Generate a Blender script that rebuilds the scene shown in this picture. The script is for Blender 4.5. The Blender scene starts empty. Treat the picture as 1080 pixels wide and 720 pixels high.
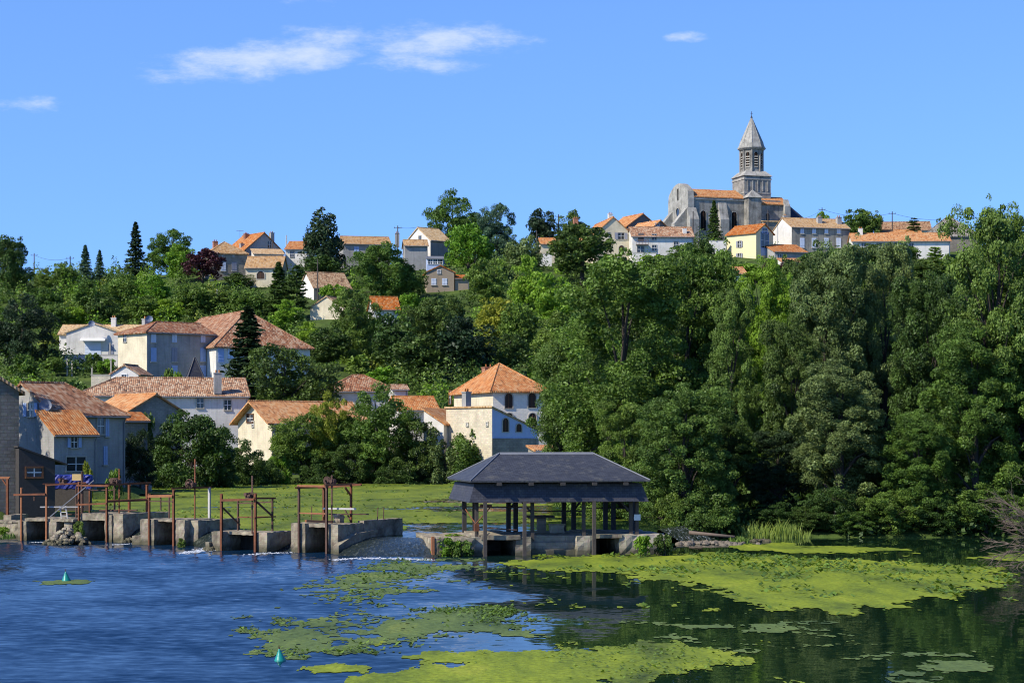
import bpy, math, random
import numpy as np
from mathutils import Vector, Matrix

# ------------------------------------------------------------------ camera, sky, sun, exposure
SC = bpy.context.scene
COL = SC.collection
R = math.radians
FOC, CAMH, HY, CX = 2100.0, 6.0, 460.0, 540.0      # focal length in photo pixels, eye height, horizon row, centre column

cam_data = bpy.data.cameras.new('camera')
cam = bpy.data.objects.new('camera', cam_data)
COL.objects.link(cam)
cam.location = (0, 0, CAMH)
cam.rotation_euler = (R(90), 0, 0)
cam_data.sensor_width = 36.0
cam_data.lens = 36.0 * FOC / 1080.0
cam_data.shift_y = (HY - 360.0) / 1080.0
cam_data.clip_end = 5000
cam_data.clip_start = 0.5
SC.camera = cam

SUN_AZ, SUN_EL = 32.0, 40.0        # degrees: from the left, turned a little towards the camera; height
tosun = Vector((-math.cos(R(SUN_AZ)) * math.cos(R(SUN_EL)), -math.sin(R(SUN_AZ)) * math.cos(R(SUN_EL)), math.sin(R(SUN_EL))))
sun_data = bpy.data.lights.new('sun', 'SUN')
sun_data.energy = 5.0
sun_data.angle = R(0.5)
sun_data.color = (1.0, 0.93, 0.80)
sun = bpy.data.objects.new('sun', sun_data)
COL.objects.link(sun)
sun.rotation_euler = tosun.to_track_quat('Z', 'Y').to_euler()
sun.location = (-60, -40, 120)

world = bpy.data.worlds.new('World')
SC.world = world
world.use_nodes = True
wt = world.node_tree
for n in list(wt.nodes):
    wt.nodes.remove(n)


def nd(t, typ, **kw):
    n = t.nodes.new(typ)
    for k, v in kw.items():
        if k == 'inp':
            for a, b in v.items():
                n.inputs[a].default_value = b
        else:
            setattr(n, k, v)
    return n


def lk(t, a, b):
    t.links.new(a, b)


def build_world():
    t = wt
    out = nd(t, 'ShaderNodeOutputWorld')
    bg = nd(t, 'ShaderNodeBackground', inp={'Strength': 0.15})
    sky = nd(t, 'ShaderNodeTexSky')
    sky.sky_type = 'NISHITA'
    sky.sun_disc = False
    sky.sun_elevation = R(SUN_EL)
    sky.sun_rotation = math.atan2(tosun.x, tosun.y)
    sky.altitude = 0
    sky.air_density = 1.0
    sky.dust_density = 0.3
    sky.ozone_density = 2.2
    tc = nd(t, 'ShaderNodeTexCoord')
    # a clear dry day: the pale band hugs the horizon, so the sky is read a little higher up
    lift = nd(t, 'ShaderNodeVectorMath', operation='ADD', inp={1: (0, 0, 0.16)})
    nrm = nd(t, 'ShaderNodeVectorMath', operation='NORMALIZE')
    lk(t, tc.outputs['Generated'], lift.inputs[0])
    lk(t, lift.outputs[0], nrm.inputs[0])
    lk(t, nrm.outputs[0], sky.inputs['Vector'])
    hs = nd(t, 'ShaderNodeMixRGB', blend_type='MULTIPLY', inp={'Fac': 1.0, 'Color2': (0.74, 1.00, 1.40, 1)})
    # the sky deepens towards the zenith, as it does on a very dry day
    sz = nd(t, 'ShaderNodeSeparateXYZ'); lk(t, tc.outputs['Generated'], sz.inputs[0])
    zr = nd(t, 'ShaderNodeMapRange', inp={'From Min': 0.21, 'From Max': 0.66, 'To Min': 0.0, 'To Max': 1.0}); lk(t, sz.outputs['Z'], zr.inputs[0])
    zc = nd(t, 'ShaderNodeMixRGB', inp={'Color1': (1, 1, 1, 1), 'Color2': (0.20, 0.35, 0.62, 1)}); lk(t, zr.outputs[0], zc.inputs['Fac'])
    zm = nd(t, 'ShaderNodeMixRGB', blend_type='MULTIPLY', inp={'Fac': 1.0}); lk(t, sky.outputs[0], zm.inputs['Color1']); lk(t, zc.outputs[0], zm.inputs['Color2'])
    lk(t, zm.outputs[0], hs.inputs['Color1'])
    # thin fair-weather clouds low in the sky
    sep = nd(t, 'ShaderNodeSeparateXYZ')
    lk(t, tc.outputs['Generated'], sep.inputs[0])
    ymax = nd(t, 'ShaderNodeMath', operation='MAXIMUM', inp={1: 0.05})
    lk(t, sep.outputs['Y'], ymax.inputs[0])
    u = nd(t, 'ShaderNodeMath', operation='DIVIDE')
    v = nd(t, 'ShaderNodeMath', operation='DIVIDE')
    lk(t, sep.outputs['X'], u.inputs[0]); lk(t, ymax.outputs[0], u.inputs[1])
    lk(t, sep.outputs['Z'], v.inputs[0]); lk(t, ymax.outputs[0], v.inputs[1])
    comb = nd(t, 'ShaderNodeCombineXYZ')
    lk(t, u.outputs[0], comb.inputs[0]); lk(t, v.outputs[0], comb.inputs[1])
    noi = nd(t, 'ShaderNodeTexNoise', inp={'Scale': 46.0, 'Detail': 9.0, 'Roughness': 0.66})
    mp = nd(t, 'ShaderNodeMapping', inp={'Scale': (0.8, 2.2, 1.0)})
    lk(t, comb.outputs[0], mp.inputs[0]); lk(t, mp.outputs[0], noi.inputs['Vector'])
    total = None
    # (centre azimuth, centre height, half width, half height, slope, strength)
    for (cu, cv, a, b, sl, st) in ((-.125, .1890, .074, .0125, .10, 1.15), (-.092, .1975, .030, .013, .0, .8), (-.034, .198, .052, .0115, -.02, 1.1), (-.050, .1880, .044, .0075, .0, .8),
                                   (.0885, .2000, .013, .0036, .0, .85), (-.246, .166, .024, .005, .02, .75), (-.233, .168, .006, .003, .0, .3),
                                   (-.105, .2185, .018, .006, .0, .30)):
        du = nd(t, 'ShaderNodeMath', operation='SUBTRACT', inp={1: cu}); lk(t, u.outputs[0], du.inputs[0])
        dv = nd(t, 'ShaderNodeMath', operation='SUBTRACT', inp={1: cv}); lk(t, v.outputs[0], dv.inputs[0])
        tl = nd(t, 'ShaderNodeMath', operation='MULTIPLY_ADD', inp={1: -sl}); lk(t, du.outputs[0], tl.inputs[0]); lk(t, dv.outputs[0], tl.inputs[2])
        q1 = nd(t, 'ShaderNodeMath', operation='DIVIDE', inp={1: a}); lk(t, du.outputs[0], q1.inputs[0])
        q2 = nd(t, 'ShaderNodeMath', operation='DIVIDE', inp={1: b}); lk(t, tl.outputs[0], q2.inputs[0])
        s1 = nd(t, 'ShaderNodeMath', operation='MULTIPLY'); lk(t, q1.outputs[0], s1.inputs[0]); lk(t, q1.outputs[0], s1.inputs[1])
        s2 = nd(t, 'ShaderNodeMath', operation='MULTIPLY_ADD'); lk(t, q2.outputs[0], s2.inputs[0]); lk(t, q2.outputs[0], s2.inputs[1]); lk(t, s1.outputs[0], s2.inputs[2])
        g = nd(t, 'ShaderNodeMath', operation='MULTIPLY_ADD', inp={1: -st, 2: st}); lk(t, s2.outputs[0], g.inputs[0])
        if total is None:
            total = g
        else:
            mx = nd(t, 'ShaderNodeMath', operation='MAXIMUM'); lk(t, total.outputs[0], mx.inputs[0]); lk(t, g.outputs[0], mx.inputs[1]); total = mx
    nm = nd(t, 'ShaderNodeMath', operation='MULTIPLY_ADD', inp={1: 2.8, 2: -1.55}); lk(t, noi.outputs[0], nm.inputs[0])
    ad = nd(t, 'ShaderNodeMath', operation='ADD'); lk(t, total.outputs[0], ad.inputs[0]); lk(t, nm.outputs[0], ad.inputs[1])
    mr = nd(t, 'ShaderNodeMapRange', inp={'From Min': 0.0, 'From Max': 1.45, 'To Min': 0.0, 'To Max': 0.60}); mr.interpolation_type = 'SMOOTHSTEP'
    lk(t, ad.outputs[0], mr.inputs[0])
    fwd = nd(t, 'ShaderNodeMath', operation='GREATER_THAN', inp={1: 0.06}); lk(t, sep.outputs['Y'], fwd.inputs[0])
    mk = nd(t, 'ShaderNodeMath', operation='MULTIPLY'); lk(t, mr.outputs[0], mk.inputs[0]); lk(t, fwd.outputs[0], mk.inputs[1])
    mix = nd(t, 'ShaderNodeMixRGB', inp={'Color2': (4.9, 5.2, 5.8, 1)})
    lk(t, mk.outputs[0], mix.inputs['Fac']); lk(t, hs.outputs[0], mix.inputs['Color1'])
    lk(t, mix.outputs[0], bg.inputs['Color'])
    lk(t, bg.outputs[0], out.inputs['Surface'])


build_world()
SC.view_settings.view_transform = 'Standard'
SC.view_settings.look = 'None'
SC.view_settings.exposure = 0.32
SC.view_settings.gamma = 1.0
SC.view_settings.use_curve_mapping = False
SC.cycles.max_bounces = 6
SC.cycles.transparent_max_bounces = 6
SC.cycles.use_denoising = True
SC.cycles.filter_width = 1.1

# ------------------------------------------------------------------ helpers
random.seed(7)


def X(px, Y):
    return (px - CX) / FOC * Y


def Z(py, Y):
    return CAMH + (HY - py) / FOC * Y


def on_water(px, py, z=0.0):
    Y = (CAMH - z) * FOC / (py - HY)
    return X(px, Y), Y


def vnoise(x, y, seed=0):
    x = np.asarray(x, float); y = np.asarray(y, float)
    xi = np.floor(x).astype(np.int64); yi = np.floor(y).astype(np.int64)
    xf = x - xi; yf = y - yi
    xf = xf * xf * (3 - 2 * xf); yf = yf * yf * (3 - 2 * yf)

    def h(a, b):
        n = (a * 374761393 + b * 668265263 + seed * 974634541) & 0xffffffff
        n = ((n ^ (n >> 13)) * 1274126177) & 0xffffffff
        return ((n ^ (n >> 16)) & 0xffff) / 65535.0
    return (h(xi, yi) * (1 - xf) + h(xi + 1, yi) * xf) * (1 - yf) + (h(xi, yi + 1) * (1 - xf) + h(xi + 1, yi + 1) * xf) * yf


def fbm(x, y, seed=0, oct=4):
    s = 0; a = 0.5; tot = 0
    for k in range(oct):
        s = s + a * vnoise(x * 2 ** k, y * 2 ** k, seed + k * 17); tot += a; a *= 0.5
    return s / tot


WATER_POLY = [(-400, -80), (-400, 112), (-31, 112), (-30, 122), (-37, 165), (-30.5, 168), (-36, 205), (-38, 222), (-10, 223), (5, 221), (7.6, 160),
              (9.5, 122), (13, 118), (20, 117.5), (30, 117), (60, 119), (400, 132), (400, -80)]


def poly_dist(px, py, poly):
    """signed distance, positive outside"""
    px = np.asarray(px, float); py = np.asarray(py, float)
    d = np.full(px.shape, 1e9); ins = np.zeros(px.shape, bool)
    n = len(poly)
    for i in range(n):
        x1, y1 = poly[i]; x2, y2 = poly[(i + 1) % n]
        ex, ey = x2 - x1, y2 - y1
        t = np.clip(((px - x1) * ex + (py - y1) * ey) / (ex * ex + ey * ey + 1e-12), 0, 1)
        d = np.minimum(d, np.hypot(px - x1 - t * ex, py - y1 - t * ey))
        c = ((y1 > py) != (y2 > py)) & (px < (x2 - x1) * (py - y1) / (y2 - y1 + 1e-12) + x1)
        ins ^= c
    return np.where(ins, -d, d)


def ground(x, y):
    x = np.asarray(x, float); y = np.asarray(y, float)
    d = poly_dist(x, y, WATER_POLY)
    kr = np.clip((x - 6) / 6, 0, 1)
    bank = np.where(d < 0, np.maximum(-1.6, d * 0.9), np.minimum(d * (0.75 - 0.6 * kr), 1.2 - 0.7 * kr) + np.minimum(np.maximum(d, 0) * 0.02, 0.7))
    ztop = np.interp(x, [-130, -50, 0, 45, 200], [41, 44, 47, 50, 50])
    s = np.clip((y - 246) / (452 - 246), 0, 1)
    s2 = s + 0.02 * np.sin(s * math.pi * 3)
    hill = s2 * (ztop - 2) + np.clip(y - 452, 0, 200) * 0.012
    hill = hill + np.where(y > 246, (fbm(x / 22, y / 22, 5) - 0.5) * 2.0 * np.clip((y - 246) / 30, 0, 1), 0)
    hill = hill - np.clip(y - 560, 0, 400) * 0.08
    return bank + hill


def G(x, y):
    return float(ground(np.array([x]), np.array([y]))[0])


def hill_at(px, py):
    """the point of the ground seen at photo pixel (px, py), from the far bank backwards"""
    ys = np.arange(226, 470, 1.0)
    xs = (px - CX) / FOC * ys
    pj = HY - (ground(xs, ys) - CAMH) * FOC / ys
    k = int(np.argmin(np.abs(pj - py)))
    return xs[k], ys[k]


# ---- materials
MATS = {}


def new_mat(name):
    m = bpy.data.materials.new(name)
    m.use_nodes = True
    t = m.node_tree
    b = t.nodes['Principled BSDF']
    return m, t, b


def ramp(t, fac, stops):
    r = nd(t, 'ShaderNodeValToRGB')
    e = r.color_ramp.elements
    while len(e) < len(stops):
        e.new(0.5)
    for el, (p, c) in zip(e, stops):
        el.position = p; el.color = (*c, 1)
    lk(t, fac, r.inputs[0])
    return r


def noise(t, vec, scale, detail=4, rough=0.55):
    n = nd(t, 'ShaderNodeTexNoise', inp={'Scale': scale, 'Detail': detail, 'Roughness': rough})
    lk(t, vec, n.inputs['Vector'])
    return n


def mixc(t, fac, a, b, mode='MIX'):
    m = nd(t, 'ShaderNodeMixRGB', blend_type=mode)
    for s, val in (('Fac', fac), ('Color1', a), ('Color2', b)):
        if isinstance(val, (int, float)):
            m.inputs[s].default_value = val
        elif isinstance(val, tuple):
            m.inputs[s].default_value = (*val, 1)
        else:
            lk(t, val, m.inputs[s])
    return m.outputs[0]


def bump(t, b, h, strength=0.5, dist=0.05):
    n = nd(t, 'ShaderNodeBump', inp={'Strength': strength, 'Distance': dist})
    lk(t, h, n.inputs['Height']); lk(t, n.outputs[0], b.inputs['Normal'])


def mat_wall(name, col, dirt=(0.12, 0.11, 0.09), amount=0.5, blocks=0.0, scale=0.35, streak=0.4, wet=False):
    """plaster or stone: mottled, streaked downwards, optionally with block courses"""
    m, t, b = new_mat(name)
    uv = nd(t, 'ShaderNodeUVMap').outputs[0]
    ob = nd(t, 'ShaderNodeTexCoord').outputs['Object']
    n1 = noise(t, ob, scale, 6, 0.65)
    r1 = ramp(t, n1.outputs[0], [(0.40, (0, 0, 0)), (0.72, (1, 1, 1))])
    f1 = nd(t, 'ShaderNodeMath', operation='MULTIPLY', inp={1: amount}); lk(t, r1.outputs[0], f1.inputs[0])
    c = mixc(t, f1.outputs[0], col, dirt)
    mp = nd(t, 'ShaderNodeMapping', inp={'Scale': (1.6, 0.16, 1)}); lk(t, uv, mp.inputs[0])
    n2 = noise(t, mp.outputs[0], 1.0, 5, 0.6)
    r2 = ramp(t, n2.outputs[0], [(0.5, (0, 0, 0)), (0.78, (1, 1, 1))])
    f2 = nd(t, 'ShaderNodeMath', operation='MULTIPLY', inp={1: streak}); lk(t, r2.outputs[0], f2.inputs[0])
    c = mixc(t, f2.outputs[0], c, tuple(x * 0.7 for x in dirt))
    n3 = noise(t, ob, 6.0, 4, 0.7)
    hgt = n3.outputs[0]
    if blocks > 0:
        br = nd(t, 'ShaderNodeTexBrick', inp={'Scale': 1.0, 'Mortar Size': 0.025, 'Brick Width': 0.44, 'Row Height': 0.22,
                                              'Color1': (0.75, 0.75, 0.75, 1), 'Color2': (1.18, 1.15, 1.1, 1), 'Mortar': (0.72, 0.70, 0.66, 1)})
        lk(t, uv, br.inputs['Vector'])
        c = mixc(t, blocks, c, br.outputs['Color'], 'MULTIPLY')
        hgt = mixc(t, 0.5, n3.outputs[0], br.outputs['Color'])
    c = mixc(t, 0.25, c, n3.outputs[1], 'OVERLAY')
    if wet:                       # algae and damp on the stone up to the flood line
        sz = nd(t, 'ShaderNodeSeparateXYZ'); lk(t, nd(t, 'ShaderNodeNewGeometry').outputs['Position'], sz.inputs[0])
        hz = nd(t, 'ShaderNodeMath', operation='MULTIPLY_ADD', inp={1: 0.9, 2: -0.45}); lk(t, n1.outputs[0], hz.inputs[0])
        az = nd(t, 'ShaderNodeMath', operation='ADD'); lk(t, sz.outputs[2], az.inputs[0]); lk(t, hz.outputs[0], az.inputs[1])
        wr = nd(t, 'ShaderNodeMapRange', inp={'From Min': 0.15, 'From Max': 0.45, 'To Min': 0.85, 'To Max': 0.0}); lk(t, az.outputs[0], wr.inputs[0])
        c = mixc(t, wr.outputs[0], c, (0.065, 0.062, 0.035))
    lk(t, c, b.inputs['Base Color'])
    b.inputs['Roughness'].default_value = 0.9
    b.inputs['Specular IOR Level'].default_value = 0.2
    bump(t, b, hgt, 0.6, 0.04)
    return m


def mat_tile(name, cols, u=0.24, v=0.42, lichen=0.35):
    """rows of clay channel tiles: each tile has its own clay colour, channels run down the slope"""
    m, t, b = new_mat(name)
    uv = nd(t, 'ShaderNodeUVMap').outputs[0]
    ob = nd(t, 'ShaderNodeTexCoord').outputs['Object']
    wob = noise(t, uv, 0.9, 3, 0.6)
    wsub = nd(t, 'ShaderNodeVectorMath', operation='MULTIPLY_ADD', inp={1: (0.28, 0.28, 0)}); lk(t, wob.outputs['Color'], wsub.inputs[0]); lk(t, uv, wsub.inputs[2])
    sep = nd(t, 'ShaderNodeSeparateXYZ'); lk(t, wsub.outputs[0], sep.inputs[0])
    fu = nd(t, 'ShaderNodeMath', operation='DIVIDE', inp={1: u}); lk(t, sep.outputs[0], fu.inputs[0])
    fv = nd(t, 'ShaderNodeMath', operation='DIVIDE', inp={1: v}); lk(t, sep.outputs[1], fv.inputs[0])
    iu = nd(t, 'ShaderNodeMath', operation='FLOOR'); lk(t, fu.outputs[0], iu.inputs[0])
    iv = nd(t, 'ShaderNodeMath', operation='FLOOR'); lk(t, fv.outputs[0], iv.inputs[0])
    cb = nd(t, 'ShaderNodeCombineXYZ'); lk(t, iu.outputs[0], cb.inputs[0]); lk(t, iv.outputs[0], cb.inputs[1])
    wn = nd(t, 'ShaderNodeTexWhiteNoise', noise_dimensions='2D'); lk(t, cb.outputs[0], wn.inputs['Vector'])
    n1 = noise(t, ob, 0.45, 5, 0.6)
    mixv = nd(t, 'ShaderNodeMath', operation='MULTIPLY_ADD', inp={1: 0.75, 2: -0.12}); lk(t, wn.outputs['Value'], mixv.inputs[0])
    n1s = nd(t, 'ShaderNodeMath', operation='MULTIPLY_ADD', inp={1: 0.7}); lk(t, n1.outputs[0], n1s.inputs[0]); lk(t, mixv.outputs[0], n1s.inputs[2])
    k = len(cols)
    rc = ramp(t, n1s.outputs[0], [(0.15 + 0.75 * i / (k - 1), c) for i, c in enumerate(cols)])
    n2 = noise(t, ob, 1.6, 5, 0.7)
    rl = ramp(t, n2.outputs[0], [(0.52, (0, 0, 0)), (0.70, (1, 1, 1))])
    fl = nd(t, 'ShaderNodeMath', operation='MULTIPLY', inp={1: lichen}); lk(t, rl.outputs[0], fl.inputs[0])
    c = mixc(t, fl.outputs[0], rc.outputs[0], (0.10, 0.075, 0.05))
    oi = nd(t, 'ShaderNodeObjectInfo')
    hv = nd(t, 'ShaderNodeHueSaturation')
    for so, a_, b_ in (('Value', .80, 1.12), ('Saturation', 1.15, .98), ('Hue', .495, .510)):
        q = nd(t, 'ShaderNodeMapRange', inp={'To Min': a_, 'To Max': b_}); lk(t, oi.outputs['Random'], q.inputs[0]); lk(t, q.outputs[0], hv.inputs[so])
    lk(t, c, hv.inputs['Color']); c = hv.outputs[0]
    lk(t, c, b.inputs['Base Color'])
    b.inputs['Roughness'].default_value = 0.85
    b.inputs['Specular IOR Level'].default_value = 0.25
    pp = nd(t, 'ShaderNodeMath', operation='PINGPONG', inp={1: 0.5}); lk(t, fu.outputs[0], pp.inputs[0])
    fr = nd(t, 'ShaderNodeMath', operation='FRACT'); lk(t, fv.outputs[0], fr.inputs[0])
    hh = nd(t, 'ShaderNodeMath', operation='MULTIPLY_ADD', inp={1: -0.25}); lk(t, fr.outputs[0], hh.inputs[0]); lk(t, pp.outputs[0], hh.inputs[2])
    bump(t, b, hh.outputs[0], 1.0, 0.085)
    return m


def mat_plain(name, col, rough=0.7, var=0.2, scale=4.0, metal=0.0, spec=0.3, dark=None, bmp=0.3):
    m, t, b = new_mat(name)
    ob = nd(t, 'ShaderNodeTexCoord').outputs['Object']
    n = noise(t, ob, scale, 5, 0.6)
    d = dark or tuple(x * 0.45 for x in col)
    rr = ramp(t, n.outputs[0], [(0.35, (0, 0, 0)), (0.75, (1, 1, 1))])
    f = nd(t, 'ShaderNodeMath', operation='MULTIPLY', inp={1: var}); lk(t, rr.outputs[0], f.inputs[0])
    lk(t, mixc(t, f.outputs[0], col, d), b.inputs['Base Color'])
    b.inputs['Roughness'].default_value = rough
    b.inputs['Metallic'].default_value = metal
    b.inputs['Specular IOR Level'].default_value = spec
    if bmp:
        bump(t, b, n.outputs[0], bmp, 0.03)
    return m


def mat_slate(name, col):
    m, t, b = new_mat(name)
    uv = nd(t, 'ShaderNodeUVMap').outputs[0]
    ob = nd(t, 'ShaderNodeTexCoord').outputs['Object']
    br = nd(t, 'ShaderNodeTexBrick', inp={'Scale': 1.0, 'Mortar Size': 0.008, 'Brick Width': 0.24, 'Row Height': 0.13, 'Bias': 0.0,
                                          'Color1': (*[x * 0.8 for x in col], 1), 'Color2': (*[x * 1.3 for x in col], 1), 'Mortar': (*[x * 0.35 for x in col], 1)})
    lk(t, uv, br.inputs['Vector'])
    n = noise(t, ob, 2.2, 7, 0.75)
    rl = ramp(t, n.outputs[0], [(0.54, (0, 0, 0)), (0.66, (1, 1, 1))])
    f = nd(t, 'ShaderNodeMath', operation='MULTIPLY', inp={1: 0.42}); lk(t, rl.outputs[0], f.inputs[0])
    c = mixc(t, f.outputs[0], br.outputs['Color'], (0.15, 0.145, 0.11))
    lk(t, c, b.inputs['Base Color'])
    b.inputs['Roughness'].default_value = 0.55
    b.inputs['Specular IOR Level'].default_value = 0.4
    bump(t, b, br.outputs['Color'], 0.6, 0.05)
    return m


def mat_leaf(name, col, col2, trans=0.28):
    m, t, b = new_mat(name)
    at = nd(t, 'ShaderNodeAttribute', attribute_name='shade')
    oi = nd(t, 'ShaderNodeObjectInfo')
    mx = mixc(t, at.outputs['Fac'], col, col2)
    hs = nd(t, 'ShaderNodeHueSaturation', inp={'Saturation': 1.0})
    mrh = nd(t, 'ShaderNodeMapRange', inp={'To Min': 0.485, 'To Max': 0.515}); lk(t, oi.outputs['Random'], mrh.inputs[0]); lk(t, mrh.outputs[0], hs.inputs['Hue'])
    mrv = nd(t, 'ShaderNodeMapRange', inp={'To Min': 1.15, 'To Max': 0.85}); lk(t, oi.outputs['Random'], mrv.inputs[0]); lk(t, mrv.outputs[0], hs.inputs['Value'])
    lk(t, mx, hs.inputs['Color'])
    lk(t, hs.outputs[0], b.inputs['Base Color'])
    b.inputs['Roughness'].default_value = 0.5
    b.inputs['Specular IOR Level'].default_value = 0.22
    tr = nd(t, 'ShaderNodeBsdfTranslucent')
    tc = mixc(t, 1.0, hs.outputs[0], (1.15, 1.25, 0.45), 'MULTIPLY')
    lk(t, tc, tr.inputs['Color'])
    ms = nd(t, 'ShaderNodeMixShader', inp={'Fac': trans})
    lk(t, b.outputs[0], ms.inputs[1]); lk(t, tr.outputs[0], ms.inputs[2])
    lk(t, ms.outputs[0], t.nodes['Material Output'].inputs['Surface'])
    return m


def mat_water(name, deep, amp_left, amp_right, x0, x1, rough=0.02, rough_left=0.02):
    """still or running water: the slope of the ripples comes straight from noise, stronger where it runs"""
    m, t, b = new_mat(name)
    geo = nd(t, 'ShaderNodeNewGeometry')
    pos = geo.outputs['Position']
    sep = nd(t, 'ShaderNodeSeparateXYZ'); lk(t, pos, sep.inputs[0])
    big = noise(t, pos, 0.11, 3, 0.5)
    off = nd(t, 'ShaderNodeMath', operation='MULTIPLY_ADD', inp={1: 12.0, 2: -6.0}); lk(t, big.outputs[0], off.inputs[0])
    xx = nd(t, 'ShaderNodeMath', operation='ADD'); lk(t, sep.outputs[0], xx.inputs[0]); lk(t, off.outputs[0], xx.inputs[1])
    mr = nd(t, 'ShaderNodeMapRange', inp={'From Min': x0, 'From Max': x1, 'To Min': amp_left, 'To Max': amp_right}); mr.interpolation_type = 'SMOOTHSTEP'
    lk(t, xx.outputs[0], mr.inputs[0])
    mpc = nd(t, 'ShaderNodeMapping', inp={'Scale': (0.55, 0.35, 1), 'Rotation': (0, 0, 0.25)}); lk(t, pos, mpc.inputs[0])
    calm = noise(t, mpc.outputs[0], 0.35, 3, 0.55)
    cr = nd(t, 'ShaderNodeMapRange', inp={'From Min': 0.36, 'From Max': 0.60, 'To Min': 0.62, 'To Max': 1.12}); lk(t, calm.outputs[0], cr.inputs[0])
    amp = nd(t, 'ShaderNodeMath', operation='MULTIPLY'); lk(t, mr.outputs[0], amp.inputs[0]); lk(t, cr.outputs[0], amp.inputs[1])
    mp = nd(t, 'ShaderNodeMapping', inp={'Scale': (0.8, 1.3, 1)}); lk(t, pos, mp.inputs[0])
    n1 = noise(t, mp.outputs[0], 2.2, 3, 0.55)
    sub = nd(t, 'ShaderNodeVectorMath', operation='SUBTRACT', inp={1: (0.5, 0.90, 0.5)}); lk(t, n1.outputs['Color'], sub.inputs[0])
    mul = nd(t, 'ShaderNodeVectorMath', operation='MULTIPLY', inp={1: (1, 1, 0)}); lk(t, sub.outputs[0], mul.inputs[0])
    sc = nd(t, 'ShaderNodeVectorMath', operation='SCALE'); lk(t, mul.outputs[0], sc.inputs[0]); lk(t, amp.outputs[0], sc.inputs['Scale'])
    ad = nd(t, 'ShaderNodeVectorMath', operation='ADD', inp={1: (0, 0, 1)}); lk(t, sc.outputs[0], ad.inputs[0])
    nr = nd(t, 'ShaderNodeVectorMath', operation='NORMALIZE'); lk(t, ad.outputs[0], nr.inputs[0])
    lk(t, nr.outputs[0], b.inputs['Normal'])
    dc = nd(t, 'ShaderNodeMapRange', inp={'From Min': amp_right, 'From Max': max(amp_left, amp_right + .01), 'To Min': 0.0, 'To Max': 1.0}); lk(t, mr.outputs[0], dc.inputs[0])
    lk(t, mixc(t, dc.outputs[0], (0.007, 0.022, 0.010), deep), b.inputs['Base Color'])  # base colour adds reflected tree green at right, sky blue at left
    rr = nd(t, 'ShaderNodeMapRange', inp={'From Min': amp_right, 'From Max': max(amp_left, amp_right + .01), 'To Min': rough, 'To Max': rough_left}); lk(t, mr.outputs[0], rr.inputs[0])
    lk(t, rr.outputs[0], b.inputs['Roughness'])
    b.inputs['IOR'].default_value = 1.33
    return m


def mat_algae(name, cols, scale=0.6):
    m, t, b = new_mat(name)
    pos = nd(t, 'ShaderNodeNewGeometry').outputs['Position']
    mp = nd(t, 'ShaderNodeMapping', inp={'Scale': (0.7, 0.22, 1)}); lk(t, pos, mp.inputs[0])
    n = noise(t, mp.outputs[0], scale, 7, 0.65)
    k = len(cols)
    r = ramp(t, n.outputs[0], [(0.30 + 0.42 * i / (k - 1), c) for i, c in enumerate(cols)])
    n2 = noise(t, pos, 5.0, 3, 0.6)
    c = mixc(t, 0.75, r.outputs[0], n2.outputs[0], 'OVERLAY')
    n3 = noise(t, pos, 14.0, 2, 0.6)
    r3 = ramp(t, n3.outputs[0], [(0.62, (0, 0, 0)), (0.70, (1, 1, 1))])
    f3 = nd(t, 'ShaderNodeMath', operation='MULTIPLY', inp={1: 0.6}); lk(t, r3.outputs[0], f3.inputs[0])
    c = mixc(t, f3.outputs[0], c, tuple(x * .35 for x in cols[0]))
    lk(t, c, b.inputs['Base Color'])
    b.inputs['Roughness'].default_value = 0.75
    b.inputs['Specular IOR Level'].default_value = 0.15
    bump(t, b, n2.outputs[0], 0.6, 0.05)
    return m


M = {}
M['cream'] = mat_wall('cream_plaster', (0.66, 0.58, 0.41), (0.30, 0.25, 0.17), 0.5, 0.08, 0.5, 0.4)
M['cream_sunlit'] = mat_wall('cream_sunlit_stone', (0.80, 0.74, 0.62), (0.5, 0.45, 0.36), 0.3, 0.3, 0.6, 0.15)  # cream brightened so the villa front looks sunlit
M['yellow'] = mat_wall('yellow_plaster', (0.74, 0.63, 0.36), (0.45, 0.37, 0.2), 0.15, 0.0, 0.5, 0.08)
M['white'] = mat_wall('white_plaster', (0.70, 0.67, 0.61), (0.36, 0.34, 0.29), 0.45, 0.06, 0.5, 0.4)
M['cream_stone'] = mat_wall('cream_stone', (0.62, 0.55, 0.41), (0.30, 0.26, 0.19), 0.45, 0.55, 0.6, 0.25)
M['grey_plaster'] = mat_wall('grey_plaster', (0.36, 0.35, 0.33), (0.13, 0.13, 0.125), 0.55, 0.15, 0.35, 0.5)
M['stained'] = mat_wall('stained_render', (0.34, 0.32, 0.27), (0.09, 0.085, 0.075), 0.75, 0.1, 0.28, 0.8)
M['grey_stone'] = mat_wall('grey_stone', (0.33, 0.30, 0.25), (0.10, 0.095, 0.08), 0.6, 0.75, 0.5, 0.4)
M['church_stone'] = mat_wall('church_stone', (0.35, 0.33, 0.285), (0.085, 0.08, 0.072), 0.95, 0.5, 0.40, 0.8)
M['gate_board'] = mat_plain('shaded_gate_boards', (0.020, 0.018, 0.014), 0.7, 0.5, 4.0)  # near black, carrying the shade inside the gate openings
M['dark_stone'] = mat_wall('dark_stone', (0.22, 0.20, 0.17), (0.08, 0.075, 0.06), 0.6, 0.8, 0.6, 0.4)
M['taupe'] = mat_wall('taupe_render', (0.34, 0.27, 0.19), (0.2, 0.16, 0.11), 0.3, 0.0)
M['arch_fill'] = mat_plain('dark_brown_joinery', (0.050, 0.026, 0.014), 0.6, 0.4, 5.0)
M['blue_plaster'] = mat_wall('blue_painted_plaster', (0.44, 0.52, 0.70), (0.28, 0.33, 0.44), 0.3, 0.0, 0.5, 0.2)
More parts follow.
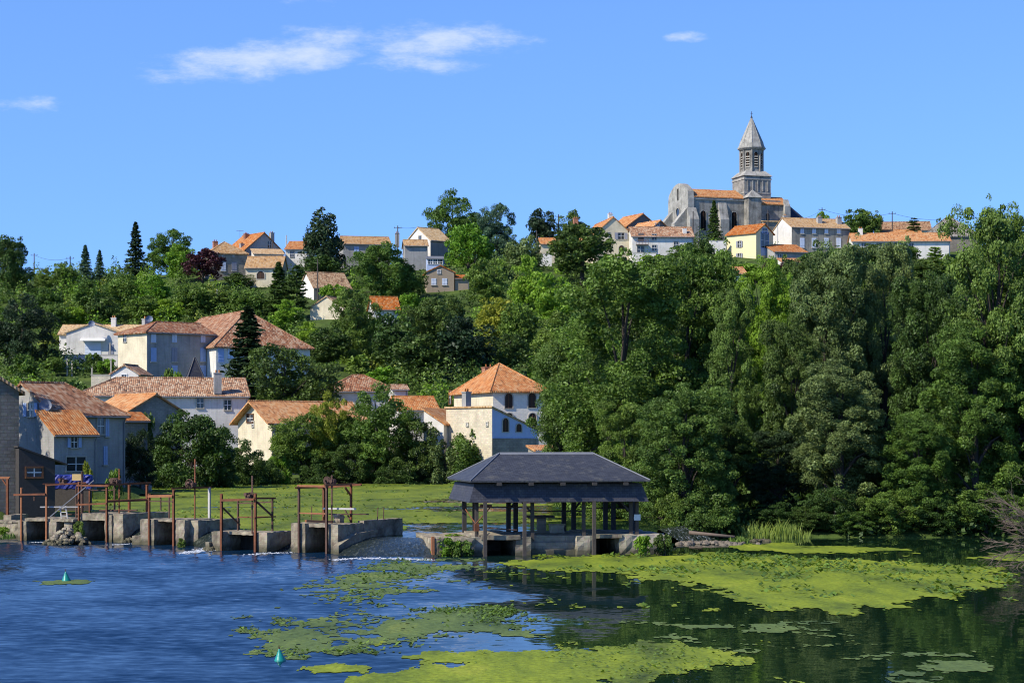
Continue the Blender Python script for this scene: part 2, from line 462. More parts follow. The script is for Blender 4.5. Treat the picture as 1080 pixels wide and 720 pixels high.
M['concrete'] = mat_wall('old_concrete', (0.36, 0.31, 0.22), (0.075, 0.065, 0.05), 0.95, 0.30, 1.5, 0.85, wet=True)
M['quay_stone'] = mat_wall('quay_stone', (0.40, 0.36, 0.28), (0.09, 0.085, 0.065), 0.7, 0.6, 0.7, 0.6, wet=True)
M['tile'] = mat_tile('old_clay_tile', [(0.09, 0.055, 0.040), (0.28, 0.125, 0.070), (0.37, 0.19, 0.11), (0.44, 0.31, 0.21)], lichen=.5)
M['tile_orange'] = mat_tile('orange_clay_tile', [(0.20, 0.075, 0.035), (0.44, 0.165, 0.065), (0.50, 0.21, 0.085), (0.50, 0.29, 0.15)], lichen=0.3)
M['tile_brown'] = mat_tile('brown_clay_tile', [(0.09, 0.055, 0.035), (0.25, 0.13, 0.075), (0.36, 0.21, 0.12), (0.42, 0.29, 0.18)])
M['tile_tan'] = mat_tile('tan_clay_tile', [(0.24, 0.14, 0.08), (0.46, 0.28, 0.14), (0.54, 0.36, 0.19), (0.52, 0.38, 0.24)], lichen=0.2)
M['tile_grey'] = mat_tile('grey_weathered_tile', [(0.10, 0.09, 0.07), (0.22, 0.20, 0.165), (0.28, 0.255, 0.215), (0.34, 0.31, 0.26)])
M['slate'] = mat_slate('roof_slate', (0.046, 0.050, 0.058))
M['slate_dark'] = mat_slate('dark_roof_slate', (0.030, 0.031, 0.040))
M['apron_slate'] = mat_slate('apron_slate', (0.042, 0.043, 0.055))
M['zinc'] = mat_plain('zinc', (0.17, 0.18, 0.20), 0.7, 0.3, 3.0, 0.0)
M['spire'] = mat_wall('spire_stone', (0.40, 0.385, 0.34), (0.12, 0.115, 0.10), 0.8, 0.4, 0.6, 0.7)
M['wood'] = mat_plain('weathered_timber', (0.085, 0.072, 0.062), 0.85, 0.6, 6.0)
M['wood_dark'] = mat_plain('dark_timber', (0.055, 0.05, 0.048), 0.85, 0.5, 5.0)
M['wood_brown'] = mat_plain('brown_joinery', (0.16, 0.07, 0.03), 0.6, 0.4, 5.0)
M['rust'] = mat_plain('rusted_steel', (0.21, 0.080, 0.038), 0.8, 0.9, 2.2, 0.0, 0.2, (0.07, 0.03, 0.02))
M['rust_dark'] = mat_plain('dark_rusted_steel', (0.13, 0.075, 0.055), 0.8, 0.9, 2.2, 0.0, 0.2, (0.04, 0.025, 0.02))
M['rust_pale'] = mat_plain('pale_rusted_beam', (0.33, 0.14, 0.065), 0.8, 0.6, 5.0, 0.0, 0.2, (0.16, 0.06, 0.03))
M['pale_metal'] = mat_plain('pale_painted_steel', (0.52, 0.50, 0.46), 0.6, 0.4, 4.0)
M['glass'] = mat_plain('window_glass', (0.02, 0.025, 0.03), 0.08, 0.2, 2.0, 0.0, 0.6, None, 0)
M['dark'] = mat_plain('shaded_opening', (0.012, 0.011, 0.010), 0.9, 0.2, 2.0, 0, 0.1, None, 0)  # near-black panes in place of the shade inside the church openings
M['frame'] = mat_plain('white_frame', (0.72, 0.72, 0.70), 0.6, 0.15, 4.0, bmp=0)
M['frame_stone'] = mat_plain('stone_surround', (0.45, 0.42, 0.35), 0.9, 0.4, 4.0)
M['shutter_blue'] = mat_plain('blue_shutter', (0.34, 0.44, 0.66), 0.6, 0.25, 3.0, bmp=0)
M['shutter_pale'] = mat_plain('pale_shutter', (0.60, 0.66, 0.76), 0.6, 0.2, 3.0, bmp=0)
M['shutter_brown'] = mat_plain('brown_shutter', (0.17, 0.13, 0.11), 0.6, 0.2, 3.0, bmp=0)
M['shutter_grey'] = mat_plain('grey_shutter', (0.26, 0.27, 0.32), 0.6, 0.2, 3.0, bmp=0)
M['brick'] = mat_wall('chimney_brick', (0.42, 0.20, 0.12), (0.12, 0.07, 0.05), 0.5, 0.7, 1.0)
M['tarp'] = mat_plain('blue_tarpaulin', (0.02, 0.035, 0.24), 0.5, 0.6, 3.0, 0, 0.4, (0.01, 0.014, 0.09), 1.0)
M['sign_yellow'] = mat_plain('yellow_sign', (0.72, 0.50, 0.20), 0.6, 0.2, 5.0)
M['buoy'] = mat_plain('green_buoy_plastic', (0.01, 0.25, 0.20), 0.35, 0.3, 3.0, 0, 0.5)
M['foam'] = mat_plain('white_water', (0.66, 0.70, 0.74), 0.5, 0.85, 9.0, 0, 0.4, (0.12, 0.17, 0.22), 1.0)
M['bark'] = mat_plain('bark', (0.052, 0.043, 0.034), 0.9, 0.6, 5.0)
M['bare'] = mat_plain('bare_twig', (0.15, 0.115, 0.09), 0.9, 0.4, 5.0)
M['rock'] = mat_plain('wet_rock', (0.20, 0.17, 0.13), 0.8, 0.7, 3.0)
M['dish'] = mat_plain('grey_dish', (0.16, 0.19, 0.26), 0.5, 0.2, 3.0)
M['cable'] = mat_plain('cable', (0.05, 0.05, 0.055), 0.7, 0.1, 3.0, bmp=0)
M['terrain'] = None

# foliage: (dull, bright)
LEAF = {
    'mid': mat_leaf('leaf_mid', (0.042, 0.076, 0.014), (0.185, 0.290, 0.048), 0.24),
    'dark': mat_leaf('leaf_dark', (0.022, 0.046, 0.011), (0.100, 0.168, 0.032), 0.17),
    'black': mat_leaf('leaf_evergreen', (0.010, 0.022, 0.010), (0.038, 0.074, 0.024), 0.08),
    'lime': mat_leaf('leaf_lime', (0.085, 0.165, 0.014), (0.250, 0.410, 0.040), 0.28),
    'yellow': mat_leaf('leaf_yellow', (0.12, 0.17, 0.018), (0.33, 0.35, 0.045), 0.28),
    'blue': mat_leaf('leaf_blue_green', (0.035, 0.070, 0.038), (0.105, 0.190, 0.100), 0.15),
    'silver': mat_leaf('leaf_silver', (0.048, 0.076, 0.022), (0.215, 0.285, 0.090), 0.20),
    'olive': mat_leaf('leaf_olive', (0.048, 0.085, 0.018), (0.190, 0.285, 0.055), 0.24),
    'purple': mat_leaf('leaf_purple', (0.030, 0.010, 0.014), (0.080, 0.024, 0.028), 0.12),
    'reed': mat_leaf('leaf_reed', (0.12, 0.19, 0.03), (0.28, 0.38, 0.08), 0.3),
}
M['algae'] = mat_algae('floating_algae', [(0.05, 0.075, 0.016), (0.135, 0.185, 0.018), (0.21, 0.265, 0.020), (0.29, 0.32, 0.035)])
M['algae_pond'] = mat_algae('pond_algae', [(0.035, 0.055, 0.010), (0.11, 0.15, 0.014), (0.165, 0.21, 0.016), (0.23, 0.26, 0.03)], 0.5)
M['lily'] = mat_algae('lily_pads', [(0.045, 0.075, 0.025), (0.09, 0.135, 0.040), (0.12, 0.17, 0.045), (0.19, 0.225, 0.045)])


class MB:
    """collects faces and links them as ONE mesh object; UVs run along and up every face in metres"""
    def __init__(s):
        s.v = []; s.f = []; s.m = []; s.T = Matrix()

    def add(s, vs, fs, mi=0):
        o = len(s.v)
        s.v += [tuple(s.T @ Vector(p)) for p in vs]
        s.f += [tuple(i + o for i in f) for f in fs]
        s.m += [mi] * len(fs)

    def box(s, x0, x1, y0, y1, z0, z1, mi=0):
        s.add([(x0, y0, z0), (x1, y0, z0), (x1, y1, z0), (x0, y1, z0), (x0, y0, z1), (x1, y0, z1), (x1, y1, z1), (x0, y1, z1)],
              [(0, 3, 2, 1), (4, 5, 6, 7), (0, 1, 5, 4), (1, 2, 6, 5), (2, 3, 7, 6), (3, 0, 4, 7)], mi)

    def prism(s, pts, off, mi=0):
        """polygon extruded by the vector off"""
        n = len(pts); off = Vector(off)
        a = [Vector(p) for p in pts]; b = [p + off for p in a]
        s.add(a + b, [tuple(range(n))] + [tuple(range(2 * n - 1, n - 1, -1))] + [(i, i + n, (i + 1) % n + n, (i + 1) % n) for i in range(n)], mi)

    def tube(s, p0, p1, r0, r1=None, n=8, mi=0, cap=True):
        p0 = Vector(p0); p1 = Vector(p1); r1 = r0 if r1 is None else r1
        d = (p1 - p0)
        if d.length < 1e-6:
            return
        q = d.to_track_quat('Z', 'Y')
        vs = []
        for p, r in ((p0, r0), (p1, r1)):
            for i in range(n):
                a = 2 * math.pi * i / n
                vs.append(p + q @ Vector((r * math.cos(a), r * math.sin(a), 0)))
        fs = [(i, (i + 1) % n, (i + 1) % n + n, i + n) for i in range(n)]
        if cap:
            fs += [tuple(range(n - 1, -1, -1)), tuple(range(n, 2 * n))]
        s.add(vs, fs, mi)

    def bar(s, p0, p1, w, h=None, mi=0):
        """square-section bar between two points"""
        p0 = Vector(p0); p1 = Vector(p1); h = w if h is None else h
        q = (p1 - p0).to_track_quat('Z', 'Y')
        if abs((p1 - p0).normalized().z) > 0.99:
            q = Matrix.Identity(3).to_quaternion()
        vs = []
        for p in (p0, p1):
            for a, b in ((-1, -1), (1, -1), (1, 1), (-1, 1)):
                vs.append(p + q @ Vector((a * w / 2, b * h / 2, 0)))
        s.add(vs, [(3, 2, 1, 0), (4, 5, 6, 7), (0, 1, 5, 4), (1, 2, 6, 5), (2, 3, 7, 6), (3, 0, 4, 7)], mi)

    def rough_box(s, x0, x1, y0, y1, z0, z1, jit=0.03, step=0.25, mi=0, seed=1):
        """a box of worn masonry: subdivided, knocked about, corners rubbed"""
        nx = max(1, int((x1 - x0) / step)); ny = max(1, int((y1 - y0) / step)); nz = max(1, int((z1 - z0) / step))
        rnd = random.Random(seed)
        idx = {}
        vs = []; fs = []
        def V(i, j, k):
            if (i, j, k) not in idx:
                ex = (i in (0, nx)) + (j in (0, ny)) + (k in (0, nz))
                p = Vector((x0 + (x1 - x0) * i / nx, y0 + (y1 - y0) * j / ny, z0 + (z1 - z0) * k / nz))
                c = Vector(((x0 + x1) / 2, (y0 + y1) / 2, (z0 + z1) / 2))
                if ex >= 2:
                    p += (c - p).normalized() * rnd.uniform(0, jit * 1.6)
                p += Vector((rnd.uniform(-jit, jit), rnd.uniform(-jit, jit), rnd.uniform(-jit, jit)))
                idx[(i, j, k)] = len(vs); vs.append(p)
            return idx[(i, j, k)]
        for i in range(nx):
            for j in range(ny):
                fs.append((V(i, j, 0), V(i, j + 1, 0), V(i + 1, j + 1, 0), V(i + 1, j, 0)))
                fs.append((V(i, j, nz), V(i + 1, j, nz), V(i + 1, j + 1, nz), V(i, j + 1, nz)))
        for i in range(nx):
            for k in range(nz):
                fs.append((V(i, 0, k), V(i + 1, 0, k), V(i + 1, 0, k + 1), V(i, 0, k + 1)))
                fs.append((V(i, ny, k), V(i, ny, k + 1), V(i + 1, ny, k + 1), V(i + 1, ny, k)))
        for j in range(ny):
            for k in range(nz):
                fs.append((V(0, j, k), V(0, j, k + 1), V(0, j + 1, k + 1), V(0, j + 1, k)))
                fs.append((V(nx, j, k), V(nx, j + 1, k), V(nx, j + 1, k + 1), V(nx, j, k + 1)))
        s.add(vs, fs, mi)

    def build(s, name, mats, parent=None, smooth=False):
        if not isinstance(mats, (list, tuple)):
            mats = [mats]
        me = bpy.data.meshes.new(name)
        me.from_pydata(s.v, [], s.f)
        for m in mats:
            me.materials.append(m)
        if len(mats) > 1:
            me.polygons.foreach_set('material_index', s.m)
        if smooth:
            me.polygons.foreach_set('use_smooth', [True] * len(s.f))
        uvl = me.uv_layers.new(name='UVMap')
        up = Vector((0, 0, 1))
        for p in me.polygons:
            n = p.normal
            if abs(n.z) > 0.999:
                ud, vd = Vector((1, 0, 0)), Vector((0, 1, 0))
            else:
                ud = up.cross(n).normalized(); vd = n.cross(ud)
            for li in p.loop_indices:
                co = me.vertices[me.loops[li].vertex_index].co
                uvl.data[li].uv = (co.dot(ud), co.dot(vd))
        me.update()
        o = bpy.data.objects.new(name, me)
        COL.objects.link(o)
        if parent is not None:
            o.parent = parent
        return o


def tag(o, label=None, cat=None, group=None, kind=None):
    if label: o['label'] = label
    if cat: o['category'] = cat
    if group: o['group'] = group
    if kind: o['kind'] = kind
    return o


def thing(name, label, cat, loc=(0, 0, 0), rz=0.0, group=None):
    o = bpy.data.objects.new(name, None)
    COL.objects.link(o)
    o.empty_display_size = 0.3
    o.location = loc
    o.rotation_euler = (0, 0, rz)
    return tag(o, label, cat, group)


def raw_mesh(name, verts, faces, mats, parent=None, attr=None, kind=None, smooth=False):
    """numpy verts (n,3) and quad faces (m,4)"""
    me = bpy.data.meshes.new(name)
    nv, nf = len(verts), len(faces)
    k = faces.shape[1]
    me.vertices.add(nv); me.vertices.foreach_set('co', np.asarray(verts, np.float32).ravel())
    me.loops.add(nf * k); me.loops.foreach_set('vertex_index', np.asarray(faces, np.int32).ravel())
    me.polygons.add(nf); me.polygons.foreach_set('loop_start', np.arange(0, nf * k, k, dtype=np.int32))
    if smooth:
        me.polygons.foreach_set('use_smooth', np.ones(nf, bool))
    if attr is not None:
        a = me.attributes.new('shade', 'FLOAT', 'FACE'); a.data.foreach_set('value', np.asarray(attr, np.float32))
    me.update(calc_edges=True)
    for m in (mats if isinstance(mats, (list, tuple)) else [mats]):
        me.materials.append(m)
    o = bpy.data.objects.new(name, me)
    COL.objects.link(o)
    if parent is not None:
        o.parent = parent
    if kind:
        o['kind'] = kind
    return o
# ------------------------------------------------------------------ ground and water
def build_terrain():
    m, t, b = new_mat('bank_and_hill_grass')
    pos = nd(t, 'ShaderNodeNewGeometry').outputs['Position']
    n = noise(t, pos, 0.18, 7, 0.65)
    r = ramp(t, n.outputs[0], [(0.3, (0.035, 0.045, 0.014)), (0.5, (0.06, 0.10, 0.022)), (0.72, (0.12, 0.16, 0.035))])
    n2 = noise(t, pos, 3.0, 4, 0.7)
    lk(t, mixc(t, 0.5, r.outputs[0], n2.outputs[0], 'OVERLAY'), b.inputs['Base Color'])
    b.inputs['Roughness'].default_value = 0.95
    b.inputs['Specular IOR Level'].default_value = 0.1
    bump(t, b, n2.outputs[0], 0.8, 0.15)
    M['terrain'] = m
    xs = np.concatenate([np.linspace(-900, -170, 12), np.arange(-160, 161, 2.2), np.linspace(170, 900, 12)])
    ys = np.concatenate([np.linspace(-120, 85, 12), np.arange(88, 262, 1.6), np.arange(262, 500, 4), np.linspace(505, 1500, 26)])
    gx, gy = np.meshgrid(xs, ys)
    z = ground(gx, gy)
    nx, ny = len(xs), len(ys)
    v = np.stack([gx.ravel(), gy.ravel(), z.ravel()], 1)
    i = np.arange(nx * ny).reshape(ny, nx)
    f = np.stack([i[:-1, :-1].ravel(), i[:-1, 1:].ravel(), i[1:, 1:].ravel(), i[1:, :-1].ravel()], 1)
    raw_mesh('ground', v, f, m, kind='structure', smooth=True)


build_terrain()
POND_Z = 0.75


def flat_poly(name, pts, z, mat):
    mb = MB()
    mb.add([(x, y, z) for x, y in pts], [tuple(range(len(pts)))])
    o = mb.build(name, mat)
    o['kind'] = 'structure'
    return o


M['river'] = mat_water('running_river', (0.003, 0.018, 0.045), 0.31, 0.035, -8.0, 4.0, 0.02, 0.05)
M['pond'] = mat_water('pond_water', (0.006, 0.018, 0.014), 0.22, 0.12, -20.0, 10.0)
flat_poly('river_water', [(-420, -110), (420, -110), (420, 134), (60, 122), (12.5, 121), (9, 112), (8.6, 107), (-2, 107), (-9, 108), (-14, 110), (-19, 115), (-25, 118), (-31, 120), (-420, 120)], 0.0, M['river'])
POND_POLY = [(-46, 119), (-33, 119), (-25, 117.0), (-21, 113.5), (-15.2, 108.6), (-11, 107.2), (-7.4, 104.25), (-4.1, 102.35), (-2.5, 102.6), (7.6, 105.2), (8.2, 112), (10.2, 117.2), (14, 121), (14, 170), (12, 226), (-46, 226)]
flat_poly('pond_water', POND_POLY, POND_Z, M['pond'])


def leaf_bits(cx, cy, z, size, rnd, flat=0.5):
    """small upright or lying leaves: returns verts, faces"""
    n = len(cx)
    a = rnd.uniform(0, 2 * np.pi, n); til = rnd.uniform(0.1, 1.2, n) * flat
    s = size * rnd.uniform(0.5, 1.3, n)
    ux, uy = np.cos(a), np.sin(a)
    vx, vy = -np.sin(a) * np.cos(til), np.cos(a) * np.cos(til); vz = np.sin(til)
    c = np.stack([cx, cy, z + 0.3 * s * np.abs(np.sin(til)) + 0.01], 1)
    U = np.stack([ux, uy, np.zeros(n)], 1) * s[:, None] * 0.6
    V = np.stack([vx, vy, vz], 1) * s[:, None]
    P = np.stack([c - V * 0.5, c + U * 0.5, c + V * 0.5, c - U * 0.5], 1).reshape(-1, 3)
    F = np.arange(4 * n).reshape(n, 4)
    return P, F


def mat_patch(name, label, poly, z=0.006, seed=1, thr=0.5, amp=0.9, dx=0.16, dy=0.40, sx=1.3, sy=0.45, soft=1.6, bits=0, bitsize=0.2, mat='algae', bitmat='mid', world_poly=None, edge=1.0, zbump=0.02, fine=0.5):
    """a raft of floating weed: cells of a fine sheet kept where a ragged noise says so"""
    wp = world_poly or [on_water(px, py, z) for px, py in poly]
    xs = [p[0] for p in wp]; ys = [p[1] for p in wp]
    gx = np.arange(min(xs) - 1.5, max(xs) + 1.5, dx); gy = np.arange(min(ys) - 2.0, max(ys) + 2.0, dy)
    cx, cy = np.meshgrid((gx[:-1] + gx[1:]) / 2, (gy[:-1] + gy[1:]) / 2)
    # distance measured with depth squeezed, as the rafts lie long across the stream
    sd = -poly_dist(cx * edge, cy * 0.45, [(a * edge, b * 0.45) for a, b in wp])
    nz = fbm(cx * sx, cy * sy, seed, 5)
    val = np.clip(sd / soft, -1.2, 1.0) * 0.5 + (nz - 0.5) * amp * 2
    val = val + (fbm(cx * 4.5, cy * 1.9, seed + 50, 3) - 0.5) * fine
    keep = val > (thr - 0.5)
    if z > 0.5:
        keep &= poly_dist(cx, cy, POND_POLY) < -0.35
    rnd = np.random.default_rng(seed)
    vx, vy = np.meshgrid(gx, gy)
    vx = vx + rnd.uniform(-.3, .3, vx.shape) * dx; vy = vy + rnd.uniform(-.3, .3, vy.shape) * dy
    vz = z + zbump * fbm(vx * 2.5, vy * 1.5, seed + 3, 3)
    idx = np.arange(vx.size).reshape(vx.shape)
    q = np.stack([idx[:-1, :-1], idx[:-1, 1:], idx[1:, 1:], idx[1:, :-1]], -1)[keep]
    used = np.unique(q)
    remap = np.zeros(vx.size, np.int64); remap[used] = np.arange(len(used))
    V = np.stack([vx.ravel(), vy.ravel(), vz.ravel()], 1)[used]; F = remap[q]
    nf0 = len(F)
    mats = [M[mat]]
    if bits:
        kx = cx[keep]; ky = cy[keep]
        dens = fbm(kx * 0.35, ky * 0.2, seed + 9, 3)
        w = np.clip(dens - 0.42, 0.01, 1) ** 1.5
        ch = rnd.choice(len(kx), size=min(bits, len(kx) * 3), p=w / w.sum())
        P, FF = leaf_bits(kx[ch] + rnd.uniform(-dx, dx, len(ch)), ky[ch] + rnd.uniform(-dy, dy, len(ch)), z + zbump, bitsize, rnd)
        F = np.concatenate([F, FF + len(V)]); V = np.concatenate([V, P])
        mats.append(LEAF[bitmat])
    o = raw_mesh(name, V, F, mats, attr=rnd.uniform(0, 1, len(F)), kind='stuff')
    if bits:
        mi = np.zeros(len(F), np.int32); mi[nf0:] = 1
        o.data.polygons.foreach_set('material_index', mi)
    o['label'] = label
    o['category'] = 'water weed'
    return o


mat_patch('floating_weed', 'broad raft of bright weed with dark upright leaves in front of the wash house and right bank',
          [(545, 593), (600, 588), (690, 585.5), (760, 584), (860, 590), (960, 594), (1046, 600), (1052, 612), (1000, 621), (960, 628), (905, 640), (880, 644), (800, 637), (772, 621), (700, 608), (620, 601), (560, 598)],
          seed=3, thr=0.28, amp=0.62, dx=0.11, dy=0.32, fine=.55, bits=2300, bitsize=0.27, soft=1.2)
mat_patch('floating_weed', 'loose grey green lily pads below the weir foam', [(330, 606), (380, 596), (430, 591), (505, 591), (500, 600), (470, 612), (440, 627), (400, 633), (345, 626), (322, 615)],
          seed=11, thr=0.80, amp=1.0, dx=0.10, dy=0.32, sx=.5, sy=.35, fine=1.7, mat='lily', bits=600, bitsize=0.18)
mat_patch('floating_weed', 'grey green weed patch with small leaves in mid stream right of the buoy', [(385, 664), (405, 652), (450, 643), (525, 640), (566, 653), (545, 667), (470, 669), (410, 672)],
          seed=17, thr=0.56, amp=0.8, dx=0.07, dy=0.2, sx=.6, sy=.5, fine=1.3, mat='lily', bits=1100, bitsize=0.16, soft=.9)
mat_patch('floating_weed', 'ragged bright weed patch just behind the larger green buoy', [(262, 668), (300, 655), (355, 645), (385, 650), (380, 668), (450, 672), (400, 684), (350, 690), (300, 687)],
          seed=23, thr=0.68, amp=1.0, dx=0.07, dy=0.2, sx=.6, sy=.5, fine=1.5, mat='lily', bits=400, bitsize=0.16, soft=.9)
mat_patch('floating_weed', 'thick lime weed raft in the nearest water at the bottom centre', [(360, 736), (385, 715), (450, 703), (560, 690), (680, 680), (755, 684), (778, 697), (700, 708), (640, 722), (620, 740), (500, 745)],
          seed=29, thr=0.30, amp=0.7, dx=0.055, dy=0.16, fine=.6, bits=500, bitsize=0.14, soft=.7)
mat_patch('floating_weed', 'thin lime weed tongue above the nearest weed raft', [(420, 693), (468, 688), (560, 687), (604, 689), (540, 695), (470, 698)], seed=31, thr=0.36, amp=0.5, dx=0.08, dy=0.22, soft=.5)
mat_patch('floating_weed', 'small lime weed streak right of the larger buoy', [(318, 705), (345, 701), (388, 702), (385, 706), (335, 708)], seed=37, thr=0.36, amp=0.45, dx=0.07, dy=0.2, soft=.4)
mat_patch('floating_weed', 'sparse pale weed scraps drifting on the dark water at right', [(640, 655), (760, 645), (900, 655), (880, 676), (770, 690), (680, 672)],
          seed=41, thr=1.2, amp=1.4, dx=0.07, dy=0.18, sx=.5, sy=.7, mat='lily', soft=1.2, fine=1.2)
mat_patch('floating_weed', 'sparse weed scraps on the dark water in the bottom right corner', [(900, 690), (1000, 680), (1085, 690), (1085, 720), (960, 725), (820, 722)],
          seed=43, thr=1.22, amp=1.4, dx=0.06, dy=0.15, sx=.5, sy=.8, mat='lily', soft=1.2, fine=1.2)
mat_patch('floating_weed', 'narrow weed strip close to the shaded right bank', [(800, 578), (850, 576), (905, 577), (955, 579), (900, 582), (830, 582)], seed=47, thr=0.40, amp=0.55, dx=0.18, dy=0.5, soft=.8)
mat_patch('floating_weed', 'weed strip under the bare twigs at the right edge', [(1030, 588), (1060, 584), (1110, 582), (1110, 588), (1060, 592)], seed=53, thr=0.40, amp=0.5, dx=0.16, dy=0.5, soft=.8)
mat_patch('floating_weed', 'low weed clump round the small far buoy', [(42, 613), (62, 611.5), (88, 612), (86, 615), (50, 615)], seed=59, thr=0.40, amp=0.5, dx=0.10, dy=0.3, mat='lily', soft=.5)
mat_patch('floating_weed', 'lime weed fringe beside the rubble right of the wash house', [(770, 577), (800, 574), (830, 573), (835, 577), (800, 580)], seed=61, thr=0.40, amp=0.5, dx=0.16, dy=0.5, soft=.8)
# the pond behind the sluices is almost wholly grown over
mat_patch('pond_weed', 'sheet of lime weed covering the pond behind the sluice gates', None, z=POND_Z + 0.006, seed=67, thr=0.46, amp=1.05, fine=.35, dx=0.25, dy=0.6, sx=0.055, sy=0.17, soft=3.0, edge=0.4,
          world_poly=[(-37, 128), (-30, 120), (-22, 117), (-14, 112), (-9.5, 110), (-7.0, 113), (-6, 122), (-5, 138), (-3, 160), (-1, 185), (2, 205), (6, 222), (-40, 224), (-36, 200), (-31, 170), (-38, 162)], mat='algae_pond', zbump=0.03, bits=2500, bitsize=.3)

# ------------------------------------------------------------------ trees
PROTO = {}


def fib_dirs(rnd, n):
    v = rnd.normal(size=(n, 3))
    return v / np.linalg.norm(v, axis=1, keepdims=True)


def leaves_from(points, normals, size, rnd, spread=0.9, aspect=0.62):
    n = len(points)
    nr = normals + rnd.normal(size=(n, 3)) * spread
    nr /= np.linalg.norm(nr, axis=1, keepdims=True) + 1e-9
    ref = rnd.normal(size=(n, 3))
    u = np.cross(nr, ref); u /= np.linalg.norm(u, axis=1, keepdims=True) + 1e-9
    v = np.cross(nr, u)
    s = (size * rnd.uniform(0.55, 1.35, n))[:, None]
    P = np.stack([points - u * s * 0.5, points + v * s * 0.5 * aspect + nr * s * 0.08, points + u * s * 0.5, points - v * s * 0.5 * aspect + nr * s * 0.08], 1)
    return P.reshape(-1, 3), np.arange(4 * n).reshape(n, 4)


def clump_crown(rnd, h, lobes, nclump, clump_r, nleaf, leaf, flat=0.8, holes=0.0, inner=0.12):
    """lobes: (x, y, z, rx, ry, rz). Leafy clumps sit on the skin of every lobe, with some inside"""
    cs = []; rs = []
    vol = np.array([(l[3] * l[5]) for l in lobes]); vol = vol / vol.sum()
    for l, w in zip(lobes, vol):
        k = max(3, int(nclump * w))
        d = fib_dirs(rnd, k)
        rad = np.where(rnd.random(k) < inner, rnd.uniform(0.2, 0.7, k), rnd.uniform(0.72, 1.02, k))
        c = np.array(l[:3]) + d * np.array(l[3:6]) * rad[:, None]
        cs.append(c); rs.append(clump_r * rnd.uniform(0.6, 1.45, k))
    cs = np.concatenate(cs); rs = np.concatenate(rs)
    ns = max(4, len(cs) // 7)                     # stray sprays that break the outline
    pk = rnd.choice(len(cs), ns)
    ctr = np.array([np.mean([l[0] for l in lobes]), np.mean([l[1] for l in lobes]), h * .45])
    out = cs[pk] + (cs[pk] - ctr) * rnd.uniform(.04, .13, (ns, 1))
    out[:, 2] = np.minimum(out[:, 2], h * 1.0)
    cs = np.concatenate([cs, out]); rs = np.concatenate([rs, rs[pk] * rnd.uniform(.35, .65, ns)])
    if holes > 0:
        kp = rnd.random(len(cs)) > holes
        cs, rs = cs[kp], rs[kp]
    w = rs ** 2; w /= w.sum()
    ci = rnd.choice(len(cs), nleaf, p=w)
    d = fib_dirs(rnd, nleaf)
    d[:, 2] = np.where((d[:, 2] < -0.5) & (rnd.random(nleaf) < .6), -d[:, 2] * 0.6, d[:, 2])
    rr = rnd.uniform(0.55, 1.08, nleaf) ** 0.7
    p = cs[ci] + d * (rs[ci] * rr)[:, None] * np.array([1, 1, flat])
    p[:, 2] = np.maximum(p[:, 2], 0.02 * h)
    tone = rnd.uniform(0, 1, len(cs))[ci] * 0.6 + rnd.uniform(0, 0.4, nleaf)
    P, F = leaves_from(p, d, leaf * rnd.uniform(.7, 1.4, len(cs))[ci], rnd)
    return P, F, tone, cs


def limb_trunk(rnd, h, r, cs, nl=10, lean=0.0, top=0.8, stems=1):
    mb = MB()
    for s in range(stems):
        ox, oy = (0, 0) if stems == 1 else (rnd.uniform(-1, 1) * r * 4, rnd.uniform(-1, 1) * r * 4)
        pts = []
        for i in range(7):
            f = i / 6
            pts.append(Vector((ox * (1 + f) + lean * f * h + rnd.uniform(-1, 1) * 0.02 * h * f, oy * (1 + f) + rnd.uniform(-1, 1) * 0.02 * h * f, h * top * f - (0.35 if i == 0 else 0))))
        for i in range(6):
            f0, f1 = i / 6, (i + 1) / 6
            mb.tube(pts[i], pts[i + 1], r * (1 - 0.85 * f0) * (1.35 if i == 0 else 1), r * (1 - 0.85 * f1), 7, 0, i == 5)
    ch = rnd.choice(len(cs), min(nl, len(cs)), replace=False)
    for k in ch:
        c = Vector(cs[k]); f = min(0.75, max(0.2, (c.z / h) * 0.7))
        i = min(5, int(f / top * 6)); base = pts[i]
        mid = base.lerp(c, 0.5) + Vector((0, 0, 0.04 * h))
        rr = r * (1 - 0.85 * f) * 0.55
        mb.tube(base, mid, rr, rr * 0.6, 5, 0, False); mb.tube(mid, c, rr * 0.6, rr * 0.15, 5, 0, False)
    return mb


def conifer_crown(rnd, h, w, levels, per, leaf, n_on, droop=0.25, power=0.85, base=0.08):
    pts = []; nrm = []; tone = []
    for i in range(levels):
        f = base + (1 - base) * i / levels
        L = w / 2 * (1 - f) ** power * rnd.uniform(0.75, 1.15) + 0.02 * w
        for b in range(per):
            a = 2 * math.pi * (b + rnd.random()) / per
            Lb = L * rnd.uniform(0.65, 1.15); z0 = f * h + rnd.uniform(-.5, .5) * h / levels
            t = rnd.random(n_on) ** 0.7
            side = rnd.normal(size=n_on) * 0.10 * Lb * (0.4 + t)
            x = np.cos(a) * Lb * t - np.sin(a) * side; y = np.sin(a) * Lb * t + np.cos(a) * side
            z = z0 - droop * Lb * t ** 1.5 + 0.10 * Lb * (t > 0.8) + rnd.normal(size=n_on) * 0.02 * h / levels * 8 * 0.3
            pts.append(np.stack([x, y, z], 1)); nrm.append(np.tile(np.array([[0.3 * math.cos(a), 0.3 * math.sin(a), 1.0]]), (n_on, 1)))
            tone.append(np.full(n_on, rnd.random()))
    p = np.concatenate(pts); nn = np.concatenate(nrm); tn = np.concatenate(tone)
    p[:, 2] = np.clip(p[:, 2], 0.02 * h, h)
    P, F = leaves_from(p, nn, leaf, rnd, 0.6, 0.5)
    return P, F, tn * 0.6 + rnd.uniform(0, .4, len(tn))


